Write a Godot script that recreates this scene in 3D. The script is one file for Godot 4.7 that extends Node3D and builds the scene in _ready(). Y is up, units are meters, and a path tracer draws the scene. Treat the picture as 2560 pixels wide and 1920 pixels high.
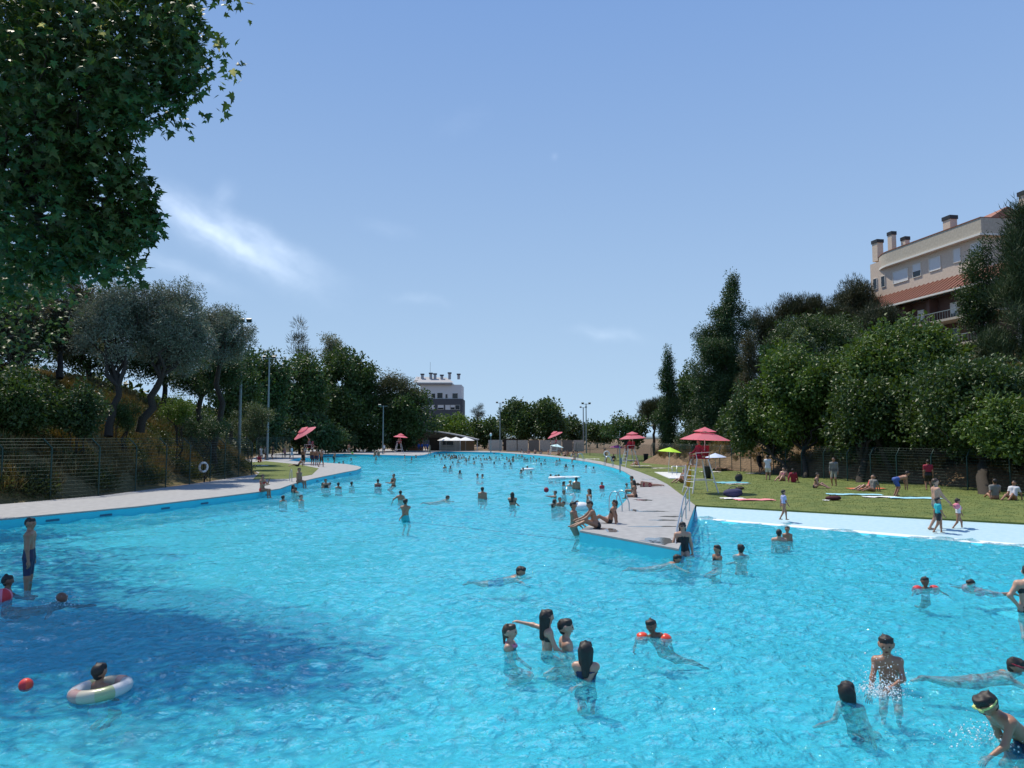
extends Node3D
# A large public bathing pool on a summer day: paved pool edges, lawns, wooded banks, bathers.

const WATER := 0.0
const DECK := 0.35
const FLOOR := -0.5
var rng := RandomNumberGenerator.new()
var used := {}
var M := {}

# ---------------------------------------------------------------- shapes
class MB:
	var v := PackedVector3Array()
	var n := PackedVector3Array()
	var c := PackedColorArray()
	var uv := PackedVector2Array()
	var ix := PackedInt32Array()
	var col := Color.WHITE

	func vert(p: Vector3, nn: Vector3) -> int:
		v.append(p)
		n.append(nn)
		c.append(col)
		return v.size() - 1

	func tri(a: Vector3, b: Vector3, d: Vector3) -> void:   # seen counter-clockwise from outside
		var nn := (b - a).cross(d - a).normalized()
		var k := vert(a, nn)
		vert(b, nn)
		vert(d, nn)
		ix.append_array([k, k + 2, k + 1])

	func quad(a: Vector3, b: Vector3, d: Vector3, e: Vector3) -> void:
		var nn := (b - a).cross(e - a).normalized()
		if nn == Vector3.ZERO:
			nn = (d - b).cross(e - b).normalized()
		var k := vert(a, nn)
		vert(b, nn)
		vert(d, nn)
		vert(e, nn)
		ix.append_array([k, k + 2, k + 1, k, k + 3, k + 2])

	func box(o: Vector3, s: Vector3, b := Basis.IDENTITY) -> void:   # o: centre
		var h := s * 0.5
		var p := []
		for i in 8:
			p.append(o + b * Vector3(h.x if i & 1 else -h.x, h.y if i & 2 else -h.y, h.z if i & 4 else -h.z))
		quad(p[4], p[5], p[7], p[6])
		quad(p[1], p[0], p[2], p[3])
		quad(p[5], p[1], p[3], p[7])
		quad(p[0], p[4], p[6], p[2])
		quad(p[6], p[7], p[3], p[2])
		quad(p[0], p[1], p[5], p[4])

	func beam(a: Vector3, b: Vector3, w: float, h: float) -> void:
		var d := b - a
		var l := d.length()
		var z := d / l
		var x := (Vector3.UP if absf(z.y) < 0.95 else Vector3.RIGHT).cross(z).normalized()
		box((a + b) * 0.5, Vector3(w, h, l), Basis(x, z.cross(x), z))

	func tube(path: Array, radii: Array, sides := 8, capped := true) -> void:
		var side := Vector3.ZERO
		var start := v.size()
		for i in path.size():
			var d: Vector3 = (path[mini(i + 1, path.size() - 1)] - path[maxi(i - 1, 0)]).normalized()
			if side == Vector3.ZERO:
				side = d.cross(Vector3.UP if absf(d.y) < 0.9 else Vector3.RIGHT).normalized()
			side = (side - d * side.dot(d)).normalized()
			var up := d.cross(side)
			for k in sides:
				var a := TAU * k / sides
				var nn := side * cos(a) + up * sin(a)
				vert(path[i] + nn * float(radii[i]), nn)
		for i in path.size() - 1:
			for k in sides:
				var a := start + i * sides + k
				var b := start + i * sides + (k + 1) % sides
				ix.append_array([a, a + sides, b, b, a + sides, b + sides])
		if capped:
			for e in [0, path.size() - 1]:
				var d: Vector3 = (path[0] - path[1]).normalized() if e == 0 else (path[e] - path[e - 1]).normalized()
				var k0 := vert(path[e], d)
				for k in sides:
					vert(v[start + e * sides + k], d)
				for k in sides:
					var a := k0 + 1 + k
					var b := k0 + 1 + (k + 1) % sides
					ix.append_array([k0, a, b] if e == 0 else [k0, b, a])

	func lathe(o: Vector3, profile: Array, segs := 16, b := Basis.IDENTITY) -> void:   # profile: Vector2(radius, height) upwards
		var start := v.size()
		for i in profile.size():
			var d: Vector2 = profile[mini(i + 1, profile.size() - 1)] - profile[maxi(i - 1, 0)]
			var nn2 := Vector2(d.y, -d.x).normalized()
			for k in segs + 1:
				var a := TAU * k / segs
				var e := Vector3(cos(a), 0, sin(a))
				vert(o + b * (e * profile[i].x + Vector3.UP * profile[i].y), b * (e * nn2.x + Vector3.UP * nn2.y))
		for i in profile.size() - 1:
			for k in segs:
				var a := start + i * (segs + 1) + k
				ix.append_array([a, a + 1, a + segs + 1, a + 1, a + segs + 2, a + segs + 1])

	func ball(o: Vector3, r: Vector3, segs := 12, b := Basis.IDENTITY) -> void:
		var start := v.size()
		var rows := maxi(4, segs / 2)
		for i in rows + 1:
			var t := PI * i / rows - PI / 2
			for k in segs + 1:
				var a := TAU * k / segs
				var e := Vector3(cos(a) * cos(t), sin(t), sin(a) * cos(t))
				vert(o + b * (e * r), (b * (e / r)).normalized())
		for i in rows:
			for k in segs:
				var a := start + i * (segs + 1) + k
				ix.append_array([a, a + 1, a + segs + 1, a + 1, a + segs + 2, a + segs + 1])

	func torus(o: Vector3, big: float, small: float, b := Basis.IDENTITY, segs := 24, sides := 10) -> void:
		var start := v.size()
		for i in segs + 1:
			var a := TAU * i / segs
			var e := Vector3(cos(a), 0, sin(a))
			for k in sides + 1:
				var t := TAU * k / sides
				var nn := e * cos(t) + Vector3.UP * sin(t)
				vert(o + b * (e * big + nn * small), b * nn)
		for i in segs:
			for k in sides:
				var a := start + i * (sides + 1) + k
				ix.append_array([a, a + sides + 1, a + 1, a + 1, a + sides + 1, a + sides + 2])

	func sheet(poly: PackedVector2Array, y: float, up := true) -> void:
		var t := Geometry2D.triangulate_polygon(poly)
		if t.is_empty():
			printerr("sheet failed ", poly.size())
		for i in range(0, t.size(), 3):
			var a := poly[t[i]]
			var b := poly[t[i + 1]]
			var d := poly[t[i + 2]]
			if ((b - a).cross(d - a) > 0) == up:
				var s := b
				b = d
				d = s
			tri(Vector3(a.x, y, a.y), Vector3(b.x, y, b.y), Vector3(d.x, y, d.y))

	func prism(poly: PackedVector2Array, y0: float, y1: float) -> void:
		sheet(poly, y1)
		var q := poly
		if Geometry2D.is_polygon_clockwise(q):
			q = q.duplicate()
			q.reverse()
		for i in q.size():
			var a := q[i]
			var b := q[(i + 1) % q.size()]
			quad(Vector3(a.x, y1, a.y), Vector3(b.x, y1, b.y), Vector3(b.x, y0, b.y), Vector3(a.x, y0, a.y))

	func mesh() -> ArrayMesh:
		var a := []
		a.resize(Mesh.ARRAY_MAX)
		a[Mesh.ARRAY_VERTEX] = v
		a[Mesh.ARRAY_NORMAL] = n
		a[Mesh.ARRAY_COLOR] = c
		if uv.size() == v.size() and v.size():
			a[Mesh.ARRAY_TEX_UV] = uv
		a[Mesh.ARRAY_INDEX] = ix
		var m := ArrayMesh.new()
		if ix.size():
			m.add_surface_from_arrays(Mesh.PRIMITIVE_TRIANGLES, a)
		return m

# ---------------------------------------------------------------- naming
func numbered(called: String) -> String:
	used[called] = used.get(called, -1) + 1
	return called if used[called] == 0 else "%s_%03d" % [called, used[called]]

func tag(o: Node3D, label: String, category: String, group := "") -> Node3D:
	o.set_meta("label", label)
	o.set_meta("category", category)
	if group:
		o.set_meta("group", group)
	return o

func base(called: String, label: String, category: String, where := Vector3.ZERO, turn := 0.0, group := "") -> Node3D:
	var o := Node3D.new()
	o.name = numbered(called)
	add_child(o)
	o.position = where
	o.rotation.y = turn
	return tag(o, label, category, group)

func put(called: String, mesh: Mesh, m: Material, parent: Node3D = null) -> MeshInstance3D:
	var o := MeshInstance3D.new()
	o.mesh = mesh
	for k in mesh.get_surface_count():
		o.set_surface_override_material(k, m)
	if parent:
		o.name = called
		parent.add_child(o, true)
	else:
		o.name = numbered(called)
		add_child(o)
	return o

func part(called: String, b: MB, m: Material, parent: Node3D = null) -> MeshInstance3D:
	return put(called, b.mesh(), m, parent)

func setting(called: String, b: MB, m: Material) -> MeshInstance3D:
	var o := part(called, b, m)
	o.set_meta("kind", "structure")
	return o

func copy(src: Node3D, where: Vector3, turn := 0.0, label := "", scale_by := 1.0) -> Node3D:
	var o: Node3D = src.duplicate()
	o.name = numbered(String(src.name).trim_suffix("_" + String(src.name).get_slice("_", String(src.name).get_slice_count("_") - 1)) if String(src.name).right(3).is_valid_int() else String(src.name))
	add_child(o)
	o.position = where
	o.rotation = Vector3(0, turn, 0)
	o.scale = Vector3.ONE * scale_by
	if label:
		o.set_meta("label", label)
	return o

# ---------------------------------------------------------------- materials (colours are linear)
func mat(called: String, r: float, g: float, b: float, rough := 0.8) -> StandardMaterial3D:
	var m := StandardMaterial3D.new()
	m.resource_name = called
	m.albedo_color = Color(r, g, b).linear_to_srgb()
	m.roughness = rough
	M[called] = m
	return m

func noise(kind: int, freq: float, s: int, oct := 4) -> FastNoiseLite:
	var f := FastNoiseLite.new()
	f.noise_type = kind as FastNoiseLite.NoiseType
	f.frequency = freq
	f.seed = s
	f.fractal_octaves = oct
	return f

# a seamless picture of grain: dark and light patches of one matter
func grain(size: int, freq: float, s: int, lo: Color, hi: Color, oct := 5, power := 1.0) -> ImageTexture:
	var im := noise(FastNoiseLite.TYPE_SIMPLEX_SMOOTH, freq, s, oct).get_seamless_image(size, size)
	im.convert(Image.FORMAT_L8)
	var d := im.get_data()
	var out := PackedByteArray()
	out.resize(size * size * 3)
	var l := lo.linear_to_srgb()
	var h := hi.linear_to_srgb()
	var table := []
	for k in 256:
		var e := l.lerp(h, pow(k / 255.0, power))
		table.append([e.r8, e.g8, e.b8])
	for k in d.size():
		var e: Array = table[d[k]]
		out[k * 3] = e[0]
		out[k * 3 + 1] = e[1]
		out[k * 3 + 2] = e[2]
	return ImageTexture.create_from_image(Image.create_from_data(size, size, false, Image.FORMAT_RGB8, out))

func grained(called: String, tex: Texture2D, metres: float, rough := 0.9) -> StandardMaterial3D:
	var m := mat(called, 1, 1, 1, rough)
	m.albedo_texture = tex
	m.uv1_triplanar = true
	m.uv1_world_triplanar = true
	m.uv1_scale = Vector3.ONE / metres
	return m

func relief(m: StandardMaterial3D, tex: Texture2D, cm: float) -> void:
	m.heightmap_enabled = true
	m.heightmap_texture = tex
	m.heightmap_scale = cm

func tinted(called: String, rough := 0.7) -> StandardMaterial3D:
	var m := mat(called, 1, 1, 1, rough)
	m.vertex_color_use_as_albedo = true
	return m

func leafy(called: String, glow: float, rough := 0.5) -> StandardMaterial3D:
	var m := tinted(called, rough)
	m.backlight_enabled = true
	m.backlight = Color(1.0 * glow, 0.95 * glow, 0.35 * glow).linear_to_srgb()
	return m

# ---------------------------------------------------------------- the lie of the land
func fence_x_west(z: float) -> float:
	var k := [[20.0, -34.0], [-10.0, -30.0], [-24.0, -25.5], [-31.0, -22.3], [-36.0, -20.6], [-60.0, -19.8], [-62.0, -21.0], [-78.0, -33.0], [-120.0, -40.0], [-200.0, -45.0]]
	for i in k.size() - 1:
		if z >= k[i + 1][0]:
			return lerpf(k[i + 1][1], k[i][1], clampf((z - k[i + 1][0]) / (k[i][0] - k[i + 1][0]), 0, 1))
	return -45.0

func fence_x_east(z: float) -> float:
	var k := [[20.0, 40.0], [-20.0, 33.0], [-39.5, 26.5], [-49.0, 23.0], [-63.0, 18.3], [-72.0, 16.0], [-84.0, 13.5], [-100.0, 18.0], [-140.0, 30.0], [-200.0, 40.0]]
	for i in k.size() - 1:
		if z >= k[i + 1][0]:
			return lerpf(k[i + 1][1], k[i][1], clampf((z - k[i + 1][0]) / (k[i][0] - k[i + 1][0]), 0, 1))
	return 40.0

var lumps := FastNoiseLite.new()

func bank(s: float, high: float, slope: float) -> float:
	return high * (1.0 - exp(-maxf(s, 0.0) * slope / high))

func land(x: float, z: float) -> float:
	var w := fence_x_west(z) - x - 0.5
	var e := x - fence_x_east(z) - 0.8
	var y := 0.30
	if w > 0:
		y += bank(w, 11.0, 0.85) + lumps.get_noise_2d(x * 3.0, z * 3.0) * minf(w, 2.0) * 0.25
	elif e > 0:
		y += bank(e, 15.0, 0.62) + lumps.get_noise_2d(x * 3.0, z * 3.0) * minf(e, 2.0) * 0.25
	return y

func terrain(called: String, x0: float, x1: float, z0: float, z1: float, step: float, m: Material) -> void:
	var b := MB.new()
	var nx := int((x1 - x0) / step) + 1
	var nz := int((z1 - z0) / step) + 1
	for j in nz:
		for i in nx:
			var x := x0 + i * step
			var z := z0 + j * step
			var h := land(x, z)
			var nn := Vector3(land(x - 0.2, z) - land(x + 0.2, z), 0.4, land(x, z - 0.2) - land(x, z + 0.2)).normalized()
			b.vert(Vector3(x, h - (0.12 if h < 0.32 else 0.0), z), nn)
	for j in nz - 1:
		for i in nx - 1:
			var k := j * nx + i
			if maxf(maxf(b.v[k].y, b.v[k + 1].y), maxf(b.v[k + nx].y, b.v[k + nx + 1].y)) > 0.31:
				b.ix.append_array([k, k + 1, k + nx, k + 1, k + nx + 1, k + nx])
	setting(called, b, m)

# ---------------------------------------------------------------- water
func waves() -> void:
	var big := noise(FastNoiseLite.TYPE_SIMPLEX_SMOOTH, 0.45, 11, 1)
	var mid := noise(FastNoiseLite.TYPE_SIMPLEX_SMOOTH, 1.3, 12, 2)
	var warp := noise(FastNoiseLite.TYPE_SIMPLEX_SMOOTH, 1.1, 15, 2)
	var patch := noise(FastNoiseLite.TYPE_SIMPLEX_SMOOTH, 0.10, 77, 2)
	var cell := noise(FastNoiseLite.TYPE_CELLULAR, 2.1, 14, 1)
	cell.fractal_type = FastNoiseLite.FRACTAL_NONE
	cell.cellular_return_type = FastNoiseLite.RETURN_DISTANCE2_SUB
	cell.cellular_jitter = 1.0
	var cell2 := cell.duplicate()
	cell2.frequency = 4.3
	cell2.seed = 15
	var b := MB.new()
	for band in [[-10.0, 10.0, -17.0, -6.0, 0.05], [-26.0, 24.0, -36.0, -17.0, 0.10], [-33.0, 12.0, -160.0, -36.0, 0.34]]:
		var st: float = band[4]
		var nx := int((band[1] - band[0]) / st) + 1
		var nz := int(round((band[3] - band[2]) / st)) + 1
		var hs := PackedFloat32Array()
		hs.resize(nx * nz)
		for j in nz:
			var z: float = band[2] + j * st
			for i in nx:
				var x: float = band[0] + i * st
				var wx := x + 0.25 * warp.get_noise_2d(x, z)
				var wz := z + 0.25 * warp.get_noise_2d(z + 40.0, x)
				var h := 0.06 * big.get_noise_2d(x * 0.8, z) + 0.078 * mid.get_noise_2d(x * 0.9, z * 1.1)
				h += 0.013 * exp(-4.0 * (cell.get_noise_2d(wx * 0.8, wz) + 1.0))
				if st < 0.3:
					h += 0.005 * exp(-4.0 * (cell2.get_noise_2d(wx * 0.8, wz) + 1.0))
				hs[j * nx + i] = h * (1.0 + 0.75 * patch.get_noise_2d(x, z))
		var k0 := b.v.size()
		for j in nz:
			for i in nx:
				var k := j * nx + i
				var dx := hs[k + (1 if i < nx - 1 else 0)] - hs[k - (1 if i > 0 else 0)]
				var dz := hs[k + (nx if j < nz - 1 else 0)] - hs[k - (nx if j > 0 else 0)]
				b.v.append(Vector3(band[0] + i * st, WATER + hs[k], band[2] + j * st))
				b.n.append(Vector3(-dx, 2 * st, -dz).normalized())
				b.c.append(Color.WHITE)
		for j in nz - 1:
			for i in nx - 1:
				var k := k0 + j * nx + i
				b.ix.append_array([k, k + 1, k + nx, k + 1, k + nx + 1, k + nx])
	for p in b.v:
		b.uv.append(Vector2(p.x, p.z) / 6.0)
	var m := mat("water", 0.05, 0.64, 0.80, 0.05)
	m.transparency = BaseMaterial3D.TRANSPARENCY_ALPHA
	m.albedo_color.a = 0.38
	# small ripples: a net of crests, two sizes, with fine chop over it
	var rip := []
	for q in [[0.0075, 14, 60.0], [0.019, 25, 30.0]]:
		var net := noise(FastNoiseLite.TYPE_CELLULAR, q[0], q[1], 1)
		net.fractal_type = FastNoiseLite.FRACTAL_NONE
		net.cellular_return_type = FastNoiseLite.RETURN_DISTANCE2_SUB
		net.domain_warp_enabled = true
		net.domain_warp_amplitude = q[2]
		net.domain_warp_frequency = q[0] * 1.3
		net.domain_warp_fractal_octaves = 3
		var im := net.get_seamless_image(2048, 2048, false, false, 0.1, true)
		im.convert(Image.FORMAT_L8)
		rip.append(im.get_data())
	var sm := noise(FastNoiseLite.TYPE_SIMPLEX_SMOOTH, 0.013, 9, 3).get_seamless_image(2048, 2048)
	sm.convert(Image.FORMAT_L8)
	var chop := sm.get_data()
	var lut := PackedFloat32Array()
	var lut2 := PackedFloat32Array()
	for k in 256:
		lut.append(exp(-k / 255.0 * 7.0))
		lut2.append(0.34 * exp(-k / 255.0 * 6.0))
	var fl := PackedFloat32Array()
	fl.resize(chop.size())
	var n0: PackedByteArray = rip[0]
	var n1: PackedByteArray = rip[1]
	for k in chop.size():
		fl[k] = lut[n0[k]] + lut2[n1[k]] + chop[k] * 0.007
	m.heightmap_enabled = true
	m.heightmap_texture = ImageTexture.create_from_image(Image.create_from_data(2048, 2048, false, Image.FORMAT_RF, fl.to_byte_array()))
	m.heightmap_scale = -6.8
	setting("water", b, m)

var west_edge: PackedVector2Array
var east_edge: PackedVector2Array

func sky_and_sun() -> void:
	var cam := Camera3D.new()
	cam.name = "camera"
	add_child(cam)
	cam.position = Vector3(0, 3.2, 0)
	cam.rotation.x = atan(132.0 / 1900.0)
	cam.fov = rad_to_deg(2.0 * atan(960.0 / 1900.0))
	cam.far = 3000.0
	cam.current = true
	var env := Environment.new()
	env.background_mode = Environment.BG_SKY
	var sm := ProceduralSkyMaterial.new()
	sm.sky_top_color = Color(0.135, 0.285, 0.665).linear_to_srgb()
	sm.sky_horizon_color = Color(0.50, 0.70, 0.90).linear_to_srgb()
	sm.sky_curve = 0.28
	sm.ground_bottom_color = Color(0.10, 0.10, 0.08).linear_to_srgb()
	sm.ground_horizon_color = Color(0.40, 0.50, 0.55).linear_to_srgb()
	sm.sun_angle_max = 1.0
	sm.sky_cover = cirrus()
	sm.sky_cover_modulate = Color(1, 1, 1, 1)
	var sky := Sky.new()
	sky.sky_material = sm
	env.sky = sky
	env.tonemap_mode = Environment.TONE_MAPPER_LINEAR
	env.tonemap_exposure = 1.0
	env.sdfgi_enabled = true
	env.ssao_enabled = true
	env.ssil_enabled = true
	var we := WorldEnvironment.new()
	we.name = "world_environment"
	we.environment = env
	add_child(we)
	var sun := DirectionalLight3D.new()
	sun.name = "sun"
	sun.light_energy = 1.5
	sun.light_angular_distance = 0.53
	sun.light_color = Color(1.0, 0.965, 0.90)
	sun.shadow_enabled = true
	var az := deg_to_rad(-42.0)
	var el := deg_to_rad(61.0)
	add_child(sun)
	sun.look_at_from_position(Vector3(sin(az) * cos(el), sin(el), -cos(az) * cos(el)), Vector3.ZERO)

# thin streaks of high cloud
func cirrus() -> ImageTexture:
	var w := 2048
	var h := 1024
	var im := Image.create(w, h, false, Image.FORMAT_RGBA8)
	im.fill(Color(1, 1, 1, 0))
	var fine := noise(FastNoiseLite.TYPE_SIMPLEX_SMOOTH, 1.0, 31, 4)
	# each: direction (degrees right of the view, degrees up), length, width, tilt (degrees), strength
	for s in [[-21.6, 14.2, 7.5, 1.05, -27.0, 0.85], [-21.0, 13.9, 6.5, 0.45, -28.0, 0.7], [-18.8, 14.4, 5.5, 0.6, -24.0, 0.5], [-17.0, 12.8, 5.0, 0.9, -20.0, 0.35], [-23.8, 11.6, 4.5, 0.5, -18.0, 0.3], [-21.2, 17.0, 1.1, 0.6, 50.0, 0.3], [-9.5, 15.4, 2.6, 0.5, -12.0, 0.12],
			[-7.0, 10.3, 2.6, 0.35, -5.0, 0.18], [7.2, 7.8, 3.0, 0.4, -8.0, 0.3], [3.2, 20.6, 0.25, 0.2, 0.0, 0.3], [-4.0, 23.0, 3.0, 0.8, 20.0, 0.06], [60.0, 24.0, 14.0, 2.0, -15.0, 0.5], [-80.0, 30.0, 16.0, 2.4, -20.0, 0.5], [150.0, 22.0, 15.0, 2.0, 12.0, 0.5]]:
		var cx: float = s[0] / 360.0 * w
		var cy: float = (0.5 - s[1] / 180.0) * h
		var t := deg_to_rad(s[4])
		var reach: float = (s[2] + 2.0) / 180.0 * h
		for y in range(int(cy - reach), int(cy + reach)):
			for x in range(int(cx - reach), int(cx + reach)):
				var ax: float = (x - cx) * 180.0 / h
				var ay: float = (cy - y) * 180.0 / h
				var along: float = ax * cos(t) + ay * sin(t)
				var across: float = -ax * sin(t) + ay * cos(t)
				across += 0.35 * fine.get_noise_2d(along * 0.35, s[0])
				var a: float = exp(-pow(along / s[2] * 1.4, 2.0) - pow(across / s[3], 2.0)) * s[5]
				if a < 0.01:
					continue
				a *= 0.75 + 0.5 * fine.get_noise_2d(along * 0.6, across * 3.5)
				var px := posmod(x, w)
				var was := im.get_pixel(px, clampi(y, 0, h - 1)).a
				im.set_pixel(px, clampi(y, 0, h - 1), Color(1, 1, 1, clampf(was + a * 0.40 * (1.0 - was), 0, 1)))
	return ImageTexture.create_from_image(im)

func materials() -> void:
	var concrete := grained("concrete", grain(1024, 0.012, 3, Color(0.27, 0.27, 0.27), Color(0.38, 0.38, 0.375), 6), 5.3, 0.85)
	relief(concrete, grain(512, 0.06, 4, Color.BLACK, Color.WHITE, 4), 0.25)
	var lawn := grained("lawn", grain(1024, 0.007, 6, Color(0.065, 0.105, 0.016), Color(0.17, 0.19, 0.042), 9), 7.3, 0.95)
	relief(lawn, grain(512, 0.12, 7, Color.BLACK, Color.WHITE, 3), 4.0)
	var soil := grained("soil", grain(1024, 0.014, 8, Color(0.09, 0.058, 0.03), Color(0.30, 0.20, 0.11), 6), 5.0, 0.95)
	relief(soil, grain(512, 0.05, 9, Color.BLACK, Color.WHITE, 5), 8.0)
	var dry := grained("dry_bank", grain(1024, 0.016, 18, Color(0.06, 0.058, 0.018), Color(0.27, 0.19, 0.075), 6), 5.5, 0.95)
	relief(dry, grain(512, 0.05, 19, Color.BLACK, Color.WHITE, 5), 10.0)
	var pool_paint := grained("pool_paint", grain(512, 0.01, 21, Color(0.045, 0.54, 0.68), Color(0.058, 0.58, 0.72), 5), 3.0, 0.6)
	pool_paint.metallic_specular = 0.3
	grained("beach_paint", grain(1024, 0.01, 23, Color(0.36, 0.54, 0.60), Color(0.45, 0.61, 0.66), 6), 2.6, 0.55)
	mat("edging", 0.72, 0.75, 0.76, 0.6)
	mat("coping", 0.36, 0.33, 0.30, 0.8)
	mat("dark_line", 0.02, 0.11, 0.20, 0.6)

func grounds() -> void:
	west_edge = PackedVector2Array([Vector2(-27, -3), Vector2(-24.5, -18), Vector2(-17.84, -26.74), Vector2(-15.43, -31.47), Vector2(-13.90, -36.96), Vector2(-13.18, -39.91), Vector2(-12.84, -42.38), Vector2(-13.17, -45.17), Vector2(-13.39, -47.51), Vector2(-13.61, -51.53), Vector2(-13.63, -55.44), Vector2(-13.56, -61.68), Vector2(-13.42, -65.75), Vector2(-13.66, -68.64), Vector2(-14.17, -71.79), Vector2(-15.07, -74.73), Vector2(-17.39, -80.21), Vector2(-21.29, -85.22), Vector2(-23.54, -86.57), Vector2(-27.07, -92.42), Vector2(-28.89, -102.86), Vector2(-31.17, -123.86), Vector2(-28.57, -129.75), Vector2(-20.32, -121.11), Vector2(-14.59, -115.97), Vector2(-13.97, -121.11), Vector2(-14.68, -151.34)])
	east_edge = PackedVector2Array([Vector2(-14.68, -151.34), Vector2(-2.20, -139.71), Vector2(3.17, -121.11), Vector2(6.00, -109.02), Vector2(7.65, -97.36), Vector2(8.75, -87.96), Vector2(9.24, -80.21), Vector2(9.46, -70.86), Vector2(9.30, -63.47), Vector2(8.72, -55.72), Vector2(8.10, -50.12), Vector2(7.38, -45.54), Vector2(6.48, -40.80), Vector2(5.51, -36.23), Vector2(4.69, -32.59), Vector2(3.90, -29.29), Vector2(2.06, -23.45), Vector2(4.25, -19.63), Vector2(7.65, -32.02)])
	var far := 900.0
	# the ground: one sheet round the pool, out to the horizon
	var g := MB.new()
	var a := west_edge.duplicate()
	a.append_array([Vector2(-14.7, -far), Vector2(-far, -far), Vector2(-far, far), Vector2(-27, far)])
	g.sheet(a, 0.27)
	a = east_edge.duplicate()
	a.append_array([Vector2(16.9, -25.4), Vector2(34, -13), Vector2(34, far), Vector2(far, far), Vector2(far, -far), Vector2(-14.7, -far)])
	g.sheet(a, 0.27)
	g.sheet(PackedVector2Array([Vector2(-27, -3), Vector2(34, -3), Vector2(34, far), Vector2(-27, far)]), 0.27)
	setting("ground", g, M.soil)
	# pool shell
	var fl := MB.new()
	fl.sheet(PackedVector2Array([Vector2(-60, 2), Vector2(50, 2), Vector2(50, -160), Vector2(-60, -160)]), FLOOR)
	setting("pool_floor", fl, M.pool_paint)
	var wl := MB.new()
	var rim := west_edge.duplicate()
	rim.append_array(east_edge.slice(1))
	for i in rim.size() - 1:
		var p := rim[i]
		var q := rim[i + 1]
		wl.quad(Vector3(p.x, DECK - 0.05, p.y), Vector3(q.x, DECK - 0.05, q.y), Vector3(q.x, FLOOR, q.y), Vector3(p.x, FLOOR, p.y))
	setting("pool_wall", wl, M.pool_paint)
	# left paving
	var d := west_edge.slice(0, 21)
	d.append_array([Vector2(-34, -100), Vector2(-36, -84), Vector2(-30.5, -74), Vector2(-20.6, -61.5), Vector2(-19.5, -59), Vector2(-19.4, -46), Vector2(-20.0, -37.0), Vector2(-21.4, -33), Vector2(-25.3, -25), Vector2(-31, -10), Vector2(-33, -3)])
	var dk := MB.new()
	dk.prism(d, DECK - 0.06, DECK)
	setting("paving", dk, M.concrete)
	d = west_edge.slice(20)
	d.append_array([Vector2(-14.7, -175), Vector2(-44, -175), Vector2(-40, -120), Vector2(-34, -100)])
	dk = MB.new()
	dk.prism(d, DECK - 0.06, DECK - 0.004)
	setting("paving", dk, M.concrete)
	# right paving: the walk that ends as a jetty between the two basins
	d = east_edge.duplicate()
	d.append_array([Vector2(8.12, -35.76), Vector2(8.65, -40.21), Vector2(9.39, -46.31), Vector2(9.89, -52.52), Vector2(10.39, -62.03), Vector2(10.67, -72.75), Vector2(10.30, -89.40), Vector2(8.40, -106.89), Vector2(5.71, -121.11), Vector2(1.45, -137.95), Vector2(-14.7, -175)])
	dk = MB.new()
	dk.prism(d, DECK - 0.06, DECK)
	setting("paving", dk, M.concrete)
	# wet patches left on the jetty by bathers
	var inner := Geometry2D.offset_polygon(d, -0.12)[0]
	var film := mat("wet_concrete", 0.15, 0.155, 0.16, 0.06)
	var rp := RandomNumberGenerator.new()
	rp.seed = 12
	for k in [[Vector3(3.36, 0.35, -20.86), 0.75, 0.42], [Vector3(4.11, 0.35, -21.10), 0.45, 0.75], [Vector3(2.79, 0.35, -23.82), 0.35, 0.28], [Vector3(3.05, 0.35, -23.42), 0.22, 0.5], [Vector3(5.29, 0.35, -29.41), 0.75, 0.25], [Vector3(5.66, 0.35, -27.50), 0.45, 0.22], [Vector3(5.21, 0.35, -26.32), 0.5, 0.2], [Vector3(5.92, 0.35, -34.59), 0.42, 0.5], [Vector3(4.75, 0.35, -29.89), 0.15, 0.5], [Vector3(9.15, 0.35, -51.46), 0.5, 0.25], [Vector3(4.58, 0.35, -24.45), 1.0, 0.16]]:
		var poly := PackedVector2Array()
		for q in 18:
			var an := TAU * q / 18
			var rr := rp.randf_range(0.65, 1.15)
			poly.append(Vector2(k[0].x + cos(an) * rr * k[1], k[0].z + sin(an) * rr * k[2]))
		var wp := MB.new()
		for piece in Geometry2D.intersect_polygons(poly, inner):
			wp.sheet(piece, DECK + 0.004)
		setting("puddle", wp, film)
	# painted line round the jetty face and floor drains
	var ln := MB.new()
	var e0 := Vector3(2.06, 0.35, -23.45)
	var e1 := Vector3(4.25, 0.35, -19.63)
	var nn := (e1 - e0).cross(Vector3.UP).normalized() * -0.012
	ln.beam(Vector3(e0.x, 0.17, e0.z) + nn, Vector3(e1.x, 0.17, e1.z) + nn, 0.02, 0.025)
	setting("wall_ledge", ln, M.beach_paint)
	for k in [[Vector3(-4.95, -0.50, -33.89), Vector3(2.41, -0.50, -27.43)], [Vector3(2.49, -0.50, -52.97), Vector3(8.05, -0.50, -52.20)]]:
		ln = MB.new()
		ln.beam(k[0] + Vector3.UP * 0.006, k[1] + Vector3.UP * 0.006, 0.14, 0.012)
		setting("floor_drain", ln, M.dark_line)
	# dark overflow slots in the left wall
	for k in [[2, 0.35], [2, 0.75], [3, 0.3], [3, 0.75], [5, 0.4], [8, 0.5], [9, 0.5], [10, 0.5], [11, 0.5]]:
		var p: Vector2 = west_edge[k[0]].lerp(west_edge[k[0] + 1], k[1])
		var q: Vector2 = (west_edge[k[0] + 1] - west_edge[k[0]]).normalized()
		ln = MB.new()
		ln.beam(Vector3(p.x - q.x * 0.25, 0.12, p.y - q.y * 0.25), Vector3(p.x + q.x * 0.25, 0.12, p.y + q.y * 0.25), 0.05, 0.07)
		setting("overflow_slot", ln, M.dark_line)
	# beach: slopes from the lawn into the water
	var b := MB.new()
	var sl := MB.new()
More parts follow.
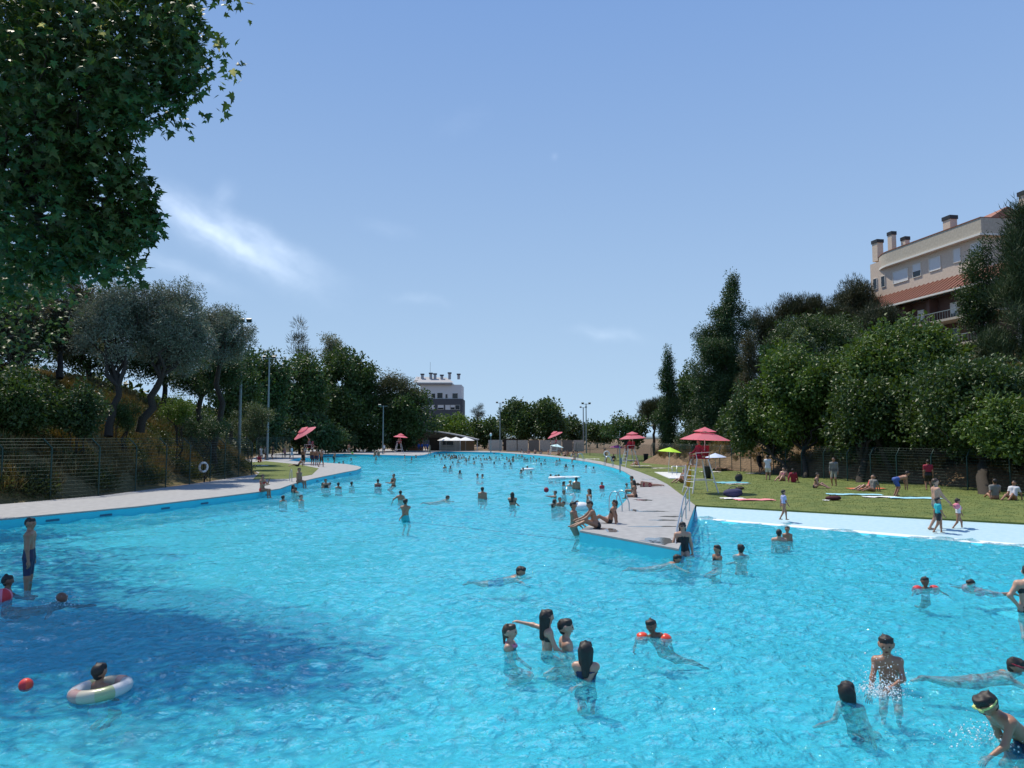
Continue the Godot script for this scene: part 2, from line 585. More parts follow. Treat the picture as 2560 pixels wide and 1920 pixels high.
	var top := [Vector3(7.7, 0.30, -32.0), Vector3(16.9, 0.30, -25.4), Vector3(34, 0.30, -13.2)]
	var line := [Vector3(7.12, 0.00, -30.02), Vector3(14.88, 0.00, -22.36), Vector3(28.5, 0, -9.0)]
	for i in 2:
		var f0: Vector3 = line[i] + (line[i] - top[i]) * Vector3(1, 0, 1).normalized() * 3.2
		var f1: Vector3 = line[i + 1] + (line[i + 1] - top[i + 1]) * Vector3(1, 0, 1).normalized() * 3.2
		f0.y = FLOOR
		f1.y = FLOOR
		b.quad(line[i], line[i + 1], top[i + 1], top[i])
		sl.quad(f0, f1, line[i + 1], line[i])
	setting("beach", b, M.beach_paint)
	var ws := MB.new()
	for i in 2:
		var u0: Vector3 = (top[i] - line[i]) * 0.12
		var u1: Vector3 = (top[i + 1] - line[i + 1]) * 0.12
		ws.quad(line[i] + Vector3.UP * 0.006, line[i + 1] + Vector3.UP * 0.006, line[i + 1] + u1 + Vector3.UP * 0.006, line[i] + u0 + Vector3.UP * 0.006)
	setting("beach_edging", ws, M.edging)
	setting("pool_floor_slope", sl, M.pool_paint)
	# lawns
	var lw := MB.new()
	var ew := PackedVector2Array([Vector2(7.65, -32.02), Vector2(8.12, -35.76), Vector2(8.65, -40.21), Vector2(9.39, -46.31), Vector2(9.89, -52.52), Vector2(10.39, -62.03), Vector2(10.67, -72.75), Vector2(10.30, -89.40), Vector2(8.40, -106.89), Vector2(5.71, -121.11), Vector2(14, -135)])
	for z in [-110.0, -100.0, -84.0, -72.0, -63.0, -49.0, -39.5, -20.0, -13.0]:
		ew.append(Vector2(fence_x_east(z) + 0.7, z))
	ew.append_array([Vector2(34, -13.2), Vector2(16.9, -25.4)])
	lw.prism(ew, 0.2, 0.36)
	setting("lawn", lw, M.lawn)
	lw = MB.new()
	lw.prism(PackedVector2Array([Vector2(-17.30, -51.05), Vector2(-15.18, -52.02), Vector2(-15.04, -57.47), Vector2(-17.47, -69.07), Vector2(-22.15, -79.06), Vector2(-28.80, -89.40), Vector2(-30, -80), Vector2(-20.3, -61.5)]), 0.3, 0.36)
	setting("lawn", lw, M.lawn)
	lumps.frequency = 0.25
	lumps.seed = 3
	lumps.fractal_octaves = 3
	terrain("hillside_west", -95, -18, -190, 10, 1.0, M.dry_bank)
	terrain("hillside_east", 12, 110, -190, 10, 1.0, M.soil)

# low growth that nobody could count: tufts spread over a patch of ground
func tufts(called: String, label: String, kind: String, count: int, size: float, tints: Array, pick: Callable, s: int) -> void:
	var r := RandomNumberGenerator.new()
	r.seed = s
	var where := []
	while where.size() < count:
		var p: Vector3 = pick.call(r)
		if p.y < -5.0:
			continue
		where.append(Transform3D(Basis(Vector3.UP, r.randf() * TAU).scaled(Vector3.ONE * size * r.randf_range(0.5, 1.4)), p))
	var mm := MultiMesh.new()
	mm.transform_format = MultiMesh.TRANSFORM_3D
	mm.use_colors = true
	mm.mesh = spray(kind, s % 3)
	mm.instance_count = count
	for i in count:
		mm.set_instance_transform(i, where[i])
		var c: Color = (tints[0] as Color).lerp(tints[1], r.randf()) * r.randf_range(0.8, 1.2)
		mm.set_instance_color(i, Color(c.r, c.g, c.b, 1))
	var o := MultiMeshInstance3D.new()
	o.name = numbered(called)
	o.multimesh = mm
	o.material_override = M.leaf
	o.set_meta("kind", "stuff")
	o.set_meta("label", label)
	o.set_meta("category", called.replace("_", " "))
	add_child(o)

func low_growth() -> void:
	var straw := [Color(0.22, 0.16, 0.06), Color(0.36, 0.27, 0.12)]
	var olive := [Color(0.06, 0.075, 0.02), Color(0.14, 0.14, 0.045)]
	var west := func(r: RandomNumberGenerator) -> Vector3:
		var z := -24.0 - 60.0 * r.randf() * r.randf_range(0.5, 1.0)
		var x := fence_x_west(z) - 1.0 - 13.0 * r.randf()
		if lumps.get_noise_2d(x * 1.3, z * 1.3 + 50) < -0.05:
			return Vector3(0, -9, 0)
		return Vector3(x, land(x, z), z)
	tufts("dry_grass", "dry straw coloured grass on the bank behind the green fence", "reed", 9000, 0.42, straw, west, 1)
	var west2 := func(r: RandomNumberGenerator) -> Vector3:
		var z := -24.0 - 60.0 * r.randf() * r.randf_range(0.5, 1.0)
		var x := fence_x_west(z) - 0.7 - 14.0 * pow(r.randf(), 1.4)
		if lumps.get_noise_2d(x * 0.9 + 20, z * 0.9) < -0.02:
			return Vector3(0, -9, 0)
		return Vector3(x, land(x, z) + 0.15, z)
	tufts("undergrowth", "tangled green undergrowth on the bank below the olive trees", "fine", 5200, 0.42, [Color(0.03, 0.055, 0.015), Color(0.11, 0.13, 0.035)], west2, 2)
	var far := func(r: RandomNumberGenerator) -> Vector3:
		var z := -64.0 - 66.0 * r.randf()
		var x := fence_x_west(z) - 1.0 - 12.0 * r.randf()
		return Vector3(x, land(x, z) + r.randf() * 1.2, z)
	tufts("undergrowth", "dark undergrowth in the shade of the far spreading trees", "broad", 4200, 0.8, [Color(0.03, 0.06, 0.016), Color(0.07, 0.11, 0.03)], far, 3)
	var east := func(r: RandomNumberGenerator) -> Vector3:
		var z := -30.0 - 60.0 * r.randf()
		var x := fence_x_east(z) + 2.0 + 22.0 * r.randf()
		if lumps.get_noise_2d(x * 1.1, z * 1.1) < 0.0:
			return Vector3(0, -9, 0)
		return Vector3(x, land(x, z), z)
	tufts("dry_grass", "sparse dry grass on the earth slope behind the lawn fence", "reed", 6000, 0.4, straw, east, 4)
	var east2 := func(r: RandomNumberGenerator) -> Vector3:
		var z := -30.0 - 75.0 * r.randf()
		var x := fence_x_east(z) + 4.0 + 26.0 * r.randf()
		if lumps.get_noise_2d(x * 0.9, z * 0.9 + 9) < -0.02:
			return Vector3(0, -9, 0)
		return Vector3(x, land(x, z) + 0.2, z)
	tufts("undergrowth", "green undergrowth on the slope among the lawn trees' trunks", "fine", 5200, 0.6, olive, east2, 5)
	var lawn := func(r: RandomNumberGenerator) -> Vector3:
		var z := -18.0 - 46.0 * r.randf()
		var x := 7.0 + 24.0 * r.randf()
		var edge := -31.9 + (x - 7.7) * 0.717
		if z > edge - 0.05 or x > fence_x_east(z) + 0.5 or x < 8.4 + maxf(0.0, (-z - 36.0)) * 0.09 or (z < -48.0 and z > -62.0 and x < 13.5):
			return Vector3(0, -9, 0)
		return Vector3(x, 0.36, z)
	tufts("grass", "short trampled lawn grass between the beach and the fence", "reed", 16000, 0.022, [Color(0.09, 0.145, 0.02), Color(0.22, 0.23, 0.055)], lawn, 6)

# ---------------------------------------------------------------- trees
var leaf_mesh := {}

func leaf_shape(b: MB, o: Vector3, along: Vector3, side: Vector3, l: float, w: float) -> void:
	var up := along.cross(side).normalized()
	var tip := o + along * l - up * l * 0.12
	var m := o + along * l * 0.45
	b.tri(o, m + side * w * 0.5 + up * w * 0.15, tip)
	b.tri(o, tip, m - side * w * 0.5 + up * w * 0.15)

func spray(kind: String, s: int) -> ArrayMesh:
	var key := kind + str(s)
	if leaf_mesh.has(key):
		return leaf_mesh[key]
	var r := RandomNumberGenerator.new()
	r.seed = s + hash(kind)
	var b := MB.new()
	var spec: Array = {"broad": [20, 0.52, 0.36, 1.0], "fine": [34, 0.34, 0.17, 1.0], "olive": [34, 0.42, 0.13, 0.95], "needle": [46, 0.62, 0.045, 0.75], "reed": [16, 1.3, 0.05, 0.35]}[kind]
	for i in spec[0]:
		var dir := Vector3(r.randfn(), r.randfn(), r.randfn()).normalized()
		var o: Vector3 = dir * spec[3] * pow(r.randf(), 0.45)
		var along := (dir + Vector3(r.randfn(), r.randfn() - 0.35, r.randfn()) * 0.6).normalized()
		if kind == "needle":
			along = (dir * 0.6 + Vector3.UP * 0.55 + Vector3(r.randfn(), r.randfn(), r.randfn()) * 0.3).normalized()
		if kind == "reed":
			o = Vector3(r.randfn() * 0.22, 0, r.randfn() * 0.22)
			along = (Vector3.UP + Vector3(r.randfn(), 0, r.randfn()) * 0.35).normalized()
		var side := along.cross(Vector3(r.randfn(), r.randfn() + 1.2, r.randfn())).normalized()
		leaf_shape(b, o, along, side, spec[1] * r.randf_range(0.7, 1.25), spec[2] * r.randf_range(0.75, 1.2))
	leaf_mesh[key] = b.mesh()
	return leaf_mesh[key]

var gaps := FastNoiseLite.new()

# leaves spread through a set of clumps: each clump is [centre, radii]
func crown(parent: Node3D, clumps: Array, kind: String, size: float, thick: float, tints: Array, r: RandomNumberGenerator, called := "crown") -> MultiMeshInstance3D:
	var where := []
	var tone := PackedColorArray()
	for cl in clumps:
		var rad: Vector3 = cl[1]
		var mean := (rad.x + rad.y + rad.z) / 3.0
		var count := int(thick * 4.0 * mean * mean / (size * size))
		var shade: float = r.randf()
		for i in count:
			var dir := Vector3(r.randfn(), r.randfn(), r.randfn()).normalized()
			var p: Vector3 = cl[0] + dir * rad * (1.0 - 0.75 * pow(r.randf(), 1.3)) * r.randf_range(0.92, 1.10)
			var g := gaps.get_noise_3d(p.x / size * 0.5, p.y / size * 0.5, p.z / size * 0.5)
			if g < -0.14:
				continue
			var sc := size * r.randf_range(0.7, 1.25)
			where.append(Transform3D(Basis(Vector3(r.randfn(), r.randfn(), r.randfn()).normalized(), r.randf() * TAU if kind != "needle" else r.randf_range(-0.5, 0.5)).scaled(Vector3.ONE * sc), p))
			var t := 0.5 * shade + 0.5 * r.randf()
			tone.append((tints[0] as Color).lerp(tints[1], t) * r.randf_range(0.8, 1.2))
	var mm := MultiMesh.new()
	mm.transform_format = MultiMesh.TRANSFORM_3D
	mm.use_colors = true
	mm.mesh = spray(kind, r.randi() % 3)
	mm.instance_count = where.size()
	for i in where.size():
		mm.set_instance_transform(i, where[i])
		mm.set_instance_color(i, Color(tone[i].r, tone[i].g, tone[i].b, 1))
	var o := MultiMeshInstance3D.new()
	o.name = called
	o.multimesh = mm
	o.material_override = M.leaf_soft if kind == "olive" or kind == "needle" else M.leaf
	o.set_meta("kind", "stuff")
	parent.add_child(o, true)
	return o

func limb(b: MB, from: Vector3, to: Vector3, r0: float, r1: float, r: RandomNumberGenerator, bend := 0.12) -> void:
	var path := []
	var rad := []
	var l := from.distance_to(to)
	var steps := 5
	for i in steps + 1:
		var t := float(i) / steps
		var p := from.lerp(to, t) + Vector3.UP * sin(t * PI) * l * 0.05
		if i > 0 and i < steps:
			p += Vector3(r.randfn(), r.randfn() * 0.4, r.randfn()) * l * bend * 0.35
		path.append(p)
		rad.append(lerpf(r0, r1, t))
	b.tube(path, rad, 7, false)

# crown box: c centre, rx, ry half sizes; o: leaf, size, thick, clumps, spread, tints, girth, base, shape, seed
func tree(called: String, label: String, c: Vector3, rx: float, ry: float, o := {}, group := "", category := "tree") -> Node3D:
	var r := RandomNumberGenerator.new()
	r.seed = o.get("seed", int(absf(c.x) * 31 + absf(c.z) * 17))
	var foot: Vector3 = o.get("base", Vector3(c.x, 0, c.z + 0.0))
	if not o.has("base"):
		foot.y = land(foot.x, foot.z)
	var t := base(called, label, category, foot, 0.0, group)
	var shape: String = o.get("shape", "round")
	var rz: float = o.get("rz", minf(rx, 7.0))
	var clumps := []
	var n: int = o.get("clumps", 9)
	var cc := c - foot
	if shape == "round":
		clumps.append([cc, Vector3(rx * 0.72, ry * 0.72, rz * 0.72)])
		for i in n:
			var a := TAU * (i * 0.618 + r.randf() * 0.2)
			var u := -0.75 + 1.65 * (i + 0.5) / n
			var ring := sqrt(maxf(0.05, 1 - u * u))
			var k := r.randf_range(0.36, 0.52)
			clumps.append([cc + Vector3(cos(a) * ring * rx, u * ry, sin(a) * ring * rz) * (1.0 - k * 0.8), Vector3(rx, ry, rz) * k * Vector3(1.1, 0.9, 1.1)])
	elif shape == "column":
		for i in n:
			var u := float(i) / (n - 1)
			var w: float = (o.get("profile", [0.55, 1.0, 0.95, 0.75, 0.5, 0.2]) as Array)[int(u * 5)]
			w = lerpf(w, (o.get("profile", [0.55, 1.0, 0.95, 0.75, 0.5, 0.2]) as Array)[mini(int(u * 5) + 1, 5)], u * 5 - int(u * 5))
			for q in 2:
				var off := Vector3(r.randfn() * 0.28 * rx * w, 0, r.randfn() * 0.28 * rx * w)
				clumps.append([cc + Vector3(o.get("lean", 0.0) * (u - 0.5) * 2, lerpf(-ry, ry * 0.93, u), 0) + off, Vector3(rx * w * 1.05, ry / n * 2.1, rx * w * 1.05)])
	elif shape == "tiers":
		for i in n:
			var u := float(i) / (n - 1)
			var w := lerpf(1.0, 0.12, u)
			var arms := maxi(3, int(7 * w))
			for q in arms:
				var a := TAU * (q + r.randf() * 0.6) / arms
				var reach := rx * w * r.randf_range(0.55, 0.95)
				clumps.append([cc + Vector3(cos(a) * reach, lerpf(-ry, ry, u) + reach * o.get("droop", -0.08), sin(a) * reach), Vector3(rx * 0.30 * (0.4 + w), ry / n * o.get("flat", 0.8), rx * 0.30 * (0.4 + w))])
	elif shape == "pine":
		for i in n:
			var a := TAU * i * 0.618
			var u := sqrt((i + 0.5) / n)
			clumps.append([cc + Vector3(cos(a) * u * rx * 0.8, (1.0 - u * u) * ry * 0.6 + r.randf_range(-0.55, 0.15) * ry, sin(a) * u * rz * 0.8), Vector3(rx * 0.34, ry * 0.34, rx * 0.34)])
	var leaf: String = o.get("leaf", "broad")
	crown(t, clumps, leaf, o.get("size", 0.55), o.get("thick", 1.25) * 2.2, o.get("tints", GREEN), r)
	var b := MB.new()
	var g: float = o.get("girth", 0.22)
	var fork: Vector3 = o.get("fork", Vector3(cc.x * 0.6, maxf(cc.y - ry * 0.8, cc.y * 0.35), cc.z * 0.6))
	limb(b, Vector3(0, -0.3, 0), fork, g * 1.25, g * 0.8, r, o.get("bend", 0.08))
	if shape == "column" or shape == "tiers":
		limb(b, fork, cc + Vector3(o.get("lean", 0.0) * 0.9, ry * 0.85, 0), g * 0.8, 0.03, r, 0.03)
	else:
		for i in range(0, mini(clumps.size(), o.get("limbs", 7))):
			limb(b, fork, clumps[i][0], g * 0.55, 0.03, r, 0.16)
	part("trunk", b, M.get(o.get("bark", "bark")), t)
	return t

const GREEN := [Color(0.033, 0.068, 0.017), Color(0.075, 0.13, 0.028)]
const DEEP := [Color(0.03, 0.065, 0.02), Color(0.06, 0.105, 0.03)]
const FRESH := [Color(0.07, 0.14, 0.02), Color(0.16, 0.24, 0.035)]
const SILVER := [Color(0.10, 0.125, 0.085), Color(0.24, 0.265, 0.19)]
const PINE := [Color(0.035, 0.05, 0.018), Color(0.085, 0.09, 0.035)]
const BROWN := [Color(0.07, 0.06, 0.04), Color(0.13, 0.12, 0.08)]

func palm_leaf() -> ArrayMesh:   # five-lobed leaf, one unit across
	var b := MB.new()
	var rim := []
	for p in [[0.0, 0.0], [0.16, -0.08], [0.44, 0.02], [0.26, 0.18], [0.50, 0.42], [0.22, 0.42], [0.14, 0.62], [0.0, 1.0], [-0.14, 0.62], [-0.22, 0.42], [-0.50, 0.42], [-0.26, 0.18], [-0.44, 0.02], [-0.16, -0.08]]:
		rim.append(Vector3(p[0], -0.12 * absf(p[0]) * 2 - 0.10 * p[1] * p[1], p[1]))
	var mid := Vector3(0, 0.02, 0.3)
	for i in rim.size():
		b.tri(mid, rim[(i + 1) % rim.size()], rim[i])
	return b.mesh()

func plane_tree() -> void:
	var r := RandomNumberGenerator.new()
	r.seed = 99
	var foot := Vector3(-25.5, land(-25.5, -20.0), -20.0)
	var t := base("plane_tree", "tall plane tree with large lobed leaves overhanging the pool's shaded corner", "tree", foot)
	var leaf := palm_leaf()
	var clumps := []
	# [px, py] seen outline turned into clumps at several depths: centre, radius
	for k in [
			[Vector3(-8.91, 12.86, -17.20), 2.56], [Vector3(-8.31, 13.44, -17.70), 1.46], [Vector3(-7.85, 11.79, -17.20), 0.76], [Vector3(-8.54, 11.46, -17.40), 0.92], [Vector3(-9.64, 12.28, -17.20), 1.95], [Vector3(-8.92, 10.84, -16.80), 0.92], [Vector3(-8.23, 10.64, -17.20), 0.49], [Vector3(-7.83, 11.17, -17.20), 0.43], [Vector3(-9.88, 11.22, -17.20), 1.34], [Vector3(-10.24, 11.93, -16.20), 2.32], [Vector3(-11.24, 11.26, -16.70), 2.32], [Vector3(-10.47, 10.33, -16.70), 1.83],
			[Vector3(-9.53, 9.41, -17.20), 0.92], [Vector3(-9.05, 8.65, -17.20), 1.04], [Vector3(-9.86, 8.42, -17.70), 1.40], [Vector3(-8.61, 8.09, -17.20), 0.67], [Vector3(-8.91, 7.34, -17.20), 0.73], [Vector3(-10.33, 8.46, -17.20), 1.52], [Vector3(-10.87, 9.13, -16.70), 1.59], [Vector3(-11.24, 8.09, -17.20), 1.71], [Vector3(-8.59, 8.84, -17.20), 0.49], [Vector3(-8.34, 8.18, -17.20), 0.34], [Vector3(-9.58, 7.44, -17.60), 0.67], [Vector3(-11.28, 7.78, -18.20), 0.98], [Vector3(-12.23, 7.38, -18.20), 0.98], [Vector3(-10.69, 7.58, -18.20), 0.61],
			[Vector3(-8.25, 13.63, -18.20), 0.61], [Vector3(-7.80, 12.54, -17.70), 0.30], [Vector3(-7.60, 11.60, -17.50), 0.27], [Vector3(-9.40, 9.82, -17.80), 0.55], [Vector3(-10.29, 9.79, -17.20), 0.73],
			[Vector3(-12.95, 13.49, -19.50), 2.6], [Vector3(-11.49, 14.15, -19.50), 2.4], [Vector3(-9.82, 13.23, -19.00), 1.5], [Vector3(-12.17, 10.24, -19.50), 1.9], [Vector3(-10.68, 8.60, -19.00), 1.3], [Vector3(-12.92, 8.11, -19.50), 1.5], [Vector3(-9.76, 8.49, -18.60), 0.9], [Vector3(-11.63, 11.84, -19.00), 1.8], [Vector3(-15.5, 12.5, -20), 3.2], [Vector3(-19, 11, -22), 3.4], [Vector3(-20, 14, -20), 4.0], [Vector3(-14.5, 14.5, -19), 3.2], [Vector3(-15, 10, -24), 2.6], [Vector3(-18.0, 8.0, -26), 2.6], [Vector3(-11.5, 14.0, -18.5), 2.2], [Vector3(-21, 9.5, -28), 2.8]]:
		clumps.append([k[0] - foot, Vector3.ONE * k[1]])
	var where := []
	for cl in clumps:
		var rad: Vector3 = cl[1]
		for i in int(260 * rad.x * rad.x + 100 * rad.x):
			var dir := Vector3(r.randfn(), r.randfn(), r.randfn()).normalized()
			var p: Vector3 = cl[0] + dir * rad * (1.0 - 0.6 * pow(r.randf(), 1.5)) * r.randf_range(0.9, 1.12)
			if gaps.get_noise_3d(p.x * 1.6, p.y * 1.6, p.z * 1.6) < -0.13:
				continue
			var y := (Vector3.UP * 0.9 + Vector3(r.randfn(), r.randfn(), r.randfn()) * 0.6).normalized()
			var z := y.cross(Vector3(r.randfn(), 0.2, r.randfn())).normalized()
			z = (z + Vector3.DOWN * r.randf_range(0.0, 0.9)).normalized()
			var x := y.cross(z).normalized()
			y = z.cross(x)
			where.append(Transform3D(Basis(x, y, z).scaled(Vector3.ONE * r.randf_range(0.13, 0.27)), p))
	# the leaves that show largest are pieces of their own, the rest one mass
	var mm := MultiMesh.new()
	mm.transform_format = MultiMesh.TRANSFORM_3D
	mm.use_colors = true
	mm.mesh = leaf
	var own := {}
	while own.size() < 300:
		var k := r.randi() % where.size()
		var g: Vector3 = where[k].origin + foot
		if g.z < -18.5 or g.x < -14.0 or g.y > 15.0:
			continue
		own[k] = true
	mm.instance_count = where.size() - own.size()
	var at := 0
	var shades := []
	for k in 6:
		var m: StandardMaterial3D = M.leaf.duplicate()
		m.vertex_color_use_as_albedo = false
		m.albedo_color = Color(0.032 + 0.011 * k, 0.066 + 0.015 * k, 0.02 + 0.003 * k).linear_to_srgb()
		shades.append(m)
	for k in where.size():
		if own.has(k):
			var l := put("leaf", leaf, shades[r.randi() % 6], t)
			l.transform = where[k]
			continue
		mm.set_instance_transform(at, where[k])
		var q := r.randf()
		mm.set_instance_color(at, Color(0.03 + 0.045 * q, 0.062 + 0.065 * q, 0.016 + 0.01 * q, 1))
		at += 1
	var o := MultiMeshInstance3D.new()
	o.name = "crown"
	o.multimesh = mm
	o.material_override = M.leaf
	o.set_meta("kind", "stuff")
	t.add_child(o, true)
	var b := MB.new()
	var fork := Vector3(1.6, 5.0, 0.0)
	limb(b, Vector3(0, -0.4, 0), fork, 0.55, 0.40, r, 0.03)
	var fork2 := Vector3(9.0, 7.6, 1.4)
	limb(b, fork, fork2, 0.30, 0.16, r, 0.08)
	var fork3 := Vector3(13.5, 8.4, 2.4)
	limb(b, fork2, fork3, 0.15, 0.08, r, 0.1)
	for i in clumps.size():
		var from: Vector3 = fork3 if i < 31 and clumps[i][0].x > 12.0 else fork2 if i < 31 else fork
		limb(b, from, clumps[i][0], 0.055 if i < 31 else 0.16, 0.012, r, 0.15)
	part("trunk", b, M.bark, t)

func bush(called: String, label: String, c: Vector3, rx: float, ry: float, o := {}, group := "") -> Node3D:
	o["girth"] = o.get("girth", 0.06)
	o["clumps"] = o.get("clumps", 6)
	o["limbs"] = 5
	o["fork"] = Vector3(0, 0.15, 0)
	o["size"] = o.get("size", 0.4)
	return tree(called, label, c, rx, ry, o, group, "bush")

func trees() -> void:
	gaps.frequency = 0.35
	gaps.seed = 5
	gaps.fractal_octaves = 2
	leafy("leaf", 0.55, 0.5)
	leafy("leaf_soft", 0.22, 0.6)
	var bark := grained("bark", grain(256, 0.05, 41, Color(0.018, 0.015, 0.011), Color(0.07, 0.056, 0.042), 5), 0.8, 0.95)
	bark.resource_name = "bark"
	plane_tree()
	# bank on the left
	tree("olive_tree", "grey olive tree with a low fork, its trunk rising straight behind the mesh fence", Vector3(-24.44, 10.02, -46.00), 2.28, 3.01, {"leaf": "olive", "size": 0.42, "thick": 1.5, "clumps": 12, "tints": SILVER, "base": Vector3(-23.30, 3.52, -44.00), "girth": 0.20, "fork": Vector3(0.15, 2.6, -0.6), "limbs": 11}, "olive trees on the bank")
	tree("olive_tree", "grey olive tree with a leaning trunk between the forked olive and the lamp mast", Vector3(-21.63, 9.91, -48.00), 2.54, 3.50, {"leaf": "olive", "size": 0.42, "thick": 1.5, "clumps": 12, "tints": SILVER, "base": Vector3(-22.48, 3.78, -46.00), "girth": 0.22, "fork": Vector3(0.9, 3.0, -0.6), "limbs": 9}, "olive trees on the bank")
	tree("olive_tree", "pale grey olive tree with its crown behind the tall lamp mast", Vector3(-20.85, 10.37, -54.00), 2.19, 2.56, {"leaf": "olive", "size": 0.42, "thick": 1.5, "clumps": 10, "tints": SILVER, "girth": 0.2}, "olive trees on the bank")
	tree("holm_oak", "brownish grey small leaved tree on the bank behind the forked olive", Vector3(-31.06, 11.68, -52.00), 2.76, 4.04, {"leaf": "fine", "size": 0.45, "thick": 1.3, "clumps": 11, "tints": BROWN, "base": Vector3(-29.84, 7.34, -50.00), "girth": 0.18})
	tree("holm_oak", "dark brownish tree crown filling the bank under the plane tree's leaves", Vector3(-31.64, 10.83, -46.00), 2.57, 4.44, {"leaf": "fine", "size": 0.5, "clumps": 11, "tints": BROWN})
	tree("dark_tree", "dark evergreen tree whose shaded crown fills the hollow beside the leaning olive", Vector3(-23.74, 8.16, -58.00), 3.22, 2.46, {"leaf": "fine", "size": 0.5, "clumps": 10, "tints": DEEP})
	bush("leafy_bush", "large dark leafy bush spilling over the mesh fence by the soil bank", Vector3(-24.72, 4.89, -38.00), 2.10, 2.05, {"tints": GREEN, "clumps": 10, "size": 0.36})
	bush("leafy_bush", "dark leafy bush against the fence beside the forked olive's trunk", Vector3(-22.92, 4.51, -40.00), 1.49, 1.68, {"tints": DEEP, "clumps": 9, "size": 0.34})
	bush("leafy_bush", "dark bush under the grey holm oak on the upper bank", Vector3(-31.40, 9.34, -48.00), 2.16, 2.05, {"tints": GREEN, "clumps": 8})
	bush("leafy_bush", "bright yellow green rounded bush on the dry bank beside the leaning olive", Vector3(-22.01, 4.99, -50.00), 1.01, 1.16, {"tints": FRESH, "size": 0.32, "leaf": "fine"})
	bush("leafy_bush", "olive green bush between the two nearest olive trunks", Vector3(-22.93, 4.55, -45.00), 0.79, 1.18, {"tints": GREEN, "size": 0.3, "leaf": "fine"})
	bush("leafy_bush", "low dark bush on the bank below the yellow green bush", Vector3(-19.70, 3.77, -49.00), 1.42, 0.77, {"tints": DEEP, "size": 0.32, "leaf": "fine"})
	bush("leafy_bush", "grey green bush at the foot of the tall lamp mast", Vector3(-22.82, 4.66, -66.00), 2.00, 1.73, {"tints": [Color(0.07, 0.10, 0.05), Color(0.13, 0.17, 0.08)], "size": 0.4, "leaf": "fine"})
	tree("dark_tree", "green tree with a rounded top behind the lamp masts", Vector3(-34.73, 9.20, -105.00), 3.74, 6.98, {"size": 0.85, "clumps": 11, "tints": GREEN})
	tree("dark_tree", "dark green tree below the ragged cedar", Vector3(-35.57, 9.60, -128.00), 4.55, 8.61, {"size": 1.0, "clumps": 12, "tints": GREEN})
	tree("dark_tree", "broad dark green tree with the highest rounded crown beside the cedar", Vector3(-32.38, 11.77, -148.00), 6.48, 10.35, {"size": 1.1, "clumps": 13, "tints": GREEN})
	tree("cedar_tree", "ragged dark cedar with drooping tiers above the leafy trees", Vector3(-42.99, 18.01, -152.00), 4.42, 7.46, {"leaf": "needle", "size": 1.5, "shape": "tiers", "clumps": 7, "tints": PINE, "thick": 1.1, "droop": -0.25})
	tree("dark_tree", "pale airy tree top showing behind the broad dark tree", Vector3(-39.29, 21.67, -165.00), 3.06, 4.39, {"size": 1.0, "leaf": "fine", "clumps": 8, "tints": SILVER})
	tree("mulberry_tree", "wide spreading tree with drooping branches behind the far lifeguard chair", Vector3(-30.06, 6.74, -146.00), 5.87, 5.83, {"size": 1.0, "clumps": 13, "tints": GREEN})
	tree("mulberry_tree", "wide spreading tree reaching over the kiosk's end", Vector3(-21.23, 7.55, -150.00), 6.39, 5.92, {"size": 1.0, "clumps": 13, "tints": GREEN})
	tree("dark_tree", "dark understorey tree filling the shade behind the lamp mast", Vector3(-34.25, 3.93, -126.00), 5.79, 3.37, {"size": 1.0, "clumps": 10, "tints": DEEP})
	tree("dark_tree", "low dark tree standing in the shade on the left of the spreading trees", Vector3(-33.47, 4.08, -104.00), 2.87, 3.05, {"size": 0.8, "clumps": 9, "tints": DEEP})
	tree("tall_tree", "tall brownish green trees' crown beside the grey apartment block", Vector3(-22.92, 11.06, -150.00), 4.74, 5.34, {"size": 0.9, "leaf": "fine", "clumps": 11, "tints": [Color(0.06, 0.07, 0.03), Color(0.12, 0.12, 0.05)]})
	bush("hedge_bush", "dark bush in the shade beside the kiosk's rusty wall", Vector3(-22.54, 2.33, -152.00), 3.39, 1.83, {"tints": DEEP, "size": 1.0, "clumps": 8})
	bush("hedge_bush", "dark bush in the shade behind the slim lamp mast", Vector3(-27.59, 2.48, -146.00), 3.83, 2.03, {"tints": DEEP, "size": 1.0, "clumps": 8})
	bush("hedge_bush", "dark bush in the shade behind the child in lime", Vector3(-31.87, 2.37, -138.00), 3.62, 2.06, {"tints": DEEP, "size": 1.0, "clumps": 8})
	tree("dark_tree", "dark tree closing the skyline between the olives and lamp masts", Vector3(-28.80, 8.54, -78.00), 2.88, 5.26, {"size": 0.65, "clumps": 11, "tints": GREEN})
	tree("dark_tree", "dark tree on the upper bank behind the forked olive", Vector3(-33.53, 10.89, -60.00), 3.34, 3.52, {"size": 0.6, "leaf": "fine", "clumps": 12, "tints": GREEN})
	tree("dark_tree", "dark tree on the upper bank behind the leaning olive", Vector3(-28.37, 9.82, -62.00), 2.79, 2.97, {"size": 0.6, "leaf": "fine", "clumps": 11, "tints": DEEP})
	# far end
	tree("lime_tree", "bright yellow green tree behind the kiosk roof", Vector3(-13.79, 4.86, -175.00), 4.60, 3.49, {"size": 1.0, "tints": FRESH, "clumps": 9, "rz": 5.0})
	tree("dark_tree", "dark tree behind the end of the kiosk roof", Vector3(-6.70, 4.17, -185.00), 4.96, 3.68, {"size": 1.1, "tints": GREEN, "clumps": 9, "rz": 5.0})
	tree("stone_pine", "small dark pine top against the sky above the kiosk trees", Vector3(-10.17, 10.08, -230.00), 2.06, 3.02, {"size": 1.1, "leaf": "needle", "tints": PINE, "clumps": 7, "shape": "pine"})
	tree("dark_tree", "large rounded tree beside the slender far lamp mast", Vector3(1.47, 6.32, -160.00), 4.00, 5.29, {"size": 0.95, "tints": GREEN, "clumps": 11, "rz": 6.0})
